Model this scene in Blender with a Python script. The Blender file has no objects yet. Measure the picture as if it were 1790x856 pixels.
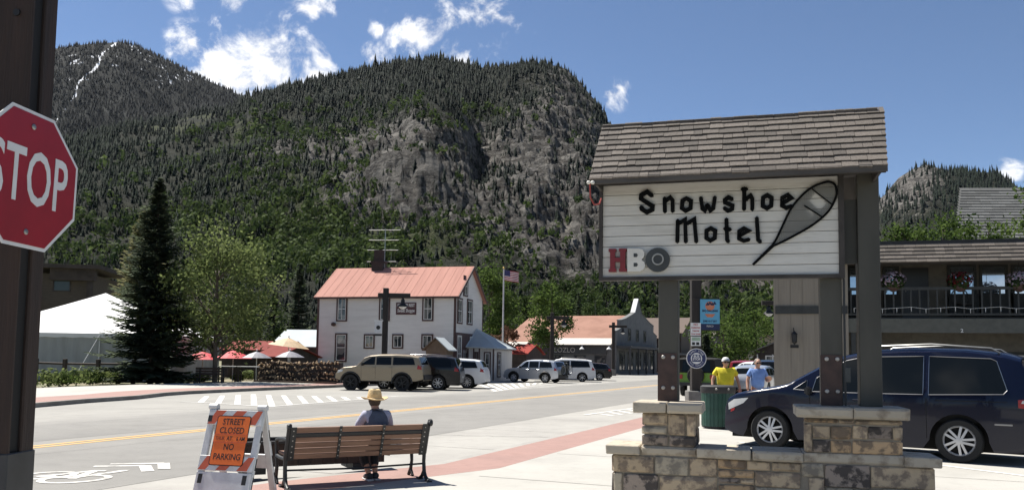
import bpy, bmesh, math, random
import numpy as np
from mathutils import Vector, Matrix
random.seed(7); rng = np.random.default_rng(11)
SC = bpy.context.scene
COL = SC.collection
R = math.radians
PI = math.pi

# ------------------------------------------------------------------ camera
CAM_Z = 1.65; FPX = 1450.0; PITCH = math.atan(107/1450); ROLL = 0.014
cd = bpy.data.cameras.new('camera'); cam = bpy.data.objects.new('camera', cd); COL.objects.link(cam)
cd.sensor_fit = 'HORIZONTAL'; cd.sensor_width = 36; cd.lens = 36*FPX/1790
cd.shift_y = 93/1790; cd.clip_start = .05; cd.clip_end = 12000
CM = Matrix.Rotation(PI/2+PITCH, 4, 'X') @ Matrix.Rotation(ROLL, 4, 'Z')
cam.matrix_world = Matrix.Translation((0, 0, CAM_Z)) @ CM
SC.camera = cam
CM3 = CM.to_3x3()

# ------------------------------------------------------------------ sky and sun
SUN_EL = R(60); SUN_AZ = R(-50)      # azimuth from +Y towards +X
SUNV = Vector((math.sin(SUN_AZ)*math.cos(SUN_EL), math.cos(SUN_AZ)*math.cos(SUN_EL), math.sin(SUN_EL)))
sd = bpy.data.lights.new('sun', 'SUN'); sun = bpy.data.objects.new('sun', sd); COL.objects.link(sun)
sd.energy = 4.6; sd.angle = R(.53); sd.color = (1, .95, .87)
sun.rotation_euler = (-SUNV).to_track_quat('-Z', 'Y').to_euler(); sun.location = (-30, 20, 60)
SC.view_settings.view_transform = 'Standard'; SC.view_settings.look = 'None'
SC.view_settings.exposure = 1.1; SC.view_settings.gamma = 1
SC.view_settings.use_curve_mapping = False
SC.render.engine = 'CYCLES'
SC.cycles.use_denoising = True
SC.cycles.max_bounces = 6; SC.cycles.diffuse_bounces = 3; SC.cycles.glossy_bounces = 3
SC.cycles.transparent_max_bounces = 8; SC.cycles.caustics_reflective = False; SC.cycles.caustics_refractive = False

def ray(px, py):
    d = CM3 @ Vector(((px-895)/FPX, -(py-521)/FPX, -1))
    return d.normalized()
def G(px, py, z=0.0):                      # the point of a level surface seen at a pixel of the photograph
    d = ray(px, py); t = (z-CAM_Z)/d.z
    return Vector((d.x*t, d.y*t, z))
def A(px, py, Y):                          # the point at distance Y
    d = ray(px, py); t = Y/d.y
    return Vector((d.x*t, Y, CAM_Z+d.z*t))
def HIT(px, py, p, n):
    d = ray(px, py); o = Vector((0, 0, CAM_Z)); t = (p-o).dot(n)/d.dot(n)
    return o+d*t
TD = Vector((math.sin(R(23.1)), math.cos(R(23.1)), 0)); ND = Vector((TD.y, -TD.x, 0))   # along / across the street
def NT(n, t, z=0.0):
    p = ND*n+TD*t; return Vector((p.x, p.y, z))

w = bpy.data.worlds.new('World'); SC.world = w; w.use_nodes = True
def build_world():
    nt = w.node_tree; N = nt.nodes; L = nt.links; N.clear()
    out = N.new('ShaderNodeOutputWorld'); bg = N.new('ShaderNodeBackground'); bg.inputs[1].default_value = .059
    sky = N.new('ShaderNodeTexSky'); sky.sky_type = 'NISHITA'; sky.sun_disc = False
    sky.sun_elevation = SUN_EL; sky.sun_rotation = SUN_AZ; sky.altitude = 2800; sky.air_density = 1.0; sky.dust_density = .4; sky.ozone_density = 3.0
    tc = N.new('ShaderNodeTexCoord')
    def m(op, a, b=None, c=None):
        n = N.new('ShaderNodeMath'); n.operation = op
        for i, x in enumerate((a, b, c)):
            if x is None: continue
            if isinstance(x, (int, float)): n.inputs[i].default_value = x
            else: L.new(x, n.inputs[i])
        return n.outputs[0]
    no = N.new('ShaderNodeTexNoise'); no.inputs['Scale'].default_value = 17; no.inputs['Detail'].default_value = 9
    no.inputs['Roughness'].default_value = .62; no.inputs['Distortion'].default_value = .35
    L.new(tc.outputs['Generated'], no.inputs['Vector'])
    big = N.new('ShaderNodeTexNoise'); big.inputs['Scale'].default_value = 3.2; big.inputs['Detail'].default_value = 3
    L.new(tc.outputs['Generated'], big.inputs['Vector'])
    acc = None
    # cloud masses by direction: the fair-weather cumulus behind the ridge
    blobs = [(330,78,34,1),(395,105,60,1),(462,70,60,1.1),(470,130,90,1.25),(425,150,70,1.2),(545,115,50,1.0),(512,100,50,1.0),(380,140,50,1.0),(410,2,30,.9),(552,6,34,1),(318,-8,26,.6),
             (740,62,56,1.05),(790,85,70,1.05),(800,40,70,.95),(850,25,70,.95),(875,80,30,.5),(720,22,30,.4),(655,52,15,.75),(690,72,16,.6),(648,98,26,.8),
             (1074,162,28,1.1),(1050,148,20,.9),(554,86,20,.7),(1760,298,22,.8),(385,38,24,.5),(905,55,14,.4)]
    for (px, py, r, amp) in blobs:
        c = ray(px, py)
        v = N.new('ShaderNodeVectorMath'); v.operation = 'DISTANCE'; L.new(tc.outputs['Generated'], v.inputs[0]); v.inputs[1].default_value = c
        mr = N.new('ShaderNodeMapRange'); mr.interpolation_type = 'SMOOTHSTEP'
        L.new(v.outputs['Value'], mr.inputs[0]); mr.inputs[1].default_value = 0; mr.inputs[2].default_value = r*1.5/FPX
        mr.inputs[3].default_value = amp; mr.inputs[4].default_value = 0
        acc = mr.outputs[0] if acc is None else m('MAXIMUM', acc, mr.outputs[0])
    # elsewhere: scattered small clouds of the same kind
    far = N.new('ShaderNodeVectorMath'); far.operation = 'DISTANCE'; L.new(tc.outputs['Generated'], far.inputs[0]); far.inputs[1].default_value = ray(895, 200)
    fm = N.new('ShaderNodeMapRange'); L.new(far.outputs['Value'], fm.inputs[0]); fm.inputs[1].default_value = .75; fm.inputs[2].default_value = .95
    bm_ = N.new('ShaderNodeMapRange'); L.new(big.outputs[0], bm_.inputs[0]); bm_.inputs[1].default_value = .52; bm_.inputs[2].default_value = .72
    acc = m('MAXIMUM', acc, m('MULTIPLY', fm.outputs[0], bm_.outputs[0]))
    den = m('ADD', m('MULTIPLY', acc, .54), m('MULTIPLY', m('SUBTRACT', no.outputs[0], .5), 3.3))
    den = m('MULTIPLY', den, m('GREATER_THAN', acc, .001))
    cr = N.new('ShaderNodeMapRange'); cr.interpolation_type = 'SMOOTHSTEP'; L.new(den, cr.inputs[0]); cr.inputs[1].default_value = .22; cr.inputs[2].default_value = .85
    edge = N.new('ShaderNodeMapRange'); L.new(acc, edge.inputs[0]); edge.inputs[1].default_value = .03; edge.inputs[2].default_value = .3
    fac = m('MULTIPLY', cr.outputs[0], edge.outputs[0])
    cl = N.new('ShaderNodeMapRange'); L.new(no.outputs[0], cl.inputs[0]); cl.inputs[1].default_value = .4; cl.inputs[2].default_value = .7; cl.inputs[3].default_value = 7.5; cl.inputs[4].default_value = 11
    cc = N.new('ShaderNodeCombineColor'); L.new(cl.outputs[0], cc.inputs[0]); L.new(cl.outputs[0], cc.inputs[1]); L.new(m('MULTIPLY', cl.outputs[0], 1.02), cc.inputs[2])
    mx = N.new('ShaderNodeMix'); mx.data_type = 'RGBA'
    L.new(fac, mx.inputs[0]); L.new(sky.outputs[0], mx.inputs[6]); L.new(cc.outputs[0], mx.inputs[7])
    L.new(mx.outputs[2], bg.inputs[0]); L.new(bg.outputs[0], out.inputs[0])
build_world()

# ------------------------------------------------------------------ materials
MATS = {}
def mat(name, col, rough=.7, metal=0, var=.12, scale=6, bump=0, bscale=30, col2=None, cut=(.4, .65), orand=0, coat=0, spec=.5, streak=None, detail=6, coords='Object', emit=0, grime=None):
    if name in MATS: return MATS[name]
    M = bpy.data.materials.new(name); M.use_nodes = True; MATS[name] = M
    nt = M.node_tree; N = nt.nodes; L = nt.links; P = N['Principled BSDF']
    P.inputs['Roughness'].default_value = rough; P.inputs['Metallic'].default_value = metal
    P.inputs['Specular IOR Level'].default_value = spec
    if coat: P.inputs['Coat Weight'].default_value = coat; P.inputs['Coat Roughness'].default_value = .05
    tc = N.new('ShaderNodeTexCoord'); src = tc.outputs[coords]
    if streak:
        mp = N.new('ShaderNodeMapping'); mp.inputs['Scale'].default_value = streak; L.new(src, mp.inputs[0]); src = mp.outputs[0]
    if orand:
        oi = N.new('ShaderNodeObjectInfo'); va = N.new('ShaderNodeVectorMath'); va.operation = 'MULTIPLY_ADD'
        cx = N.new('ShaderNodeCombineXYZ')
        for i in range(3): L.new(oi.outputs['Random'], cx.inputs[i])
        L.new(cx.outputs[0], va.inputs[0]); va.inputs[1].default_value = (37, 91, 53); L.new(src, va.inputs[2]); src = va.outputs[0]
    no = N.new('ShaderNodeTexNoise'); no.inputs['Scale'].default_value = scale; no.inputs['Detail'].default_value = detail; no.inputs['Roughness'].default_value = .6
    L.new(src, no.inputs['Vector'])
    mr = N.new('ShaderNodeMapRange'); L.new(no.outputs[0], mr.inputs[0]); mr.inputs[1].default_value = cut[0]; mr.inputs[2].default_value = cut[1]
    mx = N.new('ShaderNodeMix'); mx.data_type = 'RGBA'; L.new(mr.outputs[0], mx.inputs[0])
    c2 = col2 or tuple(c*(1-var*1.6) for c in col)
    mx.inputs[6].default_value = (*col, 1); mx.inputs[7].default_value = (*c2, 1)
    last = mx.outputs[2]
    if orand:
        hs = N.new('ShaderNodeMix'); hs.data_type = 'RGBA'; hs.blend_type = 'MULTIPLY'; hs.inputs[0].default_value = 1
        rr = N.new('ShaderNodeMapRange'); L.new(oi.outputs['Random'], rr.inputs[0]); rr.inputs[3].default_value = 1-orand; rr.inputs[4].default_value = 1+orand
        cc = N.new('ShaderNodeCombineColor')
        for i in range(3): L.new(rr.outputs[0], cc.inputs[i])
        L.new(last, hs.inputs[6]); L.new(cc.outputs[0], hs.inputs[7]); last = hs.outputs[2]
    if grime:
        for gs, ga in grime:
            gn = N.new('ShaderNodeTexNoise'); gn.inputs['Scale'].default_value = gs; gn.inputs['Detail'].default_value = 7; gn.inputs['Roughness'].default_value = .65; gn.inputs['Distortion'].default_value = .4; L.new(src, gn.inputs['Vector'])
            gr = N.new('ShaderNodeMapRange'); L.new(gn.outputs[0], gr.inputs[0]); gr.inputs[1].default_value = .5; gr.inputs[2].default_value = .72; gr.inputs[3].default_value = 1; gr.inputs[4].default_value = 1-ga
            gc = N.new('ShaderNodeCombineColor'); gm_ = N.new('ShaderNodeMix'); gm_.data_type = 'RGBA'; gm_.blend_type = 'MULTIPLY'; gm_.inputs[0].default_value = 1
            for i in range(3): L.new(gr.outputs[0], gc.inputs[i])
            L.new(last, gm_.inputs[6]); L.new(gc.outputs[0], gm_.inputs[7]); last = gm_.outputs[2]
    L.new(last, P.inputs['Base Color'])
    if bump:
        n2 = N.new('ShaderNodeTexNoise'); n2.inputs['Scale'].default_value = bscale; n2.inputs['Detail'].default_value = 5; L.new(src, n2.inputs['Vector'])
        b = N.new('ShaderNodeBump'); b.inputs['Strength'].default_value = bump; b.inputs['Distance'].default_value = .02
        L.new(n2.outputs[0], b.inputs['Height']); L.new(b.outputs[0], P.inputs['Normal'])
    if emit: P.inputs['Emission Strength'].default_value = emit; P.inputs['Emission Color'].default_value = (*col, 1)
    return M

def leafmat(name, c1, c2, trans=.35, scale=.6):
    if name in MATS: return MATS[name]
    M = bpy.data.materials.new(name); M.use_nodes = True; MATS[name] = M
    nt = M.node_tree; N = nt.nodes; L = nt.links; N.clear()
    out = N.new('ShaderNodeOutputMaterial'); d = N.new('ShaderNodeBsdfPrincipled'); t = N.new('ShaderNodeBsdfTranslucent'); ms = N.new('ShaderNodeMixShader')
    d.inputs['Roughness'].default_value = .8; d.inputs['Specular IOR Level'].default_value = .08
    at = N.new('ShaderNodeAttribute'); at.attribute_name = 'tint'
    mx = N.new('ShaderNodeMix'); mx.data_type = 'RGBA'; mx.inputs[6].default_value = (*c1, 1); mx.inputs[7].default_value = (*c2, 1)
    L.new(at.outputs['Fac'], mx.inputs[0])
    L.new(mx.outputs[2], d.inputs['Base Color']); L.new(mx.outputs[2], t.inputs['Color'])
    ms.inputs[0].default_value = trans
    L.new(d.outputs[0], ms.inputs[1]); L.new(t.outputs[0], ms.inputs[2]); L.new(ms.outputs[0], out.inputs[0])
    return M

# ------------------------------------------------------------------ mesh helpers
def V(*a): return Vector(a)
class MB:
    def __init__(s): s.v = []; s.f = []
    def add(s, vs, fs):
        b = len(s.v); s.v += [tuple(x) for x in vs]; s.f += [tuple(i+b for i in f) for f in fs]; return s
    def box(s, x0, x1, y0, y1, z0, z1):
        return s.add([(x0,y0,z0),(x1,y0,z0),(x1,y1,z0),(x0,y1,z0),(x0,y0,z1),(x1,y0,z1),(x1,y1,z1),(x0,y1,z1)],
                     [(3,2,1,0),(4,5,6,7),(0,1,5,4),(1,2,6,5),(2,3,7,6),(3,0,4,7)])
    def obox(s, c, sz, M=None):
        c = Vector(c); M = M or Matrix.Identity(3); h = Vector(sz)/2; vs = []
        for z in (-1,1):
            for (x,y) in ((-1,-1),(1,-1),(1,1),(-1,1)): vs.append(c+M@Vector((x*h.x,y*h.y,z*h.z)))
        return s.add(vs, [(3,2,1,0),(4,5,6,7),(0,1,5,4),(1,2,6,5),(2,3,7,6),(3,0,4,7)])
    def beam(s, p, q, wd, ht, up=(0,0,1)):
        p = Vector(p); q = Vector(q); d = (q-p); l = d.length; d = d/l; up = Vector(up)
        y = up.cross(d)
        if y.length < 1e-4: y = Vector((0,1,0)).cross(d)
        y.normalize(); z = d.cross(y)
        return s.obox((p+q)/2, (l, wd, ht), Matrix((d, y, z)).transposed())
    def tube(s, pts, rad, n=8, cap=True):
        pts = [Vector(p) for p in pts]; k = len(pts)
        if isinstance(rad, (int, float)): rad = [rad]*k
        b = len(s.v); pu = None
        for i, p in enumerate(pts):
            d = (pts[min(i+1,k-1)]-pts[max(i-1,0)]).normalized()
            u = (pu - d*pu.dot(d)) if pu is not None else d.cross(Vector((0,0,1)) if abs(d.z)<.9 else Vector((1,0,0)))
            if u.length < 1e-5: u = d.cross(Vector((0,1,0)))
            u.normalize(); pu = u; v = d.cross(u)
            for j in range(n):
                a = 2*PI*j/n; s.v.append(tuple(p+(u*math.cos(a)+v*math.sin(a))*rad[i]))
        for i in range(k-1):
            for j in range(n):
                s.f.append((b+i*n+j, b+i*n+(j+1)%n, b+(i+1)*n+(j+1)%n, b+(i+1)*n+j))
        if cap: s.f.append(tuple(b+j for j in range(n))[::-1]); s.f.append(tuple(b+(k-1)*n+j for j in range(n)))
        return s
    def lathe(s, prof, n=16, c=(0,0,0), M=None, cap=True):
        b = len(s.v); c = Vector(c); M = M or Matrix.Identity(3)
        for (r, z) in prof:
            for j in range(n):
                a = 2*PI*j/n; s.v.append(tuple(c+M@Vector((r*math.cos(a), r*math.sin(a), z))))
        k = len(prof)
        for i in range(k-1):
            for j in range(n): s.f.append((b+i*n+j, b+i*n+(j+1)%n, b+(i+1)*n+(j+1)%n, b+(i+1)*n+j))
        if cap: s.f.append(tuple(b+j for j in range(n))[::-1]); s.f.append(tuple(b+(k-1)*n+j for j in range(n)))
        return s
    def prism(s, poly, o, u, v, d):           # polygon in the u,v plane at o, extruded by vector d
        o = Vector(o); u = Vector(u); v = Vector(v); d = Vector(d); k = len(poly)
        a = [o+u*x+v*y for x, y in poly]
        if u.cross(v).dot(d) > 0: a.reverse()
        vs = a+[p+d for p in a]
        return s.add(vs, [tuple(range(k)), tuple(range(2*k-1, k-1, -1))]+[(i, i+k, (i+1)%k+k, (i+1)%k) for i in range(k)])
    def ico(s, c, r, sub=1):
        bm = bmesh.new(); bmesh.ops.create_icosphere(bm, subdivisions=sub, radius=1)
        c = Vector(c); r = Vector(r if hasattr(r, '__len__') else (r,r,r))
        bm.verts.index_update()
        vs = [(c.x+v.co.x*r.x, c.y+v.co.y*r.y, c.z+v.co.z*r.z) for v in bm.verts]; fs = [tuple(v.index for v in f.verts) for f in bm.faces]; bm.free()
        return s.add(vs, fs)
    def build(s, name, m, parent=None, smooth=None, bevel=0, seg=1):
        me = bpy.data.meshes.new(name); me.from_pydata(s.v, [], s.f)
        if bevel:
            bm = bmesh.new(); bm.from_mesh(me); bmesh.ops.remove_doubles(bm, verts=bm.verts, dist=1e-6)
            bmesh.ops.bevel(bm, geom=[e for e in bm.edges if len(e.link_faces)==2 and e.calc_face_angle(0)>.5], offset=bevel, segments=seg, affect='EDGES', clamp_overlap=True)
            bm.to_mesh(me); bm.free()
        if smooth is not None:
            me.polygons.foreach_set('use_smooth', [True]*len(me.polygons)); me.set_sharp_from_angle(angle=R(smooth))
        me.materials.append(m if not isinstance(m, str) else MATS[m])
        return link(name, me, parent)
def link(name, me, parent=None):
    o = bpy.data.objects.new(name, me); COL.objects.link(o)
    if parent is not None: o.parent = parent
    return o
def npmesh(name, verts, faces, m, parent=None, tint=None, smooth=False):
    """verts (n,3), faces (k,3 or 4) as arrays"""
    verts = np.asarray(verts, dtype=np.float32); faces = np.asarray(faces, dtype=np.int32); k = faces.shape[1]
    me = bpy.data.meshes.new(name); me.vertices.add(len(verts)); me.vertices.foreach_set('co', verts.ravel())
    me.loops.add(faces.size); me.loops.foreach_set('vertex_index', faces.ravel())
    me.polygons.add(len(faces)); me.polygons.foreach_set('loop_start', np.arange(0, faces.size, k, dtype=np.int32))
    if smooth: me.polygons.foreach_set('use_smooth', np.ones(len(faces), dtype=bool))
    me.update(calc_edges=True)
    if tint is not None:
        a = me.attributes.new('tint', 'FLOAT', 'POINT'); a.data.foreach_set('value', np.asarray(tint, dtype=np.float32))
    me.materials.append(m); return link(name, me, parent)
def empty(name, loc=(0,0,0), rz=0, label=None, cat=None, group=None):
    o = bpy.data.objects.new(name, None); COL.objects.link(o); o.location = loc; o.rotation_euler = (0,0,rz); o.empty_display_size = .2
    if label: tag(o, label, cat, group)
    return o
def tag(o, label=None, cat=None, group=None, kind=None):
    if label: o['label'] = label
    if cat: o['category'] = cat
    if group: o['group'] = group
    if kind: o['kind'] = kind
    return o
def structure(o): o['kind'] = 'structure'; return o
def copy_tree(o, parent=None):
    c = o.copy(); COL.objects.link(c); c.parent = parent
    for ch in o.children: copy_tree(ch, c)
    return c
def inst(me, name, parent, loc, scale=(1,1,1), rot=None):
    o = link(name, me, parent); o.location = loc; o.scale = scale
    if rot is not None: o.rotation_euler = rot
    return o
def text_mesh(txt, size, depth=.004, align='CENTER', bold=0, xs=1.0, shear=0, space=1.0):
    c = bpy.data.curves.new('letters', 'FONT'); c.body = txt; c.size = size; c.extrude = depth; c.align_x = align; c.align_y = 'CENTER'; c.offset = bold; c.shear = shear; c.space_character = space
    c.resolution_u = 3
    o = bpy.data.objects.new('letters', c); COL.objects.link(o)
    dg = bpy.context.evaluated_depsgraph_get(); me = bpy.data.meshes.new_from_object(o.evaluated_get(dg))
    bpy.data.objects.remove(o); bpy.data.curves.remove(c)
    if xs != 1:
        for v in me.vertices: v.co.x *= xs
    return me
def text(name, txt, size, m, parent, loc, rot, depth=.003, **k):
    me = text_mesh(txt, size, depth, **k); me.name = name; me.materials.clear(); me.materials.append(m)
    o = link(name, me, parent); o.location = loc; o.rotation_euler = rot; return o
def smoothstep(a, b, x):
    t = np.clip((x-a)/(b-a), 0, 1); return t*t*(3-2*t)
_hash = rng.random((256, 256)).astype(np.float32)
def vnoise(x, y):
    xi = np.floor(x).astype(int); yi = np.floor(y).astype(int); fx = x-xi; fy = y-yi
    fx = fx*fx*fx*(fx*(fx*6-15)+10); fy = fy*fy*fy*(fy*(fy*6-15)+10)
    a = _hash[xi&255, yi&255]; b = _hash[(xi+1)&255, yi&255]; c = _hash[xi&255, (yi+1)&255]; d = _hash[(xi+1)&255, (yi+1)&255]
    return (a*(1-fx)+b*fx)*(1-fy)+(c*(1-fx)+d*fx)*fy
def fbm(x, y, o=4, g=.5):
    s = 0; a = 1; t = 0
    for i in range(o): s = s+a*vnoise(x+17.3*i, y+41.7*i); t += a; a *= g; x = x*2.03; y = y*2.03
    return s/t
def ridged(x, y, o=4, g=.5):
    s = 0; a = 1; t = 0
    for i in range(o): s = s+a*(1-abs(2*vnoise(x+17.3*i, y+41.7*i)-1)); t += a; a *= g; x = x*2.03; y = y*2.03
    return s/t
# ------------------------------------------------------------------ ground and mountains
gm = mat('ground_gravel', (.20,.17,.11), .95, var=.3, scale=.25, bump=.4, bscale=6, col2=(.08,.10,.035))
g = MB(); g.add([(-4200,-600,-.03),(4200,-600,-.03),(4200,4600,-.03),(-4200,4600,-.03)], [(0,1,2,3)])
structure(g.build('ground', gm))

C3 = np.array(CM3)
def project(p):
    q = (p-np.array([0,0,CAM_Z]))@C3
    return 895+FPX*q[:,0]/-q[:,2], 521-FPX*q[:,1]/-q[:,2]
def blob(px, py, cx, cy, rx, ry): return np.exp(-(((px-cx)/rx)**2+((py-cy)/ry)**2))

def rockmat(name, snow=False):
    M = bpy.data.materials.new(name); M.use_nodes = True; MATS[name] = M
    nt = M.node_tree; N = nt.nodes; L = nt.links; P = N['Principled BSDF']; P.inputs['Roughness'].default_value = .95; P.inputs['Specular IOR Level'].default_value = .15
    geo = N.new('ShaderNodeNewGeometry')
    def noise(sc, det=6, streak=None, rough=.6):
        src = geo.outputs['Position']
        if streak:
            mp = N.new('ShaderNodeMapping'); mp.inputs['Scale'].default_value = streak; L.new(src, mp.inputs[0]); src = mp.outputs[0]
        n = N.new('ShaderNodeTexNoise'); n.inputs['Scale'].default_value = sc; n.inputs['Detail'].default_value = det; n.inputs['Roughness'].default_value = rough; L.new(src, n.inputs['Vector']); return n.outputs[0]
    def ramp(f, a, b, lo=0, hi=1):
        m = N.new('ShaderNodeMapRange'); L.new(f, m.inputs[0]); m.inputs[1].default_value = a; m.inputs[2].default_value = b; m.inputs[3].default_value = lo; m.inputs[4].default_value = hi; return m.outputs[0]
    def mix(f, c1, c2):
        m = N.new('ShaderNodeMix'); m.data_type = 'RGBA'; L.new(f, m.inputs[0])
        for i, c in ((6, c1), (7, c2)):
            if isinstance(c, tuple): m.inputs[i].default_value = (*c, 1)
            else: L.new(c, m.inputs[i])
        return m.outputs[2]
    def math_(op, a, b):
        m = N.new('ShaderNodeMath'); m.operation = op; m.use_clamp = True
        for i, x in ((0,a),(1,b)):
            if isinstance(x, (int,float)): m.inputs[i].default_value = x
            else: L.new(x, m.inputs[i])
        return m.outputs[0]
    def attr(n):
        a = N.new('ShaderNodeAttribute'); a.attribute_name = n; return a.outputs['Fac']
    n1 = noise(.05, 8, None, .7); n2 = noise(.22, 8, (1,1,1.5), .72); n3 = noise(.012, 4)
    rock = mix(ramp(n2, .36, .62), (.022,.021,.021), (.125,.118,.108))
    vo = N.new('ShaderNodeTexVoronoi'); vo.inputs['Scale'].default_value = .16; L.new(geo.outputs['Position'], vo.inputs['Vector']); sp_ = N.new('ShaderNodeSeparateColor'); L.new(vo.outputs['Color'], sp_.inputs[0])
    vo2 = N.new('ShaderNodeTexVoronoi'); vo2.inputs['Scale'].default_value = .4; L.new(geo.outputs['Position'], vo2.inputs['Vector']); sp2 = N.new('ShaderNodeSeparateColor'); L.new(vo2.outputs['Color'], sp2.inputs[0])
    rock = mix(ramp(sp_.outputs[0], .5, .95, 0, .6), rock, (.225,.214,.197)); rock = mix(ramp(sp2.outputs[0], .55, .9, 0, .7), rock, (.030,.028,.026))
    rock = mix(ramp(n1, .54, .66), rock, (.19,.178,.162))
    rock = mix(ramp(noise(.10, 7, (.4,.4,2.4)), .54, .62), rock, (.035,.031,.028))
    veg = mix(ramp(n1, .4, .65), (.009,.012,.008), (.022,.025,.014)) if not snow else mix(ramp(n1, .4, .65), (.004,.006,.006), (.009,.012,.010))
    shrub = mix(ramp(n2, .4, .65), (.026,.036,.013), (.058,.064,.028))
    rk = math_('ADD', attr('rock'), ramp(n2, .3, .7, -.28, .28))
    rk = ramp(rk, .42, .58)
    sh = ramp(math_('ADD', attr('shrub'), ramp(n1, .3, .7, -.25, .25)), .4, .62)
    base = mix(sh, veg, shrub); base = mix(rk, base, rock)
    if snow:
        sn = ramp(math_('ADD', attr('snow'), ramp(noise(.03, 6, (1,1,.2)), .3, .7, -.3, .3)), .48, .56)
        base = mix(sn, base, (.82,.84,.88))
    L.new(base, P.inputs['Base Color'])
    b = N.new('ShaderNodeBump'); b.inputs['Strength'].default_value = 1.0; b.inputs['Distance'].default_value = 4.5; L.new(n2, b.inputs['Height']); L.new(b.outputs[0], P.inputs['Normal'])
    return M

def conifer_proto(tiers=5, n=8, seed=0):
    r_ = np.random.default_rng(seed); vs = []; fs = []
    for k in range(tiers):
        z0 = .05+.80*k/tiers; z1 = min(1, z0+1.75/tiers); rr = .5*(1-k/(tiers+.15))**.9
        if k == tiers-1: z1 = 1
        b = len(vs)
        for j in range(n):
            a = 2*PI*j/n+k*.7; r = rr*(1 if j%2==0 else .58)*r_.uniform(.8,1.15); vs.append((r*math.cos(a), r*math.sin(a), z0+r_.uniform(-.03,.03)-(.03 if j%2==0 else 0)))
        vs.append((0,0,z1))
        for j in range(n): fs.append((b+j, b+(j+1)%n, b+n))
    return np.array(vs), np.array(fs)
def bush_proto(q=26, seed=0):
    r_ = np.random.default_rng(seed); vs = []; fs = []
    for k in range(q):
        d = r_.normal(size=3); d /= np.linalg.norm(d); c = d*r_.uniform(.25,.5)*np.array([1,1,.95])+np.array([0,0,.5])
        u = np.cross(d, r_.normal(size=3)); u /= np.linalg.norm(u); v = np.cross(d, u); s = r_.uniform(.1,.2); b = len(vs)
        vs += [c-u*s, c-v*s*.8, c+u*s, c+v*s*.8]; fs += [(b,b+1,b+2),(b,b+2,b+3)]
    return np.array(vs), np.array(fs)
def scatter(name, protos, pos, hgt, wid, tint, m, kindlabel=None):
    allv = []; allf = []; allt = []; base = 0
    pick = rng.integers(0, len(protos), len(pos))
    for k, (pv, pf) in enumerate(protos):
        I = np.where(pick==k)[0]
        if not len(I): continue
        a = rng.uniform(0, 2*PI, len(I)); ca = np.cos(a)[:,None]; sa = np.sin(a)[:,None]
        x = pv[None,:,0]*wid[I][:,None]; y = pv[None,:,1]*wid[I][:,None]; z = pv[None,:,2]*hgt[I][:,None]
        P = np.stack([x*ca-y*sa, x*sa+y*ca, z], -1)+pos[I][:,None,:]
        lean = rng.normal(0, .025, (len(I),1,2)); P[:,:,:2] += lean*z[:,:,None]
        nv = len(pv); F = pf[None]+(np.arange(len(I))*nv)[:,None,None]+base
        allv.append(P.reshape(-1,3)); allf.append(F.reshape(-1,3)); allt.append(np.repeat(tint[I], nv)); base += nv*len(I)
    return npmesh(name, np.concatenate(allv), np.concatenate(allf), m, tint=np.concatenate(allt))

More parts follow.
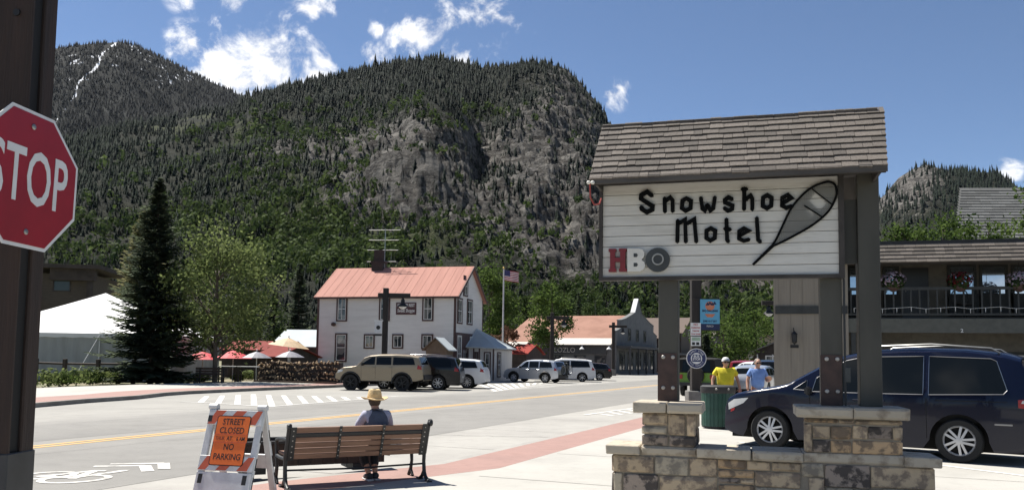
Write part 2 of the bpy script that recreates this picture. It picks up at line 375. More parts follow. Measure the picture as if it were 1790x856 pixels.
def worley(x, y):
    xi=np.floor(x).astype(int); yi=np.floor(y).astype(int); best=np.full(x.shape,9.); bid=np.zeros(x.shape)
    for dx in (-1,0,1):
        for dy in (-1,0,1):
            cx=xi+dx; cy=yi+dy; h1=_hash[cx&255,cy&255]; h2=_hash[(cx+71)&255,(cy+13)&255]; d=(cx+h1-x)**2+(cy+h2-y)**2; k=d<best
            best=np.where(k,d,best); bid=np.where(k,_hash[(cx+31)&255,(cy+97)&255],bid)
    return np.sqrt(best), bid
class Mountain:
    def __init__(s, name, sil, D, r0, a0, a1, nc, nr, tmax, power, amp, drop=6, jag=0):
        pts = [ray(x, y) for x, y in sil]
        az = np.array([math.atan2(p.x, p.y) for p in pts]); el = np.array([p.z/math.hypot(p.x, p.y) for p in pts])
        s.a = np.linspace(R(a0), R(a1), nc); s.t = np.linspace(0, tmax, nr)
        Aa, T = np.meshgrid(s.a, s.t, indexing='ij')
        Dd = np.interp(Aa, az, np.array(D)) if hasattr(D, '__len__') else np.full_like(Aa, D)
        r = r0+(Dd-r0)*T; H = np.interp(Aa, az, el)*Dd-drop+CAM_Z
        X = r*np.sin(Aa); Y = r*np.cos(Aa)
        sh = np.where(T<=1, np.clip(T,0,1)**power, 1-(T-1)*1.1)
        env = np.clip(T*6,0,1)*np.clip((1-T)*5+.06,0.06,1)
        Z = H*sh
        if name=='mountain':
            px, py = project(np.stack([X,Y,Z],-1).reshape(-1,3)); pq=lambda *a: blob(px,py,*a).reshape(X.shape); Z=Z+34*pq(765,245,75,45)-16*pq(760,300,90,22)+18*pq(700,370,110,20)+16*pq(930,190,60,60)-22*pq(845,230,26,90)-14*pq(985,330,22,120)
        px, py = project(np.stack([X,Y,Z],-1).reshape(-1,3))
        s.paint(px.reshape(X.shape), py.reshape(X.shape), X, Y)
        rk = s.rock
        Z = Z+env*amp*((ridged(X/190,Y/190,4)-.55)*42+(ridged(X/62+9,Y/62+Z/80,4)-.55)*(9+3*rk)+(fbm(X/19+Z/30,Y/19,4)-.5)*(4+8*rk)+(ridged(X/9,Y/9+Z/20,3)-.5)*(1+6*rk))
        for sc_,am_ in ((34,3),(15,3),(6.5,2.6)):
            wx=X+sc_*.5*fbm(X/sc_,Y/sc_+3,2); wy=Y*.8+Z*.6+sc_*.5*fbm(X/sc_+7,Y/sc_,2); d_,i_=worley(wx/sc_,wy/sc_); Z=Z+env*amp*np.clip(rk*1.3-.15,0,1)*am_*((i_-.5)*1.3+(.45-d_)*.6)
        wp=np.clip(rk*1.4-.2,0,1)*env*amp
        for st_,dip,am_ in ((17,.35,5),(8,-.25,4),(4.5,.5,2.6)):
            q_=(Z+dip*X+st_*2.6*fbm(X/(st_*4),Y/(st_*4)+5,3))/st_; fr_=q_%1; Z=Z+wp*am_*(smoothstep(.45,.9,fr_)-fr_)
        Z += jag*(fbm(X/30,Y/30,3)-.5)*np.clip(T,0,1)
        Z = np.where(T<.02, np.minimum(Z,-1), Z)
        s.X, s.Y, s.Z, s.T = X, Y, Z, T
        idx = np.arange(nc*nr).reshape(nc,nr)
        F = np.stack([idx[:-1,:-1], idx[1:,:-1], idx[1:,1:], idx[:-1,1:]],-1).reshape(-1,4)[:, ::-1]
        s.ob = npmesh(name, np.stack([X,Y,Z],-1).reshape(-1,3), F, rockmat(name+'_rock', hasattr(s,'snow')), smooth=False)
        for k in ('rock','shrub','snow'):
            if hasattr(s, k):
                at = s.ob.data.attributes.new(k,'FLOAT','POINT'); at.data.foreach_set('value', getattr(s,k).astype(np.float32).ravel())
        structure(s.ob)
    def sample(s, n, dens, tmax=1.05, tmin=.02):
        nc, nr = s.X.shape
        u = rng.uniform(0, nc-1.001, n); tv = rng.uniform(tmin, tmax, n); v = tv/s.t[-1]*(nr-1)
        i = u.astype(int); j = np.minimum(v.astype(int), nr-2); fu = u-i; fv = v-j
        def g(Q): return (Q[i,j]*(1-fu)+Q[i+1,j]*fu)*(1-fv)+(Q[i,j+1]*(1-fu)+Q[i+1,j+1]*fu)*fv
        P = np.stack([g(s.X),g(s.Y),g(s.Z)],-1); px, py = project(P)
        k = rng.random(n) < dens(px, py, g(s.rock), g(s.shrub), P)
        k &= (px>-200)&(px<2000)
        return P[k], px[k], py[k]

class Main(Mountain):
    def paint(s, px, py, X, Y):
        B = lambda *a: blob(px, py, *a)
        s.rock = np.clip(.16+.34*(fbm(X/120,Y/120,3)-.5)+.72*B(765,255,85,55)+.5*B(930,180,90,70)+.35*B(1010,170,50,80)+.55*B(900,300,170,60)+.85*B(890,400,210,75)+.8*B(700,375,130,45)
                  +.42*B(520,270,90,55)+.25*B(420,330,120,60)+.7*B(1050,440,150,90)+.75*B(1280,520,130,60)+.55*B(640,270,60,60)+.5*B(1020,300,60,90)-.25*B(650,150,300,40)-.5*B(680,440,120,30)-.2*B(200,330,140,100), 0, 1)
        s.shrub = np.clip(.12+.9*B(690,430,150,38)+.5*B(560,390,120,60)+.35*B(420,400,160,90)+.45*B(480,240,160,26)+1.1*B(200,232,150,9)+.5*B(330,205,90,9)+.5*B(770,330,60,22)+.5*B(1300,560,160,40)+.35*B(760,200,120,14),0,1)
sil = [(-500,330),(-250,300),(-60,275),(100,248),(190,223),(290,207),(400,182),(440,163),(520,142),(600,122),(680,104),(750,96),(830,103),(900,111),(960,107),(988,112),(1010,132),(1040,167),(1075,222),(1110,285),(1150,335),(1220,385),(1300,425),(1400,455),(1540,475),(1700,490),(1900,505),(2300,520)]
Dm = [1500,1450,1400,1350,1300,1250,1180,1150,1100,1070,1040,1020,1000,980,960,950,940,920,900,880,860,830,800,780,760,740,720,700]
M1 = Main('mountain', sil, Dm, 250, -46, 48, 860, 330, 1.3, 1.12, 1.0)

class Far(Mountain):
    def paint(s, px, py, X, Y):
        B = lambda *a: blob(px, py, *a)
        s.rock = np.clip(.02+.34*B(190,130,30,40),0,1); s.shrub = np.zeros_like(px)
        # the long snow chute and the late snow lying between the trees near the top
        f = (py-75)/(208-75); xl = 200-95*np.clip(f,-.3,1.3)+6*np.sin(py/9)
        s.snow = np.clip(.62*np.exp(-((px-xl)/(1.6+1.8*np.clip(f,0,1)))**2)*(f>-.05)*(f<1.1)+.62*B(233,75,10,10)+.30*B(255,110,110,45)+.33*B(130,130,60,50)+.3*B(330,140,60,30),0,1)
silf = [(-500,190),(-250,130),(-80,95),(40,82),(95,80),(150,72),(210,69),(240,76),(300,104),(360,134),(420,162),(480,200),(560,260),(700,380)]
M2 = Far('far_mountain', silf, 2700, 1500, -46, -6, 420, 150, 1.15, 1.0, 1.5, drop=8)
class RightM(Mountain):
    def paint(s, px, py, X, Y):
        B = lambda *a: blob(px, py, *a)
        s.rock = np.clip(.25+.62*B(1600,315,60,45)+.3*B(1570,360,60,30)-.15*B(1700,320,60,30),0,1); s.shrub = np.clip(.1+.3*B(1580,400,60,30),0,1)
silr = [(1150,560),(1300,480),(1420,415),(1500,365),(1545,335),(1570,305),(1595,290),(1622,281),(1650,290),(1690,293),(1740,294),(1770,312),(1790,330),(1850,360),(2000,420),(2300,470)]
M3 = RightM('right_mountain', silr, 1500, 620, 8, 48, 420, 160, 1.2, 1.05, .9, drop=6)

cm = leafmat('conifer_needles', (.0035,.008,.0065), (.017,.026,.016), .06)
am = leafmat('aspen_leaves', (.024,.042,.013), (.080,.112,.034), .33)
P8 = [conifer_proto(4,6,k) for k in range(6)]; P5 = [conifer_proto(3,5,k) for k in range(3)]; PB = [bush_proto(17,k) for k in range(4)]
def dmain(px, py, rk, sb, P):
    band = np.clip(.35+1.5*(vnoise(px/38+py/150,py/120)-.35),.15,1.3)
    n = fbm(P[:,0]/55, P[:,1]/55, 3); up = smoothstep(330,110,py)*smoothstep(330,520,px)
    d = np.clip(1.3-1.05*rk-.4*sb,0.42,1)*np.clip(.15+2.6*(n-.33),.06,1)
    d = d*np.where(rk>.45,band*1.25,1)
    d = np.maximum(d, up*.9*np.clip(1.2-1.3*rk,.15,1)); return d
pos, px, py = M1.sample(115000, dmain, 1.06, .03); n = len(pos)
hh = np.clip(.0088*np.exp(rng.normal(0,.36,n)),.003,.019)*np.hypot(pos[:,0],pos[:,1])*np.where(rng.random(n)<.06,1.3,1)*np.where(py<260,.8,1); pos[:,2] -= .6
tn = np.clip(rng.normal(.24,.2,n)+.38*blob(px,py,280,320,280,130),0,1)
tag(scatter('mountain_forest', P8, pos, hh, hh*rng.uniform(.36,.56,n), tn, cm), 'dark conifer forest covering the big rocky mountain', 'forest', kind='stuff')
pos, px, py = M1.sample(30000, lambda px,py,rk,sb,P: np.clip(1.5*sb-.15,0,1)*np.clip(fbm(P[:,0]/40,P[:,1]/40,3)*2.2-.5,0,1), .75, .01); n = len(pos)
hh = rng.uniform(.008,.016,n)*np.hypot(pos[:,0],pos[:,1]); tag(scatter('aspen_thicket', PB, pos-np.array([0,0,.5]), hh, hh*rng.uniform(.7,1.1,n), np.clip(rng.normal(.45,.28,n),0,1), am), 'light green aspen and shrub thickets on the lower mountain slopes', 'thicket', kind='stuff')
pos, px, py = M1.sample(60000, lambda px,py,rk,sb,P: np.clip(1.0*blob(px,py,650,440,190,48)+.8*blob(px,py,1000,530,140,40)+.8*blob(px,py,1290,570,140,40)+.55*blob(px,py,480,410,140,60)+.4*blob(px,py,300,440,200,60),0,1)*np.clip(fbm(P[:,0]/30,P[:,1]/30,3)*3.2-1.25,0,1), .5, .02); n = len(pos)
hh = rng.uniform(.012,.024,n)*np.hypot(pos[:,0],pos[:,1]); tag(scatter('aspen_grove', PB, pos-np.array([0,0,.4]), hh, hh*rng.uniform(.55,.85,n), np.clip(rng.normal(.55,.25,n),0,1), am), 'bright green aspen groves at the foot of the mountain', 'grove', kind='stuff')
pos, px, py = M2.sample(34000, lambda px,py,rk,sb,P: (px>-200)*(px<520)*np.clip(1-0*rk,0,1)*np.where(rng.random(len(px))<.92,1,0)*(1-.9*np.exp(-((px-(200-95*(py-75)/133))/7)**2))*np.clip(.4+1.3*(fbm(P[:,0]/60,P[:,1]/60,3)-.2),0,1)*1.3, 1.04, .2); n = len(pos)
hh = rng.uniform(8,17,n); tag(scatter('far_forest', P5, pos, hh, hh*rng.uniform(.35,.5,n), np.clip(rng.normal(.2,.2,n),0,1), leafmat('far_needles_shaded',(.0018,.0036,.0042),(.005,.008,.0075),.05)), 'dark forest on the distant snow streaked mountain', 'forest', kind='stuff')  # darker, bluer needle colour stands in for cloud shadow on this slope
pos, px, py = M3.sample(15000, lambda px,py,rk,sb,P: (px>1250)*(px<1990)*np.clip(1.15-1.2*rk,.08,1)*np.clip(.3+1.5*(fbm(P[:,0]/60,P[:,1]/60,3)-.25),0,1), 1.04, .1); n = len(pos)
hh = rng.uniform(8,16,n); tag(scatter('peak_forest', P5, pos, hh, hh*rng.uniform(.32,.48,n), np.clip(rng.normal(.3,.2,n),0,1), cm), 'conifers scattered over the small rocky peak behind the motel', 'forest', kind='stuff')
# ------------------------------------------------------------------ street
asph = mat('asphalt', (.235,.228,.21), .92, var=.10, scale=.35, bump=.25, bscale=60, col2=(.20,.194,.18), cut=(.35,.7), grime=((.22,.16),(2.3,.10),(14,.08)))
asph2 = mat('asphalt_old', (.27,.262,.24), .92, var=.10, scale=.4, bump=.25, bscale=60, col2=(.235,.228,.21), grime=((.25,.15),(2.3,.10)))
conc = mat('concrete', (.36,.35,.32), .9, var=.08, scale=.6, bump=.15, bscale=50, col2=(.31,.30,.275), cut=(.45,.75), grime=((.5,.10),(3.5,.09),(18,.06)))
conc2 = mat('concrete_apron', (.31,.30,.275), .9, var=.1, scale=.5, bump=.15, bscale=50, col2=(.27,.26,.24), grime=((.35,.16),(3,.12)))
brick = mat('brick_paving', (.285,.175,.15), .9, var=.12, scale=1.2, bump=.2, bscale=40, col2=(.265,.165,.143), grime=((.8,.15),(6,.12)))
kerbm = mat('kerb_concrete', (.22,.21,.19), .9, var=.2, scale=2)
whitep = mat('white_road_paint', (.60,.59,.56), .8, scale=4, col2=(.36,.35,.33), cut=(.52,.72))
yellp = mat('yellow_road_paint', (.62,.36,.09), .8, var=.2, scale=5, cut=(.55,.75))
def sheet(name, pts, z, m, parent=None):
    b = MB(); b.add([(p[0],p[1],z) for p in pts], [tuple(range(len(pts)))])
    o = b.build(name, m, parent)
    me = o.data; bm = bmesh.new(); bm.from_mesh(me); bmesh.ops.recalc_face_normals(bm, faces=bm.faces)
    for f in bm.faces:
        if f.normal.z < 0: f.normal_flip()
    bm.to_mesh(me); bm.free()
    return o
T0, T1 = -40, 330
road = structure(sheet('road', [NT(-18.2,T0),NT(-8.6,T0),NT(-8.6,T1),NT(-18.2,T1)], 0, asph))
structure(sheet('parking_bay', [NT(-30,T0),NT(-18.2,T0),NT(-18.2,T1),NT(-30,T1)], 0, asph2))
structure(sheet('gutter_apron', [NT(-8.6,T0),NT(-3.4,T0),NT(-3.4,T1),NT(-8.6,T1)], 0, conc2))
asph3 = mat('asphalt_patch', (.205,.199,.184), .92, var=.10, scale=.5, bump=.25, bscale=60, col2=(.18,.175,.163), cut=(.35,.7), grime=((.2,.2),(2.1,.12),(13,.08)))
for n0,n1 in ((-17.5,-14.3),(-12.7,-8.62)): sheet('lane_strip', [NT(n0,T0),NT(n1,T0),NT(n1,T1),NT(n0,T1)], .0025, asph3, road)
crackm = mat('crack_sealant', (.10,.097,.09), .9)
# double yellow centre line
for k, d in enumerate((-.13, .13)):
    sheet('centre_line', [NT(-13.5+d-.05,T0),NT(-13.5+d+.05,T0),NT(-13.5+d+.05,T1),NT(-13.5+d-.05,T1)], .005, yellp, road)
def ribbon(pts, w, z=.005):
    b = MB(); pts = [Vector((p[0],p[1],0)) for p in pts]
    vs = []
    for i, p in enumerate(pts):
        d = (pts[min(i+1,len(pts)-1)]-pts[max(i-1,0)]).normalized(); n = Vector((-d.y,d.x,0))*w/2
        vs += [(p+n).to_tuple(), (p-n).to_tuple()]
    b.add([(x,y,z) for x,y,_ in vs], [(2*i+1,2*i+3,2*i+2,2*i) for i in range(len(pts)-1)]); return b
# hatched zone by the far kerb
Z3 = lambda x, y: G(330+x*.2626, 640+y*.2626)
tops = [(120,200),(225,195),(330,190),(430,187),(530,190),(630,194),(735,196),(832,198),(928,200),(1026,203),(1126,206)]
bots = [(78,240),(193,247),(323,253),(435,260),(555,265),(675,256),(780,247),(880,239),(975,231),(1062,223),(1160,217)]
for a_, b_ in zip(tops, bots): ribbon([Z3(*a_), Z3(*b_)], .2, .006).build('hatch_stripe', whitep, road)
ribbon([Z3(-60,236), Z3(78,241), Z3(323,255), Z3(500,268), Z3(560,267), Z3(780,249), Z3(1160,219), Z3(1400,198)], .12, .011).build('edge_line', whitep, road)
# hatching in the bay beyond the white crossover, and by the near kerb
for k in range(10):
    a_ = G(838+k*14, 671-k*.3); b_ = G(868+k*9.2, 683.5-k*1.6)
    ribbon([a_, b_], .22, .006).build('hatch_stripe', whitep, road)
ribbon([G(858,684.5), G(985,668)], .12, .011).build('edge_line', whitep, road)
for k in range(6):
    ribbon([G(1048+k*16, 722.5-k*2.6), G(1072+k*16, 726.5-k*2.2)], .14, .007).build('hatch_stripe', whitep, road)
ribbon([G(1022,725), G(1090,715.5), G(1200,700)], .12, .011).build('edge_line', whitep, road)
ribbon([NT(-18.2,42),NT(-18.2,62)], .1, .006).build('edge_line', whitep, road)
# bicycle symbol and chevrons
wornp = mat('worn_white_paint', (.50,.49,.46), .8, scale=4, col2=(.27,.26,.24), cut=(.48,.66))
Z2 = lambda x, y: G(x/4.155, 650+y/4.155)
def ell(cx, cy, rx, ry, tilt=0, n=28):
    return [Z2(cx+rx*math.cos(2*PI*k/n), cy+ry*math.sin(2*PI*k/n)+tilt*rx*math.cos(2*PI*k/n)) for k in range(n+1)]
for pts, wd in ((ell(540,778,250,24,-.06), .10), (ell(330,752,215,22,-.07), .10), ([Z2(330,757),Z2(520,735),Z2(690,718),Z2(770,718)], .12), ([Z2(520,775),Z2(690,718)], .12), ([Z2(330,757),Z2(350,770),Z2(560,765),Z2(760,735)], .12),
                ([Z2(760,738),Z2(900,716),Z2(930,716)], .12), ([Z2(310,752),Z2(380,770)], .2)):
    ribbon(pts, wd, .008+.001*random.random()*2).build('bicycle_symbol', wornp, road)
for p0, p1, p2 in (((680,685),(1052,679),(1074,722)), ((800,668),(1188,662),(1192,706))):
    a_, b_, c_ = Z2(*p0), Z2(*p1), Z2(*p2)
    ribbon([a_, b_], .13, .007+(.0005 if p0[0]==800 else 0)).build('chevron_mark', wornp, road); ribbon([b_, c_], .17, .0085+(.0015 if p0[0]==800 else 0)).build('chevron_mark', wornp, road)

rk = random.Random(4)
for (n0,t0,n1,t1) in ((-17,14,-9.5,17),(-16,31,-9,29),(-17.5,23,-15,40),(-12.5,8,-11.8,26),(-8.6,16,-6,17),(-8.5,27,-5.9,26),(-12,34,-10,52)):
    k=14; pts=[NT(n0+(n1-n0)*i/k+rk.uniform(-.12,.12), t0+(t1-t0)*i/k+rk.uniform(-.12,.12)) for i in range(k+1)]
    ribbon(pts,.022,.0035).build('crack',crackm,road)
for t in range(6,60,4): ribbon([NT(-8.58,t),NT(-5.9,t)],.016,.0042).build('apron_joint',crackm,road)
# ------------------------------------------------------------------ near pavement: concrete, brick band and kerb
SW = .12
def arc(pts): return pts
near_edge = [NT(-5.85,T1), NT(-5.85,14), V(-1.14,12.3,0), V(-1.91,11.5,0), V(-2.97,10.36,0), V(-4.0,9.0,0), V(-4.6,7.6,0), V(-4.7,5), V(-4.6,-5,0)] if False else \
            [NT(-5.85,T1), NT(-5.85,24), NT(-5.85,10.9), V(-1.95,11.5,0), V(-2.97,10.4,0), V(-3.9,9.1,0), V(-4.45,7.6,0), V(-4.75,5.5,0), V(-5.0,-20,0)]
def slab(name, outer, m, z1=SW, z0=-.02):
    b = MB(); k = len(outer); b.add([(p.x,p.y,z0) for p in outer]+[(p.x,p.y,z1) for p in outer], [tuple(range(k,2*k))]+[(i,(i+1)%k,(i+1)%k+k,i+k) for i in range(k)])
    o = b.build(name, m); bm = bmesh.new(); bm.from_mesh(o.data); bmesh.ops.recalc_face_normals(bm, faces=bm.faces)
    bm.to_mesh(o.data); bm.free(); return o
def offset_in(pts, d):                       # inward (towards +n) copy of the kerb line
    out = []
    for i, p in enumerate(pts):
        t = (pts[min(i+1,len(pts)-1)]-pts[max(i-1,0)]).normalized(); n = Vector((-t.y, t.x, 0))
        out.append(p+n*d)
    return out
k1 = offset_in(near_edge, .16); k2 = offset_in(near_edge, 1.06)
structure(slab('kerb', near_edge+k1[::-1], conc2, SW))
structure(slab('brick_band', k1+k2[::-1], brick, SW+.001))
lot_n = 2.6
structure(slab('pavement', k2+[V(-3,-20,0), V(60,-20,0), V(60,-19,0), NT(lot_n,0), NT(lot_n,T1)], conc, SW))
for k in range(8):                           # paving joints
    t = 4+k*3.0
    b = ribbon([NT(-4.7,t), NT(lot_n-.1,t)], .018, SW+.003); structure(b.build('pavement_joint', kerbm))
lotm = mat('lot_asphalt', (.22,.213,.2), .93, var=.1, scale=.5, bump=.2, bscale=60, grime=((.3,.2),(3,.12)))
structure(sheet('parking_lot', [NT(lot_n,-12), V(80,-14,0), V(90,120,0), NT(lot_n,T1)], SW, lotm))
for (a_, b_) in ((G(1640,812,SW), G(1830,836,SW)), (G(1290,772,SW), G(1420,790,SW))):
    structure(ribbon([a_, b_], .1, SW+.005).build('parking_line', whitep))
# ------------------------------------------------------------------ far pavement
fk = [G(x, y) for x, y in ((-260,738),(-80,724),(50,713),(150,704),(240,697.5),(290,691.5),(330,688.5),(390,685.5),(450,682.5),(520,679.5),(582,677))]
fk += [NT(-27,52), NT(-27,74), NT(-26.9,100), NT(-27,T1)]
fb = []
for i, p in enumerate(fk):
    t = (fk[min(i+1,len(fk)-1)]-fk[max(i-1,0)]).normalized(); fb.append(p+Vector((-t.y,t.x,0)))
def foff(d): return [p+(q-p)*d for p, q in zip(fk, fb)]
structure(slab('far_kerb', fk+foff(.18)[::-1], kerbm, .14))
structure(slab('far_brick_band', foff(.18)+foff(2.1)[::-1], brick, .141))
structure(slab('far_pavement', foff(2.1)+foff(7.0)[::-1], conc, .14))
# ------------------------------------------------------------------ foreground: motel sign on its stone wall
stone = mat('sandstone', (.43,.335,.225), .9, scale=8, col2=(.20,.155,.115), cut=(.46,.57), bump=.5, bscale=26, orand=.22)
stone2 = mat('sandstone_rust', (.42,.29,.17), .9, scale=9, col2=(.17,.125,.085), cut=(.46,.56), bump=.5, bscale=26, orand=.2)
stone3 = mat('sandstone_dark', (.26,.21,.17), .9, scale=7, col2=(.06,.05,.044), cut=(.47,.55), bump=.5, bscale=26, orand=.2)
stone4 = mat('sandstone_grey', (.40,.345,.26), .9, scale=8, col2=(.21,.185,.15), cut=(.46,.58), bump=.5, bscale=26, orand=.2)
capst = mat('cap_stone', (.40,.35,.275), .9, scale=7, col2=(.22,.18,.135), cut=(.52,.68), bump=.35, bscale=30, orand=.08)
mortar = mat('mortar', (.27,.235,.185), .95, bump=.3, bscale=60)
postm = mat('post_paint', (.060,.057,.045), .6, var=.2, scale=3, bump=.08, bscale=20, streak=(1,1,.25))
platem = mat('rust_plate', (.055,.028,.022), .6, var=.3, scale=8)
boltm = mat('bolt_zinc', (.42,.40,.37), .5, metal=.6, var=.2)
sdark = mat('sign_dark_wood', (.05,.043,.038), .75, var=.3, scale=4, bump=.2)
plankm = mat('sign_white_plank', (.60,.585,.54), .75, scale=2.5, col2=(.50,.48,.43), cut=(.5,.75), bump=.15, bscale=18, orand=.04, streak=(.5,1,5), grime=((6,.16),(1.5,.1)))
blackl = mat('letter_black', (.006,.0065,.007), .8, var=.2, spec=.1)
redl = mat('letter_red', (.20,.016,.022), .5, var=.15)
whitel = mat('letter_white', (.66,.64,.58), .5, var=.08)
greyl = mat('letter_charcoal', (.045,.05,.05), .55, var=.15)
shing = mat('asphalt_shingle', (.120,.104,.090), .92, scale=9, col2=(.08,.067,.056), cut=(.4,.65), orand=.32, bump=.35, bscale=70)
fascia = mat('fascia_board', (.095,.085,.075), .8, var=.3, scale=3, streak=(.4,1,3))
wire = mat('black_cable', (.02,.02,.02), .5)

SO = V(.98, 8.9, 0); SRZ = math.atan2(-.273, .962)
wall = empty('stone_wall', SO, SRZ, 'low stepped sandstone wall with two piers under the motel sign', 'wall')
MB().box(.19,3.13,-.265,.16,.0,.772).build('mortar_core', mortar, wall)
MB().box(.475,.965,-.255,.24,.80,1.135).build('pier_core', mortar, wall)
MB().box(2.04,2.86,-.255,.24,.80,1.135).build('pier_core', mortar, wall)
def rough_box(x0,x1,y0,y1,z0,z1,j=.007):
    b = MB(); r = lambda: random.uniform(-j,j)
    n = max(2, int((x1-x0)/.09)); mzz = max(2, int((z1-z0)/.08)); grid = {}
    for face in ('f',):
        pass
    bm = bmesh.new(); bmesh.ops.create_cube(bm, size=1)
    for v in bm.verts: v.co = Vector(((x0+x1)/2+v.co.x*(x1-x0)+r(), (y0+y1)/2+v.co.y*(y1-y0), (z0+z1)/2+v.co.z*(z1-z0)+r()))
    bmesh.ops.bevel(bm, geom=bm.edges[:], offset=.009, segments=1, affect='EDGES')
    # pitched face: a few points pushed out
    fr = min(bm.faces, key=lambda f: f.calc_center_median().y)
    res = bmesh.ops.inset_individual(bm, faces=[fr], thickness=min(x1-x0,z1-z0)*.2, depth=random.uniform(.0,.012))
    for v in fr.verts: v.co.y += random.uniform(-.008,.006)
    bm.verts.index_update()
    b.add([v.co.to_tuple() for v in bm.verts], [tuple(v.index for v in f.verts) for f in bm.faces]); bm.free(); return b
SM = [stone, stone, stone2, stone4, stone, stone3, stone4]
def rowstones(x0, x1, z0, z1, yf, widths, mats=None, depth=.10):
    x = x0; tot = sum(widths); k = 0
    for i, w_ in enumerate(widths):
        xe = x+w_*(x1-x0)/tot; g_ = .006
        m_ = SM[mats[i]] if mats else random.choice(SM)
        rough_box(x+g_, xe-g_, yf-random.uniform(0,.014), yf+depth, z0+g_, z1-g_).build('stone', m_, wall, smooth=25); x = xe
# wall courses (bottom up), then the piers
rowstones(.16,3.16,.12,.29,-.28,[.3,.5,.35,.45,.3,.5,.4,.25],None)
rowstones(.16,.26,.29,.52,-.28,[1],[3]); rowstones(.26,.62,.29,.52,-.28,[1],[5]); rowstones(.62,1.20,.29,.52,-.28,[1],[0])
rowstones(1.20,1.55,.29,.46,-.28,[1],[2]); rowstones(1.20,1.55,.46,.52,-.28,[.6,.4],[5,0]); rowstones(1.55,2.05,.29,.45,-.28,[1],[3]); rowstones(1.55,1.98,.45,.60,-.28,[1],[0])
rowstones(2.05,2.19,.29,.56,-.28,[1],[0]); rowstones(2.19,2.70,.29,.48,-.28,[.5,.5],[3,0]); rowstones(2.70,3.16,.29,.50,-.28,[.5,.3,.2],[3,5,3])
rowstones(.16,.92,.52,.70,-.28,[.42,.34],[0,3]); rowstones(.92,1.20,.52,.70,-.28,[1],[0]); rowstones(1.20,1.55,.52,.60,-.28,[1],[2]); rowstones(1.20,1.98,.60,.70,-.28,[.3,.25,.3],[2,0,0])
rowstones(1.98,2.19,.56,.70,-.28,[1],[3]); rowstones(2.19,2.60,.48,.70,-.28,[1],[5]); rowstones(2.60,3.16,.50,.70,-.28,[1],[0])
rowstones(.446,.72,.80,.91,-.27,[1],[5]); rowstones(.446,.995,.80,.91,-.27,[1],[5]) if False else rowstones(.72,.995,.80,.91,-.27,[1],[5])
rowstones(.446,.71,.91,1.00,-.27,[1],[3]); rowstones(.446,.71,1.00,1.13,-.27,[1],[0]); rowstones(.71,.89,.91,1.13,-.27,[1],[0]); rowstones(.89,.995,.91,1.13,-.27,[1],[0])
rowstones(2.01,2.09,.80,1.08,-.27,[1],[0]); rowstones(2.09,2.44,.80,.93,-.27,[.45,.55],[5,2]); rowstones(2.44,2.89,.80,.94,-.27,[1],[2])
rowstones(2.09,2.44,.93,1.06,-.27,[.45,.55],[0,2]); rowstones(2.44,2.80,.94,1.075,-.27,[.4,.6],[0,5]); rowstones(2.80,2.89,.94,1.075,-.27,[1],[0]); rowstones(2.01,2.89,1.08,1.13,-.27,[.3,.14,.4],[2,0,0])
for (x0,x1,z0,z1) in ((.16,.16,.12,.70),):
    for k in range(3): rough_box(.145,.19,-.25+k*.14,-.12+k*.14,.3,.52).build('stone', random.choice(SM), wall); rough_box(.145,.19,-.25+k*.14,-.12+k*.14,.53,.695).build('stone', random.choice(SM), wall)
for (xa,xb) in ((.95,.995),(2.85,2.893)):
    for k in range(3): rough_box(xa,xb,-.15+k*.135,-.02+k*.135,.81,.96).build('stone', random.choice(SM), wall); rough_box(xa,xb,-.15+k*.135,-.02+k*.135,.97,1.125).build('stone', random.choice(SM), wall)
for a_, b_ in ((.09,.44),(1.00,1.52),(1.53,2.005),(2.895,3.22)):
    rough_box(a_,b_-.008,-.33,.20,.705,.80,.004).build('cap_stone', capst, wall, smooth=25)
rough_box(.44,1.0,-.275,.20,.705,.80,.004).build('cap_stone', capst, wall); rough_box(2.0,2.9,-.275,.20,.705,.80,.004).build('cap_stone', capst, wall)
for a_, b_ in ((.37,.70),(.705,1.06),(1.94,2.45),(2.455,2.95)):
    rough_box(a_,b_-.004,-.34,.29,1.135,1.24,.004).build('cap_stone', capst, wall, smooth=25)

sign = empty('motel_sign', SO, SRZ, 'shingle roofed white plank motel sign on dark posts with a snowshoe emblem', 'sign')
PW = .205
for u0, ztop in ((.69,2.56),(2.30,3.6),(2.66,3.62)):
    MB().box(u0-PW/2,u0+PW/2,.02,.02+PW,1.24,ztop).build('post', postm, sign, bevel=.006)
    if u0 < 2.5:
        p = MB().box(u0-PW/2-.006,u0+PW/2-.012,.008,.018,1.242,1.74).build('base_plate', platem, sign)
        for dx in (-.05,.05):
            for zz in (1.38,1.70): MB().lathe([(.021,0),(.021,.010),(.014,.016)],12,(u0+dx,.009,zz),Matrix.Rotation(PI/2,3,'X')).build('bolt', boltm, p, smooth=40)
MB().tube([(2.42,.0,1.24),(2.42,.0,2.5)],.012,6).build('conduit', wire, sign); MB().box(2.415,2.47,-.02,.05,1.47,1.62).build('junction_box', greyl, sign, bevel=.005)
nz = 9; zb, zt = 2.535, 3.535; ph = (zt-zb)/nz
for k in range(nz): MB().box(.0,2.375,-.045,-.015,zb+k*ph+.0025,zb+(k+1)*ph-.0025).build('plank', plankm, sign, bevel=.003)
fr = MB().box(-.035,.0,-.075,.03,2.50,3.55); fr.box(2.375,2.425,-.075,.03,2.50,3.55); fr.box(0,2.375,-.075,.03,2.505,2.543); fr.box(0,2.375,-.010,.018,2.543,3.54)
fr.build('frame', sdark, sign)
MB().box(2.42,2.555,.09,.11,2.66,3.31).build('side_panel', postm, sign)
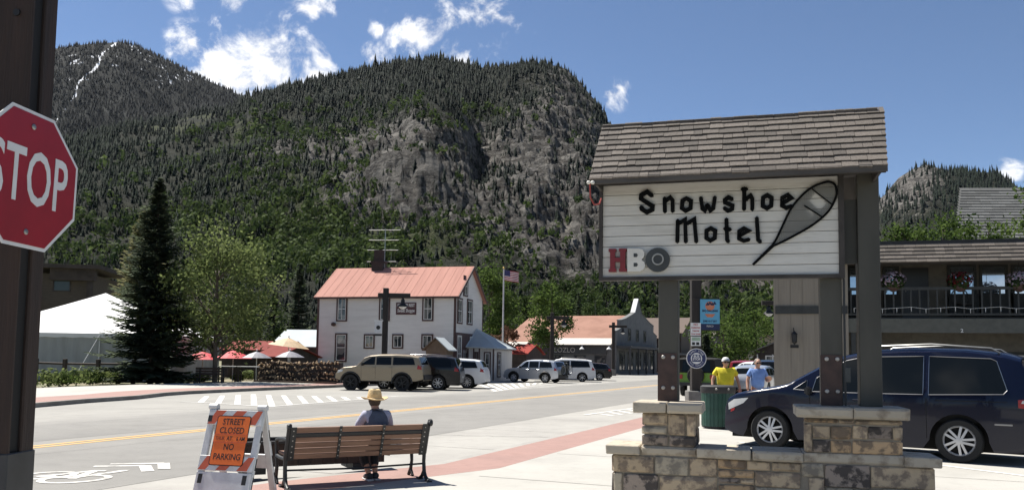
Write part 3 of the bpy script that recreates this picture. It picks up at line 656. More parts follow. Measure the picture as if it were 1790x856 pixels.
# roof deck, fascia and shingles
RY0,RZ0,RY1,RZ1 = -.45,3.565,.35,4.355; RX0,RX1 = -.06,2.76
roof = MB().prism([(RY0,RZ0-.05),(RY1,RZ1-.05),(RY1+.8,RZ0-.05),(RY1+.8,RZ0-.11),(RY1,RZ1-.13),(RY0,RZ0-.11)],(RX0,0,0),(0,1,0),(0,0,1),(RX1-RX0,0,0)).build('roof', sdark, sign)
MB().box(RX0-.012,RX1+.012,RY0-.026,RY0-.001,RZ0-.10,RZ0-.03).build('fascia', fascia, roof)
for xx in (RX0+.04, RX1-.06): MB().prism([(RY0+.05,RZ0-.10),(RY1,RZ1-.13),(RY1+.75,RZ0-.10)],(xx,0,0),(0,1,0),(0,0,1),(.025,0,0)).build('gable_board', sdark, roof)
MB().box(RX0+.1,RX1-.1,.02,.14,3.55,3.66).build('beam', sdark, roof)
ang = math.atan2(RZ1-RZ0, RY1-RY0); SL = math.hypot(RZ1-RZ0, RY1-RY0); NR = 10; ex = SL/NR
shme = []
for v_ in range(4):
    b = MB(); r_ = random.Random(v_); t = .024
    f0 = [r_.uniform(-.02,.03) for _ in range(3)]
    b.add([(0,f0[0],0),(.5,f0[1],0),(1,f0[2],0),(1,1.25,0),(0,1.25,0),(0,f0[0],t),(.5,f0[1],t),(1,f0[2],t),(1,1.25,.002),(0,1.25,.002)],
          [(5,6,7,8,9),(0,1,6,5),(1,2,7,6),(2,3,8,7),(4,0,5,9),(0,4,3,2,1)])
    me = bpy.data.meshes.new('shingle'); me.from_pydata(b.v,[],b.f); me.materials.append(shing); shme.append(me)
d_up = Vector((0,math.cos(ang),math.sin(ang))); d_n = Vector((0,-math.sin(ang),math.cos(ang)))
for r_ in range(NR):
    x = RX0-.015+random.uniform(-.1,0); 
    RXe = RX1+.10*r_/NR
    while x < RXe+.012:
        wd = random.choice((.09,.12,.15,.17,.20,.25)); xa = max(x, RX0-.015); xb = min(x+wd, RXe+.015)
        if xb-xa > .02:
            p = Vector((xa+.002,RY0,RZ0-.05))+d_up*(r_*ex-.02+random.uniform(-.009,.007))+d_n*(.006+.009*(r_%2==5)+random.uniform(0,.004))
            inst(random.choice(shme),'shingle',roof,p,(xb-xa-.004,ex,1),(ang+.03,0,0))
        x += wd
xx = RX0-.01
while xx < RX1+.0: inst(shme[0],'ridge_shingle',roof,(xx,RY1-.07,RZ1-.085),(.2,.11,1),(ang*.5,0,0)); xx += .205
# lettering
def SP(px, py, off=-.05):
    n = Vector((math.sin(-SRZ)*-1, -math.cos(SRZ), 0)); n = Matrix.Rotation(SRZ,3,'Z')@Vector((0,-1,0))
    p = SO+n*(-off); q = Matrix.Rotation(-SRZ,3,'Z')@(HIT(px,py,p,n)-SO); return q.x, q.z
Q1 = lambda x, y: SP(1100+x/4.7105, 310+y/4.7105)
def stroke2d(pts, wd, closed=False):
    P = [Vector(p) for p in pts]; n = len(P); L_=[]; R_=[]
    for i in range(n):
        a = P[i-1] if (i>0 or closed) else None; c = P[(i+1)%n] if (i<n-1 or closed) else None
        d1 = (P[i]-a).normalized() if a is not None else None; d2 = (c-P[i]).normalized() if c is not None else None
        if d1 is None: d1 = d2
        if d2 is None: d2 = d1
        t = (d1+d2).normalized(); nn = Vector((-t.y,t.x)); k = 1/max(.55, nn.dot(Vector((-d1.y,d1.x))))
        L_.append(P[i]+nn*wd/2*k); R_.append(P[i]-nn*wd/2*k)
    return L_, R_
def letter(strokes, wd=.052, m=blackl, name='letter', cvt=Q1, y0=-.045, th=.028):
    b = MB()
    for st in strokes:
        closed = st[0] == st[-1]; pts = [cvt(*p) for p in (st[:-1] if closed else st)]
        if not closed:   # pen-cut pointed ends
            L_, R_ = stroke2d(pts, wd); a = Vector(pts[0]); z = Vector(pts[-1]); da = (a-Vector(pts[1])).normalized(); dz = (z-Vector(pts[-2])).normalized()
            poly_pts = [(a+da*wd*.42), *L_, (z+dz*wd*.42), *R_[::-1]]
            n = len(L_); vs = [(p.x,y0-th,p.y) for p in poly_pts]+[(p.x,y0,p.y) for p in poly_pts]; k = len(poly_pts)
            fs = [(0,1,2*n+1),(n,n+1,n+2)]+[(1+i,2+i,2*n-i,2*n+1-i) for i in range(n-1)]
            b.add(vs, fs+[(i,(i+1)%k,(i+1)%k+k,i+k) for i in range(k)])
        else:
            L_, R_ = stroke2d(pts, wd, True); n = len(L_)
            vs = [(p.x,y0-th,p.y) for p in L_+R_]+[(p.x,y0,p.y) for p in L_+R_]
            fs = [(i,(i+1)%n,n+(i+1)%n,n+i) for i in range(n)]+[(i,(i+1)%n,2*n+(i+1)%n,2*n+i) for i in range(n)]+[(n+i,n+(i+1)%n,3*n+(i+1)%n,3*n+i) for i in range(n)]
            b.add(vs, fs)
    o = b.build(name, m, sign); return o
hexa = lambda *p: [*p, p[0]]
letter([[(188,152),(148,120),(100,148),(98,178),(192,238),(190,266),(146,288),(105,262),(101,245)]], 0.0465)
letter([[(292,172),(294,285)],[(300,196),(338,166),(358,190),(358,282)]], 0.0401)
letter([hexa((470,175),(508,195),(505,255),(465,276),(434,255),(438,195))], 0.0417)
letter([[(590,170),(602,258),(622,274),(645,226)],[(645,226),(668,274),(692,256),(705,165)]], 0.0401)
letter([[(848,182),(816,165),(786,188),(787,207),(850,233),(847,262),(814,276),(783,254)]], 0.0401)
letter([[(947,92),(945,265)],[(930,100),(966,100)],[(956,184),(998,152),(1013,178),(1013,266)]], 0.0401)
letter([hexa((1135,148),(1172,170),(1168,235),(1134,256),(1098,236),(1101,170))], 0.0417)
letter([[(1264,214),(1334,172),(1305,146),(1259,170),(1257,234),(1292,252),(1336,238)]], 0.0384)
letter([[(400,355),(396,532)],[(404,382),(460,348),(466,532)],[(474,382),(536,345),(552,532)]], 0.0401)
letter([hexa((672,420),(708,440),(704,500),(668,521),(636,500),(636,440))], 0.0417)
letter([[(800,345),(806,515),(816,530)],[(786,424),(832,430)]], 0.0401)
letter([[(905,482),(984,440),(945,420),(904,445),(904,505),(943,523),(986,512)]], 0.0384)
letter([[(1050,335),(1061,515),(1080,530)]], 0.0401)
def blockpoly(name, poly, m, th=.05, holes=None):
    pts = [SP(*p) for p in poly]; b = MB(); b.prism(pts,(0,-.046,0),(1,0,0),(0,0,1),(0,-th,0)); return b.build(name, m, sign)
blockpoly('block_letter', [(1065,435.5),(1078,435.5),(1078,440),(1076,440),(1076,451),(1085,451),(1085,440),(1083,440),(1083,435),(1096,435),(1096,440),(1094,440),(1094,470),(1096.5,470),(1096.5,475),(1083,475),(1083,470),(1085,470),(1085,458),(1076,458),(1076,470),(1078,470),(1078,475.5),(1065,475.5),(1065,470.5),(1067.5,470.5),(1067.5,440.5),(1065,440.5)], redl)
bB = blockpoly('block_letter', [(1097.5,435),(1118,435),(1124,437),(1127,442),(1126.5,449),(1122,454.5),(1127.5,459),(1128.5,466),(1125,472),(1119,475),(1097.5,475)], whitel, .045)
for yy in (443.5, 460): 
    pts = [SP(*p) for p in ((1108.5,yy),(1114,yy),(1116,yy+3),(1114,yy+6.5),(1108.5,yy+6.5))]; MB().prism(pts,(0,-.0915,0),(1,0,0),(0,0,1),(0,-.002,0)).build('letter_counter', greyl, bB)
ox, oz = SP(1150,454.5); RX = Matrix.Rotation(PI/2,3,'X')
bO = MB().lathe([(.126,0),(.126,.045)],32,(ox,-.046,oz),RX).build('block_letter', greyl, sign, smooth=40)
MB().lathe([(.048,0),(.062,.0),(.062,.012),(.048,.012),(.048,0)],28,(ox+.004,-.091,oz+.004),RX,cap=False).build('letter_ring', mat('ring_grey',(.34,.34,.32),.4), bO, smooth=40)
# snowshoe
out_z = [(1180,562),(1215,500),(1260,405),(1330,262),(1420,152),(1510,82),(1590,50),(1645,40),(1690,62),(1706,110),(1700,165),(1660,250),(1600,322),(1480,412),(1300,512),(1215,552)]
op = [Vector(Q1(*p)) for p in out_z]
def cr(pts, n=4):
    o=[]; k=len(pts)
    for i in range(k):
        p0,p1,p2,p3 = pts[i-1],pts[i],pts[(i+1)%k],pts[(i+2)%k]
        for j in range(n):
            t=j/n; o.append(.5*((2*p1)+(p2-p0)*t+(2*p0-5*p1+4*p2-p3)*t*t+(3*p1-p0-3*p2+p3)*t**3))
    return o
oc = cr(op); shoe = empty('snowshoe_emblem'); shoe.parent = sign
MB().tube([(p.x,-.07,p.y) for p in oc]+[(oc[0].x,-.07,oc[0].y)],.0125,6,cap=False).build('wooden_frame', blackl, shoe, smooth=60)
t0 = Vector(Q1(1190,555)); t1 = Vector(Q1(1018,720)); MB().tube([(t0.x,-.07,t0.y),(t1.x,-.07,t1.y)],[.02,.014],6).build('tail', blackl, shoe, smooth=60)
def inside(p, poly):
    c=False; n=len(poly)
    for i in range(n):
        a,b=poly[i],poly[i-1]
        if (a.y>p.y)!=(b.y>p.y) and p.x < (b.x-a.x)*(p.y-a.y)/(b.y-a.y)+a.x: c = not c
    return c
gap = [Vector(Q1(*p)) for p in ((1475,195),(1530,130),(1625,215),(1570,285))]; gap2 = [Vector(Q1(*p)) for p in ((1455,270),(1515,280),(1510,320),(1480,355),(1500,305),(1465,290))]
ax = (Vector(Q1(1650,45))-Vector(Q1(1180,562))).normalized(); web = MB()
mid = sum(oc, Vector((0,0)))/len(oc)
for dirn, sp in ((ax,.016),(Vector((-ax.y,ax.x)),.011),((ax+Vector((-ax.y,ax.x))).normalized(),.022)):
    nn = Vector((-dirn.y,dirn.x))
    for k in range(-70,71):
        o0 = mid+nn*k*sp; run=None; s=-1.0
        while s < 1.0:
            p = o0+dirn*s; ok = inside(p,oc) and not inside(p,gap) and not inside(p,gap2)
            if ok and run is None: run = p
            if (not ok) and run is not None:
                if (p-run).length>.02: web.beam((run.x,-.066,run.y),(p.x,-.066,p.y),.003,.0026,(0,1,0))
                run=None
            s += .012
web.build('webbing', mat('rawhide_grey',(.20,.20,.185),.8), shoe)
for a_,b_ in (((1440,235),(1590,330)),((1505,100),(1680,235))):
    p=Q1(*a_); q=Q1(*b_); MB().beam((p[0],-.07,p[1]),(q[0],-.07,q[1]),.012,.014,(0,1,0)).build('crossbar', blackl, shoe)
redc = mat('red_cable', (.34,.05,.04), .5)
hx = [A(1031,320,8.45),A(1032,345,8.5),A(1039,358,8.5),A(1048,356,8.5),A(1051,347,8.55)]
hz = empty('cable_loop', SO, SRZ, 'red cable loop hanging from the left end of the sign roof', 'cable'); inv = Matrix.Rotation(-SRZ,3,'Z')
MB().tube([inv@(p-SO) for p in hx],.009,6).build('cable', redc, hz, smooth=60)
for p in (A(1029,319,8.44),A(1036,319,8.42)): MB().ico(inv@(p-SO),(.022,.022,.02),2).build('connector', whitel, hz, smooth=60)
# ------------------------------------------------------------------ stop sign and its post
signred = mat('stop_red', (.29,.008,.018), .4, var=.12, scale=3); signwhite = mat('sign_white', (.66,.66,.65), .45, var=.06)
steel = mat('galvanised_steel', (.33,.33,.32), .4, metal=.8, var=.15)
timber = mat('brown_timber', (.034,.019,.013), .8, scale=2.2, col2=(.018,.011,.008), cut=(.35,.65), bump=.4, bscale=14, streak=(6,6,.5))
blackm = mat('black_steel', (.012,.012,.012), .6, var=.2)
sc_ = A(51,313,4.5); su = Vector((.163,.987,0)).normalized(); srz = math.atan2(su.y,su.x)
st = empty('stop_sign', (sc_.x,sc_.y,sc_.z), srz, 'red octagonal stop sign bolted to the timber post', 'sign')
st.rotation_euler = (0, R(1.5), srz)
ci = .762/2/math.cos(PI/8)
octo = lambda r: [(r*math.cos(PI/8+k*PI/4), r*math.sin(PI/8+k*PI/4)) for k in range(8)]
MB().prism(octo(ci),(0,0,0),(1,0,0),(0,0,1),(0,.004,0)).build('plate', signwhite, st)
MB().prism(octo(ci-.021),(0,-.0005,0),(1,0,0),(0,0,1),(0,-.0025,0)).build('red_face', signred, st)
text('lettering','STOP',.43,signwhite,st,(0,-.0045,-.004),(PI/2,0,0),.0012,bold=.004,xs=.56,space=1.03)
for zz in (.293,-.293): MB().lathe([(.016,0),(.016,.004),(.009,.010)],12,(.0,-.003,zz),RX).build('bolt', steel, st, smooth=40)
# timber post: two timbers with a recessed black layer between them
ex_ = A(59,0,4.65).x
tp = empty('timber_post', (0,0,0), 0, 'tall brown timber post with a black layer at the left edge', 'post')
MB().box(ex_-.34,ex_,4.65,4.672,.12,5.6).build('timber', timber, tp, bevel=.004); MB().box(ex_-.34,ex_,4.775,4.905,.12,5.6).build('timber', timber, tp, bevel=.008)
MB().box(ex_-.34,ex_-.02,4.672,4.775,.12,5.6).build('black_core', mat('core_black',(.004,.004,.004),.8), tp)
MB().box(ex_-.36,ex_+.006,4.642,4.912,.12,1.09).build('base_sleeve', mat('sleeve_grey',(.035,.036,.036),.6,var=.2), tp, bevel=.006)
for zz in (3.6,4.4,5.0): MB().lathe([(.02,0),(.02,.012)],8,(ex_-.09,4.65,zz),RX).build('bolt', blackm, tp)
# ------------------------------------------------------------------ barricade on the pavement
bplast = mat('white_plastic', (.66,.66,.64), .45, var=.12, scale=6); orange = mat('sign_orange', (.82,.165,.02), .4, var=.06)
stripeo = mat('reflective_orange', (.58,.12,.05), .35, var=.08); blk = mat('slot_black', (.015,.015,.015), .7)
at_ = A(417,713,9.25); BRZ = math.atan2(-.23,.97)
bar = empty('barricade', (at_.x,at_.y,SW), BRZ, 'white a-frame barricade with orange street closed no parking sign', 'barricade')
BH = .95; TH = math.atan2(.29,BH); SLB = BH/math.cos(TH)
def leaf(sgn):                    # frame of one leaf: x across, s up the slope, outward normal
    M = Matrix(((1,0,0),(0,-sgn*-math.sin(TH),sgn*-math.cos(TH)),(0,math.cos(TH),-math.sin(TH)*-1))); return M
def LP(sgn, x, s, n): return Vector((x, -sgn*.29*(1-s/SLB)-sgn*n*math.cos(TH), s*math.cos(TH)+n*math.sin(TH)))
def lbox(b, sgn, x0,x1,s0,s1,n0,n1):
    vs = [LP(sgn,x,s,n) for n in (n0,n1) for (x,s) in ((x0,s0),(x1,s0),(x1,s1),(x0,s1))]
    return b.add(vs, [(3,2,1,0),(4,5,6,7),(0,1,5,4),(1,2,6,5),(2,3,7,6),(3,0,4,7)])
HW = .30
for sgn in (1,-1):
    for sx in (-1,1):
        o = lbox(MB(),sgn,sx*HW-.04,sx*HW+.04,0,SLB,-.02,.02).build('leg', bplast, bar, bevel=.008)
        for s0 in (.12,.32,.62): lbox(MB(),sgn,sx*(HW+.0405)-.001,sx*(HW+.0405)+.001,s0,s0+.13,-.009,.009).build('slot', blk, o)
    for s0,s1 in ((.80,.965),(.30,.46),(.0,.0)):
        if s1 == 0: continue
        if sgn<0: lbox(MB(),sgn,-HW+.03,HW-.03,s0,s1,-.012,.012).build('board', bplast if s0<.5 else blk, bar)
        else:
            bd = lbox(MB(),1,-HW-.03,HW+.03,s0,s1,.021,.034).build('striped_board', bplast, bar, bevel=.003)
            ht = s1-s0-.012
            for k in range(-1,5):
                xa = -HW-.06+k*.25
                pl = [(xa,s0+.006),(xa+.125,s0+.006),(xa+.125+ht*.8,s1-.006),(xa+ht*.8,s1-.006)]
                xl, xr = -HW-.026, HW+.026; cl=[]
                for i,(x,s) in enumerate(pl): cl.append((min(max(x,xl),xr),s))
                if abs(cl[0][0]-cl[1][0])+abs(cl[2][0]-cl[3][0]) < .03: continue
                v = [LP(1,x,s,.0352) for x,s in cl]; MB().add(v,[(0,1,2,3)]).build('stripe', stripeo, bd)
lbox(MB(),1,-HW-.03,HW+.03,.02,.285,.021,.033).build('lower_panel', bplast, bar, bevel=.003)
for x in (-HW+.0,HW-.07): lbox(MB(),1,x,x+.05,.16,.26,.034,.036).build('reflector', blk, bar)
lbox(MB(),1,-HW-.025,-HW+.025,.83,.9,.0345,.0355).build('reflector', blk, bar)
for sx in (-1,1): MB().tube([(sx*HW-.05,0,BH+.01),(sx*HW+.05,0,BH+.01)],.035,10).build('hinge', bplast, bar, smooth=40)
MB().tube([(-HW,0,BH-.03),(HW,0,BH-.03)],.022,8).build('top_rod', blk, bar, smooth=50)
# orange panel
def rr(x0,x1,s0,s1,r,n):
    out=[]
    for cx,cy,a0 in ((x1-r,s1-r,0),(x0+r,s1-r,90),(x0+r,s0+r,180),(x1-r,s0+r,270)):
        for k in range(4): a=R(a0+30*k); out.append((cx+r*math.cos(a),cy+r*math.sin(a)))
    return out
def lprism(poly, n0, n1):
    k=len(poly); vs=[LP(1,x,s,n0) for x,s in poly]+[LP(1,x,s,n1) for x,s in poly]
    return MB().add(vs,[tuple(range(k)),tuple(range(2*k-1,k-1,-1))]+[(i,i+k,(i+1)%k+k,(i+1)%k) for i in range(k)])
S0,S1,XW = .355,.90,.205
pn = lprism(rr(-XW,XW,S0,S1,.025,4),.036,.040).build('sign_panel', blk, bar)
lprism(rr(-XW+.009,XW-.009,S0+.009,S1-.009,.02,4),.0402,.0412).build('orange_face', orange, pn)
lbox(MB(),1,-XW+.002,XW-.002,.605,.69,.0414,.0432).build('date_strip', orange, pn)
for s0 in (.604,.69): lbox(MB(),1,-XW+.002,XW-.002,s0,s0+.006,.0433,.0445).build('strip_edge', stripeo, pn)
trot = (PI/2-TH,0,0)
for tx,s,sz,x in (('STREET',.83,.096,0),('CLOSED',.735,.096,0),('AT',.647,.062,-.01),('6 AM',.645,.056,.125),('THUR',.647,.050,-.125),('NO',.555,.096,0),('PARKING',.448,.094,0)):
    p = LP(1,x,s,.0446 if sz<.07 else .0416); text('lettering',tx,sz,blk if tx!='THUR' else mat('faded_ink',(.22,.05,.02),.6),pn,p,trot,.0005,bold=.0012,xs=.84)

# ------------------------------------------------------------------ bench with the seated person
slatm = mat('bench_slat', (.25,.14,.088), .65, scale=3, col2=(.17,.09,.057), bump=.2, bscale=30, orand=.10, streak=(.6,8,8)); iron = mat('cast_iron', (.016,.017,.018), .5, var=.2)
f0 = G(497,853,SW); f1 = G(740,838,SW); bv = (f1-f0); BL = bv.length; brz = math.atan2(bv.y,bv.x)
bench = empty('park_bench', f0, brz, 'wooden slat bench with black cast iron ends where a person sits', 'bench'); bench.scale = (1,1,.94)
# side outline (y forward to the street, z up)
def iron_end(x, face):
    b = MB(); t=.035
    b.tube([(x,-.16,.012),(x,-.07,.05),(x,-.02,.11),(x,.0,.25),(x,-.01,.38)],[.022,.024,.026,.024,.026],8)
    b.tube([(x,.12,.012),(x,.05,.05),(x,-.01,.12)],[.022,.022,.024],8)
    b.tube([(x,-.01,.36),(x,-.055,.50),(x,-.10,.64),(x,-.145,.77),(x,-.175,.785),(x,-.185,.755)],[.03,.028,.026,.026,.024,.02],8)
    b.tube([(x,-.0,.36),(x,.22,.35),(x,.42,.36)],.024,8)
    b.tube([(x,.42,.36),(x,.40,.22),(x,.43,.10),(x,.50,.012)],[.026,.022,.024,.022],8); b.tube([(x,.43,.10),(x,.36,.012)],.02,8)
    b.tube([(x,-.085,.60),(x,.05,.60),(x,.30,.585),(x,.44,.56),(x,.455,.50),(x,.42,.36)],[.022,.024,.024,.024,.022,.022],8)
    b.obox((x,-.16,.01),(.06,.10,.02)); b.obox((x,.13,.01),(.06,.08,.02))
    return b
for x in (0, BL):
    e = iron_end(x,0).build('iron_end', iron, bench, smooth=50)
    xx = x+(.07 if x==0 else -.07); pts = [(xx,-.006,.35),(xx,-.135,.755)]
    MB().beam(pts[0],pts[1],.085,.012,(1,0,0)).build('end_plate', iron, e) if False else None
def backpt(s): return Vector((0,-.012-.125*s,.36+.395*s))     # up the back
bn = Vector((0,-.953,-.30)).normalized()
bd_ = (backpt(1)-backpt(0)).normalized(); bn = Vector((0,-bd_.z,bd_.y))
MBk = Matrix((Vector((1,0,0)),bd_,Vector((1,0,0)).cross(bd_))).transposed()
for k,(s0,s1) in enumerate(((.0,.155),(.175,.335),(.36,.52),(.545,.69),(.83,1.0))):
    c = (backpt(s0)+backpt(s1))/2; h = (backpt(s1)-backpt(s0)).length
    MB().obox((BL/2,c.y,c.z),(BL-.03,h,.03),MBk).build('slat', slatm, bench, bevel=.005)
MB().obox((BL/2,backpt(.76).y+.0,backpt(.76).z),(BL-.03,.045,.03),MBk).build('back_rail', iron, bench, bevel=.004)
for x in (.05,BL-.05,BL*.35,BL*.66):
    wd = .07 if x in (.05,BL-.05) else .032
    c = backpt(.5)+bn*.021; sp_ = MB().obox((x,c.y,c.z),(wd,.44,.010),MBk).build('strap', iron, bench)
    for s in (.08,.25,.43,.61,.76,.92):
        c = backpt(s)+bn*.027; MB().obox((x,c.y,c.z),(.014,.014,.008),MBk).build('bolt', boltm, sp_)
for k in range(5): MB().box(.015,BL-.015,.03+k*.085,.105+k*.085,.385,.415).build('slat', slatm, bench, bevel=.005)
MB().tube([(0,.0,.22),(BL*.5,.02,.2),(BL,.0,.22)],.013,6).build('stretcher', iron, bench)
MB().lathe([(.012,-.02),(.045,-.018),(.05,0),(.045,.018),(.012,.02)],12,(BL+.01,-.16,.775),Matrix.Rotation(PI/2,3,'Y')).build('scroll_knob', iron, bench, smooth=50)
MB().lathe([(.012,-.02),(.035,-.018),(.04,0),(.035,.018),(.012,.02)],12,(-.01,-.16,.765),Matrix.Rotation(PI/2,3,'Y')).build('scroll_knob', iron, bench, smooth=50)

# planter box beyond the bench
darkw = mat('dark_planter_wood', (.05,.03,.022), .8, scale=3, col2=(.03,.02,.016), orand=.2, bump=.3, bscale=20, streak=(8,8,.6))
pa = G(452,838,SW); 
pl = empty('planter_box', (-3.55,10.75,SW), brz*.95, 'low dark wooden planter box on feet between bench and kerb', 'planter')
PLn,PDp = 2.0,.55
for k in range(12):
    x0 = k*PLn/12; 
    for y0 in (0,PDp-.03): MB().box(x0+.002,x0+PLn/12-.002,y0,y0+.03,.09,.385).build('plank', darkw, pl, bevel=.003)
for x0 in (-.03,PLn): MB().box(x0,x0+.03,0,PDp,.09,.385).build('end_panel', darkw, pl)
rm = MB().box(-.06,PLn+.06,-.035,.03,.386,.425); rm.box(-.06,PLn+.06,PDp-.03,PDp+.035,.386,.425); rm.box(-.06,.03,.031,PDp-.031,.386,.425); rm.box(PLn-.03,PLn+.06,.031,PDp-.031,.386,.425)
rm.build('rim', iron, pl, bevel=.004)
for x0 in (.12,PLn-.42):
    for y0 in (-.02,PDp-.26): MB().box(x0,x0+.30,y0,y0+.28,0,.088).build('foot', blackm, pl)
MB().box(.0,PLn,.03,PDp-.03,.30,.33).build('soil', mat('soil',(.05,.035,.025),.95,bump=.5), pl)

# ------------------------------------------------------------------ people
skin = mat('skin', (.46,.25,.17), .55, var=.06); hairg = mat('grey_hair', (.20,.17,.14), .7, var=.2, scale=20); hairb = mat('brown_hair', (.06,.035,.02), .7, var=.2, scale=20)
def skinmesh(name, verts, edges, m, parent, sub=2, root=0):
    me = bpy.data.meshes.new(name); me.from_pydata([v[:3] for v in verts],edges,[])
    o = bpy.data.objects.new(name, me); COL.objects.link(o)
    o.modifiers.new('skin','SKIN'); 
    d = me.skin_vertices[0].data
    for i,v in enumerate(verts):
        r = v[3]; d[i].radius = (r,r) if not hasattr(r,'__len__') else r; d[i].use_root = (i==root)
    ss = o.modifiers.new('sub','SUBSURF'); ss.levels = sub; ss.render_levels = sub
    dg = bpy.context.evaluated_depsgraph_get(); me2 = bpy.data.meshes.new_from_object(o.evaluated_get(dg)); me2.name = name
    bpy.data.objects.remove(o); bpy.data.meshes.remove(me)
    me2.polygons.foreach_set('use_smooth',[True]*len(me2.polygons)); me2.materials.clear(); me2.materials.append(m)
    return link(name, me2, parent)
def head(b, c, s=1.0, R3=None):
    """a head with brow, nose, chin and ears, facing +y"""
    R3 = R3 or Matrix.Identity(3); bm = bmesh.new(); bmesh.ops.create_icosphere(bm, subdivisions=3, radius=1); vs=[]
    bm.verts.index_update()
    for v in bm.verts:
        x,y,z = v.co; w_ = .074*(1-.16*max(0,-z)**1.2); 
        q = Vector((x*w_, y*.092*(1-.10*max(0,-z)), z*.112))
        if y>.3 and z<0: q.y += .012*(-z)
        if abs(x)<.22 and y>.75 and -.35<z<.15: q.y += .024*(1-abs(x)/.22)*(1-abs(z+.18)/.35 if abs(z+.18)<.35 else 0)
        if .2<abs(x)<.55 and y>.6 and 0<z<.28: q.y -= .008
        vs.append(Vector(c)+R3@(q*s))
    b.add(vs,[tuple(v.index for v in f.verts) for f in bm.faces]); bm.free()
    for sx in (-1,1): b.ico(Vector(c)+R3@(Vector((sx*.075,-.005,-.005))*s),(.012*s,.022*s,.03*s),1)
    return b
def hand(b, p, d, side, up=(0,0,1), s=1.0, curl=.5):
    """palm and five bent fingers; d = finger direction, side = thumb side"""
    p=Vector(p); d=Vector(d).normalized(); u=Vector(side); u=(u-d*u.dot(d)).normalized(); n=d.cross(u)
    b.obox(p+d*.045*s,(.085*s,.078*s,.028*s),Matrix((d,u,n)).transposed())
    for k,l in enumerate((.062,.075,.08,.072)):
        o=p+d*.085*s+u*(-.03+.02*k)*s; a=o+d*l*.5*s+n*curl*.02*s; e=a+d*l*.4*s+n*curl*.045*s
        b.tube([o,a,e],[.009*s,.0085*s,.007*s],6)
    o=p+d*.02*s+u*.036*s; a=o+(d*.6+u*.8).normalized()*.04*s; e=a+(d*.9+u*.2+n*.3).normalized()*.035*s; b.tube([o,a,e],[.011*s,.010*s,.008*s],6)
    return b
# seated, seen from behind, in a straw hat
pe = empty('person', bench.matrix_basis@Vector((1.13,0,0)), brz, 'person in straw hat and navy vest seated on the bench facing the street', 'person')
pe.scale = (.95,.95,.96); pe.location = f0+Matrix.Rotation(brz,3,'Z')@Vector((1.14,0,0))
navy = mat('navy_vest', (.075,.088,.125), .85, var=.15, scale=12, bump=.7, bscale=10); shirt = mat('lavender_shirt', (.38,.38,.47), .85, var=.12, scale=14, bump=.7, bscale=10)
pants = mat('black_trousers', (.016,.017,.022), .85, var=.2); shoe_m = mat('dark_sneaker', (.03,.034,.042), .7, var=.2); sole = mat('pale_sole', (.5,.5,.5), .7)
skinmesh('body', [(0,.17,.50,.13),(0,.15,.66,.115),(0,.13,.80,.115),(0,.15,.90,.06),(0,.19,.965,.05),(0,.22,1.02,.07),
   (.155,.14,.845,.052),(.20,.22,.66,.04),(.16,.42,.60,.032),(-.155,.14,.845,.052),(-.205,.22,.66,.04),(-.15,.42,.60,.032),
   (.09,.20,.475,.085),(.10,.50,.49,.066),(.07,.34,.20,.045),(.06,.27,.07,.036),(-.09,.20,.475,.085),(-.085,.50,.49,.066),(-.055,.33,.20,.045),(-.03,.25,.07,.036),
   (.16,.47,.585,.034),(-.15,.47,.585,.034)],
   [(0,1),(1,2),(2,3),(3,4),(4,5),(2,6),(6,7),(7,8),(8,20),(2,9),(9,10),(10,11),(11,21),(0,12),(12,13),(13,14),(14,15),(0,16),(16,17),(17,18),(18,19)], skin, pe)
b = MB()
for sx in (1,-1): hand(b,(sx*.155,.46,.59),(-sx*.25,1,-.15),(-sx,0,.3))
b.build('hands', skin, pe, smooth=60)
skinmesh('shirt', [(0,.16,.56,.15),(0,.14,.70,.145),(0,.125,.82,.14),(.15,.13,.85,.075),(.205,.19,.72,.062),(.215,.23,.64,.055),(-.15,.13,.85,.075),(-.21,.19,.72,.062),(-.22,.23,.64,.055),(0,.15,.89,.075)],[(0,1),(1,2),(2,3),(3,4),(4,5),(2,6),(6,7),(7,8),(2,9)], shirt, pe)
skinmesh('vest', [(0,.16,.50,.19),(0,.14,.66,.18),(0,.12,.79,.175),(.10,.12,.865,.095),(-.10,.12,.865,.095),(0,.15,.915,.085)],[(0,1),(1,2),(2,3),(2,4),(2,5)], navy, pe)
skinmesh('trousers', [(0,.17,.48,.15),(.09,.22,.475,.105),(.10,.50,.495,.08),(.085,.42,.34,.064),(.07,.32,.15,.06),(-.09,.22,.475,.105),(-.085,.50,.495,.08),(-.07,.42,.34,.064),(-.055,.31,.15,.06)],[(0,1),(1,2),(2,3),(3,4),(0,5),(5,6),(6,7),(7,8)], pants, pe)
for sx,x,y in ((1,.06,.24),(-1,-.03,.22)):
    sh_ = skinmesh('shoe', [(x,y-.03,.06,.045),(x,y+.03,.055,.05),(x+sx*.01,y+.12,.04,.042),(x+sx*.015,y+.17,.034,.034)],[(0,1),(1,2),(2,3)], shoe_m, pe)
    MB().obox((x+sx*.007,y+.06,.011),(.085,.27,.022)).build('sole', sole, sh_, bevel=.01)
hd = MB(); head(hd,(0,.225,1.035),.92,Matrix.Rotation(-.25,3,'X')); hd.build('face', skin, pe, smooth=60)
MB().ico((0,.195,1.03),(.082,.085,.088),2).build('hair', hairb, pe, smooth=60)
straw = mat('straw', (.62,.46,.24), .8, scale=30, col2=(.46,.33,.16), bump=.5, bscale=60)
hat = MB(); n=28; rings=[]
prof = [(.02,.135),(.055,.140),(.075,.128),(.083,.10),(.092,.05),(.096,.02),(.125,.004),(.155,-.004),(.172,.004),(.176,.010)]
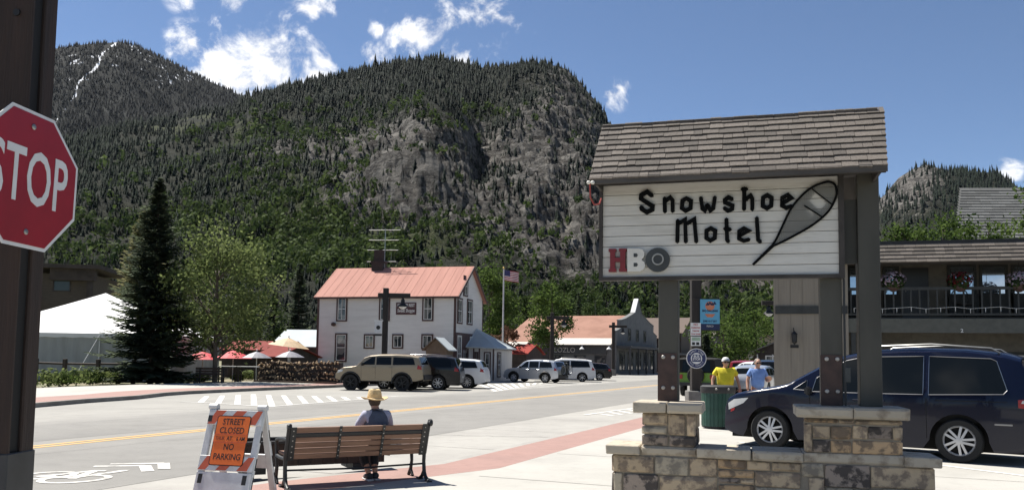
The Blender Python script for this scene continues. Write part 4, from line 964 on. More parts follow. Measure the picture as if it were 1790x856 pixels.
for (r_,z_) in prof:
    for j in range(n):
        a=2*PI*j/n; up = .045*max(0,abs(math.cos(a))-.35)**1.2*max(0,(r_-.09)/.085); dent = -.02*(1 if r_<.06 else 0)*abs(math.sin(a))
        hat.v.append((r_*math.cos(a)*(1.0 if r_>.1 else .95), .205+r_*math.sin(a)*1.12, 1.045+z_*.98+up+dent))
for i in range(len(prof)-1):
    for j in range(n): hat.f.append((i*n+j,i*n+(j+1)%n,(i+1)*n+(j+1)%n,(i+1)*n+j))
hat.f.append(tuple(range(n)))
ho = hat.build('straw_hat', straw, pe, smooth=60); so_ = ho.modifiers.new('thick','SOLIDIFY'); so_.thickness=.006
MB().lathe([(.096,0),(.098,.002),(.096,.028),(.093,.03)],24,(0,.205,1.065)).build('hat_band', mat('hat_band',(.42,.27,.10),.8), ho, smooth=60)
# ------------------------------------------------------------------ buildings
glass = mat('window_glass', (.03,.035,.04), .06, spec=.8, scale=1.3, col2=(.15,.15,.14), cut=(.52,.56), detail=1); glass_sky = mat('sky_glass', (.50,.56,.62), .05, metal=.85, var=.05)
hwhite = mat('white_clapboard', (.62,.60,.57), .8, scale=1.2, col2=(.55,.53,.50), cut=(.45,.75), bump=.1, bscale=8, streak=(.4,.4,3), grime=((.9,.10),(4,.06)))
btrim = mat('brown_trim', (.075,.04,.034), .7, var=.2, scale=3); wsash = mat('white_sash', (.62,.61,.58), .6, var=.06)
coral = mat('coral_metal_roof', (.40,.205,.165), .8, scale=.5, col2=(.36,.18,.145), cut=(.4,.7), streak=(6,.5,.5), spec=.12, grime=((1.2,.14),(.3,.12))); seamm = mat('coral_seam', (.40,.205,.16), .8, spec=.12)
def plane_loc(root, off, n_local):
    M = Matrix.Translation(root.location)@Matrix.Rotation(root.rotation_euler.z,4,'Z')
    n = M.to_3x3()@Vector(n_local); p = M@Vector(off); Mi = M.inverted()
    return lambda px,py: Mi@HIT(px,py,p,n)
def window(parent, O, U, w_, h_, trim=btrim, sash=wsash, gl=glass, t=.10, mull=(1,1), name='window', depth=.05, sw=.05):
    O = Vector(O); U = Vector(U).normalized(); Z = Vector((0,0,1)); n = U.cross(Z)
    def q(b,x0,x1,z0,z1,d0,d1):
        vs = [O+U*x+Z*z+n*d for d in (d0,d1) for (x,z) in ((x0,z0),(x1,z0),(x1,z1),(x0,z1))]
        return b.add(vs,[(3,2,1,0),(4,5,6,7),(0,1,5,4),(1,2,6,5),(2,3,7,6),(3,0,4,7)])
    f = MB(); q(f,0,t,0,h_,.001,depth); q(f,w_-t,w_,0,h_,.001,depth); q(f,t,w_-t,0,t,.001,depth); q(f,t,w_-t,h_-t,h_,.001,depth)
    fo = f.build(name, trim, parent)
    g_ = MB(); q(g_,t,w_-t,t,h_-t,.002,.012); g_.build('pane', gl, fo)
    if sash:
        s = MB(); a,b_,c,d = t,w_-t,t,h_-t
        q(s,a,a+sw,c,d,.013,depth-.012); q(s,b_-sw,b_,c,d,.013,depth-.012); q(s,a+sw,b_-sw,c,c+sw,.013,depth-.012); q(s,a+sw,b_-sw,d-sw,d,.013,depth-.012)
        for k in range(1,mull[0]+1): x=a+(b_-a)*k/(mull[0]+1); q(s,x-sw*.3,x+sw*.3,c+sw,d-sw,.014,depth-.02)
        for k in range(1,mull[1]+1): z=c+(d-c)*k/(mull[1]+1); q(s,a+sw,b_-sw,z-sw*.5,z+sw*.5,.0145,depth-.015)
        s.build('sash', sash, fo)
    return fo
Q = lambda root,off,n: plane_loc(root,off,n)
# --- the white house with the coral roof
HR = R(-15); HO = V(-14.75,62.9,.0); HWd, HD, HE, HRG = 11.05, 6.7, 6.35, 8.72
hs = empty('white_house', HO, HR, 'two storey white house with coral metal roof and brown trim', 'house')
wl = MB(); wl.add([(0,0,0),(HWd,0,0),(HWd,HD,0),(0,HD,0),(0,0,HE),(HWd,0,HE),(HWd,HD,HE),(0,HD,HE),(0,HD/2,HRG-.12),(HWd,HD/2,HRG-.12)],[(0,1,5,4),(1,2,6,9,5),(2,3,7,6),(3,0,4,8,7)])
wl.build('wall', hwhite, hs)
oh=.28; sl=(HRG-HE)/(HD/2)
rf = MB().prism([(-oh,HE-oh*sl),(HD/2,HRG),(HD+oh,HE-oh*sl),(HD+oh,HE-oh*sl-.07),(HD/2,HRG-.08),(-oh,HE-oh*sl-.07)],(-.22,0,0),(0,1,0),(0,0,1),(HWd+.52,0,0)).build('roof', coral, hs)
rsl = math.hypot(HD/2+oh,(HD/2+oh)*sl); ra=math.atan2((HD/2+oh)*sl,HD/2+oh)
for k in range(19):
    x=-.15+k*(HWd+.38)/18; c=V(x,(HD/2-oh)/2,(HRG+HE-oh*sl)/2)
    MB().obox(c+V(0,-math.sin(ra)*.012,math.cos(ra)*.004),(.04,rsl,.012),Matrix.Rotation(ra,3,'X')).build('roof_seam', seamm, rf)
MB().box(-.24,HWd+.32,-oh-.05,-oh-.004,HE-oh*sl-.14,HE-oh*sl+.005).build('fascia', btrim, hs)
for x0 in (HWd+.302,): 
    for s in (0,1):
        ya,yb=( -oh,HD/2) if s==0 else (HD+oh,HD/2); MB().beam((x0+.02,ya,HE-oh*sl-.09),(x0+.02,yb,HRG-.10),.035,.2,(0,0,1)).build('rake_board', btrim, hs)
for x,y in ((0,0),(HWd,0),(HWd,HD)): MB().box(x-.13 if x else -.02,x+.02 if x else .15,y-.02 if y==0 else y-.13,y+.13 if y==0 else y+.02,.0,HE-.02).build('corner_board', btrim, hs)
MB().box(0,HWd,-.06,-.004,.0,.5).build('skirting', mat('skirting',(.35,.33,.31),.9), hs)
hf = Q(hs,(0,0,0),(0,-1,0)); hg = Q(hs,(HWd,0,0),(1,0,0))
for (x0,x1,y0,y1,mu) in ((588,608,517.5,561.5,(1,1)),(662.5,682.5,517.5,561,(1,1)),(738,758.5,517.5,561,(1,1)),(585,607.5,582,632,(0,1)),(636,655.5,583.5,609,(1,0)),(685.5,705.5,583.5,609,(1,0)),(736.5,757.5,583.5,610,(1,0))):
    a=hf(x0,y1); b_=hf(x1,y0); window(hs,(a.x,0,a.z),(1,0,0),b_.x-a.x,b_.z-a.z,mull=mu,t=.11,depth=.07)
for (x0,x1,y0,y1) in ((809.5,817.5,483,517),(798.5,808,521.5,565),(815.5,825.5,524,567)):
    a=hg(x0,y1); b_=hg(x1,y0); window(hs,(HWd,a.y,a.z),(0,1,0),b_.y-a.y,b_.z-a.z,t=.11,depth=.07)
# shop front in the gable end
a=hg(794.5,645); b_=hg(829,584); sf=MB().box(HWd+.005,HWd+.06,a.y,b_.y,.14,b_.z).build('shop_front', btrim, hs)
dy=(b_.y-a.y)
for k,(f0_,f1_) in enumerate(((.08,.27),(.72,.92))): window(hs,(HWd+.06,a.y+dy*f0_,.7),(0,1,0),dy*(f1_-f0_),b_.z-.9,wsash,wsash,glass,t=.06,mull=(1,1))
dr=MB().box(HWd+.061,HWd+.10,a.y+dy*.36,a.y+dy*.62,.2,2.3).build('door', mat('door_grey',(.22,.2,.19),.7), hs); MB().box(HWd+.101,HWd+.11,a.y+dy*.42,a.y+dy*.56,1.0,2.1).build('pane', glass, dr); MB().ico((HWd+.12,a.y+dy*.40,1.15),.05,1).build('handle', steel, dr)
a=hf(692.5,549.5); b_=hf(728,528.5); sg=MB().box(a.x,b_.x,-.06,-.005,a.z,b_.z).build('shop_sign', mat('shop_sign_brown',(.075,.03,.032),.6,var=.15), hs)
cx=(a.x+b_.x)/2
text('lettering',"FOOTE'S REST",.30,wsash,sg,(cx,-.064,a.z+(b_.z-a.z)*.76),(PI/2,0,0),.003,xs=.72,bold=.008); text('lettering','Sweet Shoppe',.36,wsash,sg,(cx,-.064,a.z+(b_.z-a.z)*.32),(PI/2,0,0),.003,xs=.66,bold=.006,shear=.15)
# chimney and aerial
hr_ = Q(hs,(0,HD/2,0),(0,-1,0)); a=hr_(653,470); b_=hr_(673,437)
ch=MB().box(a.x,b_.x,HD/2-.4,HD/2+.4,HRG-.5,HRG+.35); ch.box(a.x-.05,b_.x+.05,HD/2-.45,HD/2+.45,HRG+.35,HRG+.5); ch.box(a.x+.13,b_.x-.13,HD/2-.25,HD/2+.25,HRG+.5,b_.z); ch.build('chimney', mat('dark_chimney',(.04,.024,.02),.8,var=.2,scale=5,bump=.3), hs)
aer = MB(); m0=hr_(672,470); m1=hr_(672,400); aer.tube([(m0.x,HD/2,HRG-.2),(m0.x,HD/2,m1.z)],.022,6)
for y0,x0,x1 in ((402,645.5,700),(419.5,645,697),(437,642.5,696),(457,641.5,692.5)):
    p=hr_(x0,y0); q_=hr_(x1,y0); aer.tube([(p.x,HD/2,p.z),(q_.x,HD/2,q_.z)],.03,6)
aer.build('aerial', mat('aluminium',(.45,.46,.45),.4,metal=.7), hs)
for px,py in ((585,570),): p=hf(px,py); MB().lathe([(.05,0),(.16,.05),(.2,.2),(.05,.3)],10,(p.x,-.2,p.z)).build('wall_lamp', btrim, hs)
# --- wing with the pale metal roof
pale = mat('pale_metal_roof', (.40,.44,.455), .8, scale=.6, col2=(.35,.385,.40), spec=.15); battm = mat('wing_boards', (.56,.54,.51), .8, scale=2, col2=(.45,.42,.39), streak=(4,4,.4))
wg = empty('side_wing', HO+Matrix.Rotation(HR,3,'Z')@V(HWd+.06,2.6,0), HR, 'low white wing with pale metal roof beside the white house', 'house wing')
MB().add([(0,0,0),(2.2,0,0),(2.2,5,0),(0,5,0),(0,0,2.55),(2.2,0,2.35),(2.2,5,2.35),(0,5,3.7)],[(0,1,5,4),(1,2,6,5),(2,3,7,6),(3,0,4,7)]).build('wall', battm, wg)
MB().add([(-.0,-.3,2.50),(2.5,-.3,2.42),(2.5,5.2,2.42),(0,2.4,3.95),(-.0,-.3,2.58),(2.5,-.3,2.50),(2.5,5.2,2.5),(0,2.4,4.03)],[(3,2,1,0),(4,5,6,7),(0,1,5,4),(1,2,6,5),(2,3,7,6),(3,0,4,7)]).build('roof', pale, wg)
for x in (.1,.55,1.0,2.1): MB().box(x-.05,x+.05,-.04,-.002,.1,2.45).build('batten', btrim, wg)
window(wg,(.62,0,.9),(1,0,0),.3,1.3,btrim,None,glass); window(wg,(1.35,0,.3),(1,0,0),.55,1.9,btrim,wsash,glass,mull=(0,1)); window(wg,(2.2,.6,.3),(0,1,0),1.0,1.9,btrim,wsash,glass,name='door')
# --- little gabled kiosk in front of the house
kw = mat('kiosk_wood', (.13,.095,.065), .85, scale=3, col2=(.09,.065,.045), streak=(5,5,.5))
kp = A(763,640,57.5); kk = empty('garden_kiosk', (kp.x-.75,57.5,0), R(-15), 'small brown wooden kiosk with gabled roof against the white house', 'kiosk')
MB().prism([(0,0),(1.5,0),(1.5,2.35),(.75,3.0),(0,2.35)],(0,0,0),(1,0,0),(0,0,1),(0,1.4,0)).build('wall', kw, kk)
for s in (-1,1): MB().beam((.75,-.12 if s else 0,3.08),(.75+s*1.0,-.12,2.22),.0001,.07) if False else MB().add([(.75,-.2,3.12),(.75+s*.98,-.2,2.25),(.75+s*.98,1.6,2.25),(.75,1.6,3.12),(.75,-.2,3.05),(.75+s*.98,-.2,2.18),(.75+s*.98,1.6,2.18),(.75,1.6,3.05)],[(0,1,2,3),(7,6,5,4),(0,4,5,1),(1,5,6,2),(2,6,7,3),(3,7,4,0)]).build('roof_slope', pale if s>0 else kw, kk)
MB().box(.45,1.05,-.02,-.002,.2,2.0).build('door', btrim, kk)
# --- low sheds left of the house
redroof = mat('red_roof', (.19,.05,.042), .85, scale=1, col2=(.15,.04,.034), spec=.1); darkwall = mat('dark_boards', (.045,.035,.03), .85, var=.3, scale=2)
def shed(name, px0, px1, pye, pyr, Y, dep, label, roofm, wallm, rz=R(-8), zc=.0):
    a=A(px0,pye,Y); b_=A(px1,pye,Y); r_=A((px0+px1)/2,pyr,Y+dep/2); e=empty(name,(a.x,Y,0),rz,label,'shed'); W_=(b_.x-a.x)/math.cos(rz); ze,zr=(a.z+b_.z)/2,r_.z
    MB().prism([(0,0),(0,ze),(dep/2,zr-.08),(dep,ze),(dep,0)],(0,0,0),(0,1,0),(0,0,1),(W_,0,0)).build('wall', wallm, e)
    for s in (0,1):
        y0,y1=(-.3,dep/2) if s==0 else (dep+.3,dep/2); z0=ze-.3*(zr-ze)/(dep/2)
        MB().add([(-.25,y0,z0),(W_+.25,y0,z0),(W_+.25,y1,zr),(-.25,y1,zr),(-.25,y0,z0+.08),(W_+.25,y0,z0+.08),(W_+.25,y1,zr+.08),(-.25,y1,zr+.08)],[(3,2,1,0),(4,5,6,7),(0,1,5,4),(1,2,6,5),(2,3,7,6),(3,0,4,7)]).build('roof_slope', roofm, e)
    return e,W_,ze
e,W_,ze=shed('pale_roof_shed',478,566,604,577.5,70,6,'dark shed with pale blue metal roof left of the white house',pale,darkwall); window(e,(W_-1.9,0,.9),(1,0,0),.9,1.0,wsash,wsash,glass)
e,W_,ze=shed('red_roof_shed',388,498,611,597,64,5,'low shed with long red roof behind the parasols',redroof,darkwall,R(-6))
e,W_,ze=shed('red_roof_annex',447,492,622,606,59.5,4,'small red roofed annex behind the stacked firewood',redroof,darkwall,R(-30)); 
# --- party tent
tentw = mat('tent_white', (.72,.72,.71), .85, spec=.1, var=.04, scale=1); tentg = mat('tent_shaded_wall', (.34,.35,.34), .7, var=.12, scale=1.2, streak=(2,2,.3))  # side walls: shade of the white cloth put into a darker grey
tc_ = A(185,512,56); TE=2.85; th_=6.2
te = empty('party_tent', (tc_.x,56,0), R(6), 'white peaked party tent with shaded side walls behind the rail fence', 'tent')
rb = MB(); nseg=8; rings=[]
for k in range(nseg+1):
    f=k/nseg; h=th_*(1-f); z=TE+(tc_.z-TE)*(f**1.12); rings.append([(-h,-h,z),(h,-h,z),(h,h,z),(-h,h,z)])
vs=[p for r_ in rings for p in r_]; fs=[(4*i+j,4*i+(j+1)%4,4*i+4+(j+1)%4,4*i+4+j) for i in range(nseg) for j in range(4)]
rb.add(vs,fs).build('canopy', tentw, te)
vb=MB()
for (x0,y0),(x1,y1) in (((-1,-1),(1,-1)),((1,-1),(1,1)),((1,1),(-1,1)),((-1,1),(-1,-1))):
    N_=24; 
    for k in range(N_):
        p=[V(x0+(x1-x0)*f,y0+(y1-y0)*f,0)*(th_+.03) for f in (k/N_,(k+1)/N_)]; d=.04*math.sin(k*PI); zz=[TE-.22-.04*(k%2),TE-.22-.04*((k+1)%2)]
        vb.add([(p[0].x,p[0].y,zz[0]),(p[1].x,p[1].y,zz[1]),(p[1].x,p[1].y,TE+.02),(p[0].x,p[0].y,TE+.02)],[(0,1,2,3)])
vb.build('valance', tentw, te)
for (x0,y0),(x1,y1) in (((-1,-1),(1,-1)),((1,-1),(1,1)),((-1,1),(-1,-1)),((1,1),(-1,1))):
    sw_=MB(); N_=40
    for k in range(N_+1):
        f=k/N_; d=Vector((-(y1-y0),x1-x0,0)).normalized()*.05*math.sin(k*1.9); p=V(x0+(x1-x0)*f,y0+(y1-y0)*f,0)*(th_-.05)+d
        sw_.v+=[(p.x,p.y,.05),(p.x,p.y,TE-.05)]
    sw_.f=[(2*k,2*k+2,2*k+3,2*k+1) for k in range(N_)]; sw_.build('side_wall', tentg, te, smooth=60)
for x in (-th_,-th_/3,th_/3,th_):
    MB().tube([(x,-th_-.02,TE-.03),(x,-th_-.02,.0)],.035,6).build('pole', tentw, te); MB().tube([(x,-th_-.05,TE-.05),(x-.9,-th_-1.3,.1)],.022,5).build('guy_strap', tentw, te)
# --- timber building behind the tent
brownb = mat('weathered_brown_boards', (.075,.06,.045), .85, scale=2.5, col2=(.045,.036,.028), streak=(1,1,6))
bp = A(60,550,72); bb = empty('timber_building', (bp.x-1.5,72,0), R(10), 'dark brown timber building with flat roof behind the tent', 'building')
W_ = A(160,500,72).x-bp.x+1.2
MB().box(0,W_,0,8,0,8.6).build('wall', brownb, bb)
MB().box(-.6,W_+.9,-1.3,8.5,9.0,9.35).build('roof', darkwall, bb); MB().box(W_*.45,W_+.3,-.8,.0,8.0,9.0).build('eave_box', darkwall, bb)
q_=Q(bb,(0,0,0),(0,-1,0))
for (x0,x1,y0,y1) in ((92,125,480,509),(128,158,530,546)): a=q_(x0,y1); b_=q_(x1,y0); window(bb,(a.x,0,a.z),(1,0,0),b_.x-a.x,b_.z-a.z,darkwall,None,mat('dim_glass',(.02,.03,.026),.15,var=0))
MB().box(W_-.35,W_+.05,-.6,-.2,0,9).build('corner_post', darkwall, bb)
for z_ in (5.2,6.2): MB().box(-1,1.6,-1.2,-.0,z_,z_+.16).build('balcony_rail', brownb, bb)
# --- grey shop with the stepped parapet, side towards us
greyshop = mat('grey_shop_wall', (.13,.135,.135), .8, var=.15, scale=1.5); darkshop = mat('charcoal_front', (.055,.058,.06), .7, var=.2, scale=2)
terra = mat('terracotta_roof', (.29,.165,.125), .85, scale=.5, col2=(.235,.13,.098), spec=.1, cut=(.4,.65)); palecream = mat('cream_roof', (.48,.45,.41), .85, spec=.1, var=.1)
SRx = math.atan2(-.393,.92)      # local x runs towards the street
so2 = V(12.4,100,0); SHL = 14.5
shp = empty('grey_shop', so2-Vector((.92,-.393,0))*SHL, SRx, 'grey street shop with stepped white edged parapet and terracotta roof', 'shop')
SHD = 21
MB().box(0,SHL,0,SHD,0,3.7).build('wall', greyshop, shp)
def slope(par,name,x0,x1,y0,z0,y1,z1,m,t=.1): return MB().add([(x0,y0,z0),(x1,y0,z0),(x1,y1,z1),(x0,y1,z1),(x0,y0,z0+t),(x1,y0,z0+t),(x1,y1,z1+t),(x0,y1,z1+t)],[(3,2,1,0),(4,5,6,7),(0,1,5,4),(1,2,6,5),(2,3,7,6),(3,0,4,7)]).build(name,m,par)
slope(shp,'lower_roof',-.0,SHL-.3,-.6,3.5,2.2,4.35,palecream)
ar=MB(); nn_=12; prof=[(2.2+(SHD/2-2.2)*k/nn_, 4.4+3.3*(k/nn_)**.9) for k in range(nn_+1)]; prof+= [(SHD-y,z) for y,z in prof[::-1][1:]]
for x in (-.5,SHL-.3): ar.v+=[(x,y,z) for y,z in prof]
k_=len(prof); ar.f=[(i,i+k_,i+k_+1,i+1) for i in range(k_-1)]+[tuple(range(k_)),tuple(range(2*k_-1,k_-1,-1))]; ar.build('barrel_roof', terra, shp, smooth=50)
# stepped parapet facade facing the street (local +x)
pp=[(0,0),(0,5.2),(2.0,5.6),(2.0,6.6),(4.2,6.9),(8.8,7.9),(10.5,9.8),(12.2,7.9),(16.8,6.9),(19,6.6),(19,5.6),(21,5.2),(21,0)]
fa=MB().prism(pp,(SHL-.25,0,0),(0,1,0),(0,0,1),(.5,0,0)).build('parapet', greyshop, shp)
for i in range(1,11):
    (y0,z0),(y1,z1)=pp[i],pp[i+1]; 
    if abs(y1-y0)<.1: continue
    MB().beam((SHL,y0,z0+.06),(SHL,y1,z1+.06),.6,.10).build('coping', greyshop, fa)
MB().prism([(8.8,7.9),(10.5,9.8),(10.2,9.9),(8.5,8.0)],(SHL-.3,0,0),(0,1,0),(0,0,1),(.6,0,0)).build('white_edge', tentw, fa)
for k in range(5): window(shp,(SHL+.25,1.2+k*4,.5),(0,1,0),2.6,2.4,darkshop,None,glass); 
for k in range(3): window(shp,(SHL+.25,5.2+k*4,4.2),(0,1,0),1.4,1.6,darkshop,None,glass)
MB().box(SHL+.25,SHL+2.0,.2,20.8,3.2,3.5).build('awning', darkshop, shp)
for k in range(6): MB().box(SHL+1.75,SHL+1.95,.3+k*4,.5+k*4,0,3.2).build('awning_post', darkshop, shp)
sb_=MB().box(4.5,13.6,-.2,-.01,2.45,3.35).build('sign_band', darkshop, shp); text('lettering','COLOZLO',.85,palecream,sb_,(7.6,-.215,2.9),(PI/2,0,0),.003)
for x in (3.0,6.5,9.4,12.0): window(shp,(x,0,.2),(1,0,0),1.5,2.1,darkshop,None,glass)
for x in (10.6,14.0): MB().lathe([(.04,.5),(.06,.35),(.30,.1),(.32,0)],10,(x,-.55,3.0)).build('gooseneck_lamp', tentw, shp)
# lower neighbour with terracotta roof, red kiosk and the row beyond
e,W_,ze=shed('terracotta_shed',890,925,597,568,92,9,'low building with terracotta roof half hidden by the street tree',terra,darkwall,R(-20)); slope(e,'lower_roof',0,W_,-1.8,ze-.7,-.3,ze-.1,palecream)
e,W_,ze=shed('red_canopy_shed',893,920,617,602.5,80,5,'small shed with bright red roof behind the silver crossover',mat('bright_red_roof',(.27,.05,.04),.85,spec=.1),darkwall,R(-20))
for (n0,t0,t1,hh_,m_,rm_,lab) in ((-27.5,120,134,5.2,darkwall,mat('brown_roof',(.10,.07,.055),.85),'dark gabled shop standing next beyond the grey shop'),(-27.5,136,150,6.5,brownb,mat('brown_roof',(.10,.07,.055),.85),'tall brown gabled shop farther along the street'),(-26.5,153,175,5.0,darkwall,brownb,'low dark shop at the far end of the left row')):
    o_=NT(n0,t0); e=empty('street_shop',o_,math.atan2(TD.y,TD.x),lab,'shop'); L_=t1-t0
    MB().prism([(0,0),(L_,0),(L_,hh_),(L_/2,hh_+2.6),(0,hh_)],(0,.3,0),(1,0,0),(0,0,1),(0,12,0)).build('wall', m_, e)
    for s in (-1,1): MB().add([(L_/2,-.1,hh_+2.75),(L_/2+s*(L_/2+.5),-.1,hh_-.15),(L_/2+s*(L_/2+.5),12.5,hh_-.15),(L_/2,12.5,hh_+2.75)],[(0,1,2,3)]).build('roof_slope', rm_, e)
    MB().box(.3,L_-.3,-1.6,.29,2.7,3.0).build('awning', darkshop, e)
    for k in range(3): window(e,(1+k*L_/3.2,.3,.4),(1,0,0),2.4,2.1,darkshop,wsash,glass,mull=(1,0))
    window(e,(L_/2-.8,.3,hh_-.9),(1,0,0),1.6,1.6,wsash,wsash,glass)
# houses far along the right of the street
def cottage(px, Y, W_, D_, ze, zr, rz, wallm, roofm, lab):
    p=A(px,600,Y); e=empty('cottage',(p.x,Y,0),rz,lab,'house')
    MB().prism([(0,0),(W_,0),(W_,ze),(W_/2,zr-.1),(0,ze)],(0,0,0),(1,0,0),(0,0,1),(0,D_,0)).build('wall', wallm, e)
    for s in (-1,1): MB().add([(W_/2,-.4,zr),(W_/2+s*(W_/2+.5),-.4,ze-.25),(W_/2+s*(W_/2+.5),D_+.4,ze-.25),(W_/2,D_+.4,zr),(W_/2,-.4,zr+.12),(W_/2+s*(W_/2+.5),-.4,ze-.13),(W_/2+s*(W_/2+.5),D_+.4,ze-.13),(W_/2,D_+.4,zr+.12)],[(0,1,2,3),(7,6,5,4),(0,4,5,1),(1,5,6,2),(2,6,7,3),(3,7,4,0)]).build('roof_slope', roofm, e)
    window(e,(W_/2-.7,0,ze-.6),(1,0,0),1.4,1.3,wsash,wsash,glass); window(e,(W_*.15,0,1),(1,0,0),1.2,1.5,wsash,wsash,glass); window(e,(W_*.65,0,1),(1,0,0),1.2,1.5,wsash,wsash,glass)
    return e
greyroof = mat('grey_roof', (.17,.17,.165), .85, var=.15, scale=3)
cottage(1172,150,9,9,5.6,9.6,R(35),wsash,greyroof,'white cottage with grey gable roof down the street')
cottage(1296,118,7,8,3.4,5.6,R(-20),mat('tan_boards',(.28,.24,.17),.85),mat('tan_roof',(.22,.19,.13),.85),'tan cottage with tan roof behind the two walking women')
e=cottage(1318,92,8,7,3.0,4.6,R(-25),darkwall,greyroof,'dark cottage with grey roof and white posts beside the motel')
for k in range(5): MB().box(.5+k*1.6,.62+k*1.6,-1.4,-1.28,0,2.6).build('porch_post', wsash, e)
# --- motel
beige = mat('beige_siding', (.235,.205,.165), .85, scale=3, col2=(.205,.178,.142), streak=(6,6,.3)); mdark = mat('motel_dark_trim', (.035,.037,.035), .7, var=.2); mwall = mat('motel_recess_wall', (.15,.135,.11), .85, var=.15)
MR = R(-15.3); MO = V(10.2,25.5,0); mo = empty('motel', MO, MR, 'two storey beige motel with balcony and shingled roof edge behind the van', 'motel')
ML=15
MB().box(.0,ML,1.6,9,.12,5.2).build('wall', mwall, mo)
MB().prism([(-2.05,-.25),(.12,-.25),(.12,9),(-.9,9)],(0,0,.12),(1,0,0),(0,1,0),(0,0,4.98)).build('end_wall', beige, mo)
for k in range(6): MB().box(-1.9+k*.35,-1.895+k*.35,-.256,-.2505,.12,5.1).build('siding_groove', mat('groove',(.19,.165,.13),.9), mo)
MB().box(-2.0,.1,-.30,-.263,3.18,3.42).build('trim_board', mdark, mo)
MB().box(-2.3,ML+.3,.12,9.3,5.12,5.36).build('roof', mdark, mo); MB().box(-2.4,ML+.3,-.1,.11,5.30,5.40).build('roof_edge', blackm, mo)
mb=MB().prism([(-.50,4.70),(.1,4.70),(.1,5.30),(-.08,5.30)],(-2.3,0,0),(0,1,0),(0,0,1),(ML+2.5,0,0)).build('mansard', sdark, mo)
ma=math.atan2(.60,.42); mu=Vector((0,math.cos(ma),math.sin(ma))); mn=Vector((0,-math.sin(ma),math.cos(ma))); 
for r_ in range(5):
    x=-2.3-random.random()*.2
    while x<8.2:
        wd=random.choice((.22,.28,.34)); inst(random.choice(shme),'shingle',mb,V(x,-.50,4.70)+mu*(r_*.147-.01)+mn*.003,(wd-.006,.147,1.6),(ma+.035,0,0)); x+=wd
MB().box(.12,ML,-.1,1.6,2.92,3.08).build('balcony_floor', mdark, mo); MB().box(.12,ML,-.2,-.02,2.62,3.04).build('balcony_beam', mat('beam_grey',(.10,.10,.085),.8), mo)
MB().box(.12,ML,-.14,-.06,3.90,3.99).build('rail', mdark, mo); MB().box(.12,ML,-.13,-.07,3.14,3.20).build('rail', mdark, mo)
for k in range(36): MB().box(.2+k*.24,.245+k*.24,-.125,-.075,3.20,3.90).build('baluster', mdark, mo)
mq=Q(mo,(0,1.6,0),(0,-1,0)); mq0=Q(mo,(0,-.1,0),(0,-1,0))
for (x0,x1,y0,y1) in ((1482,1504,471,540),(1544,1571,471,540),(1657,1706,468,540),(1713,1761,468,540),(1769,1820,468,540)):
    a=mq(x0,y1); b_=mq(x1,y0); window(mo,(a.x,1.6,3.2),(1,0,0),b_.x-a.x,b_.z-3.2+.1,mdark,None,glass_sky,t=.08)
    MB().box(a.x,b_.x,1.4,1.59,3.2,3.9).build('planter_shelf', mdark, mo)
a=mq(1577,540); b_=mq(1622,468); d_=MB().box(a.x,b_.x,1.55,1.598,3.1,b_.z).build('door', mat('dark_door',(.012,.013,.016),.4), mo); MB().ico((a.x+.1,1.53,4.0),.03,1).build('handle', steel, d_)
for k in range(4): window(mo,(1.2+k*3.0,1.6,.9),(1,0,0),1.3,1.2,mdark,wsash,glass,mull=(1,0)); MB().box(2.7+k*3.0,3.5+k*3.0,1.56,1.598,.14,2.2).build('door', mat('dark_door',(.012,.013,.016),.4), mo)
for x in (.2,5.5,10.5): MB().box(x,x+.14,-.17,-.03,.12,2.62).build('column', mdark, mo)
p=mq0(1680,578); text('number_sign','2',.15,wsash,mo,(p.x,-.21,p.z),(PI/2,0,0),.004,bold=.004)
# string of lights along the balcony
sl_=empty('string_lights',MO,MR,'string of small white lights along the motel balcony railing','lights'); pts=[(.3+k*.4,-.16,3.36+(.0 if k%1 else .03*math.sin(k*2.1))) for k in range(20)]
MB().tube(pts,.006,5).build('cord', wsash, sl_)
for (x,y,z) in pts: MB().tube([(x,y,z),(x,y,z-.13)],[.012,.006],5).build('bulb', wsash, sl_)
# lantern and plaque on the end wall
ml=Q(mo,(0,-.25,0),(0,-1,0)); p=ml(1388,590); ln=empty('wall_lantern',MO,MR,'black carriage lantern on the beige motel end wall','lantern')
MB().lathe([(.0,.20),(.05,.17),(.10,.10),(.085,.095),(.075,-.12),(.09,-.13),(.04,-.17),(.01,-.22)],8,(p.x,-.42,p.z)).build('lantern_case', blackm, ln); MB().lathe([(.07,-.1),(.08,.08)],8,(p.x,-.42,p.z)).build('lantern_glass', mat('lantern_glass',(.5,.45,.35),.2), ln)
MB().tube([(p.x,-.26,p.z+.05),(p.x-.02,-.36,p.z+.30),(p.x,-.42,p.z+.19)],.014,6).build('bracket', blackm, ln); MB().box(p.x-.11,p.x+.13,-.275,-.252,p.z-.31,p.z-.22).build('number_plate', blackm, ln)
# flower baskets
flr = leafmat('geranium', (.05,.01,.012), (.22,.02,.03), .3); flg = leafmat('basket_leaves', (.015,.03,.012), (.06,.09,.03), .3); flp = leafmat('petunia', (.2,.15,.2), (.5,.4,.46), .3)
def leafcloud(name, c, r, n, size, m, parent, seed=0, flat=1.0, shell=.35):
    r_=np.random.default_rng(seed); d=r_.normal(size=(n,3)); d/=np.linalg.norm(d,axis=1)[:,None]; rad=r_.uniform(shell,1,n)**.6
    P=np.array(c)[None]+d*rad[:,None]*np.array(r)[None]; u=np.cross(d,r_.normal(size=(n,3))); u/=np.linalg.norm(u,axis=1)[:,None]; v=np.cross(d,u)+d*r_.uniform(-.8,.8,(n,1)); s=r_.uniform(.6,1.3,(n,1))*size
    Vv=np.stack([P-u*s,P-v*s*.6,P+u*s,P+v*s*.6],1).reshape(-1,3); F=np.arange(n*4).reshape(n,4)
    return npmesh(name,Vv,F,m,parent,tint=np.repeat(np.clip(r_.normal(.5,.28,n),0,1),4))
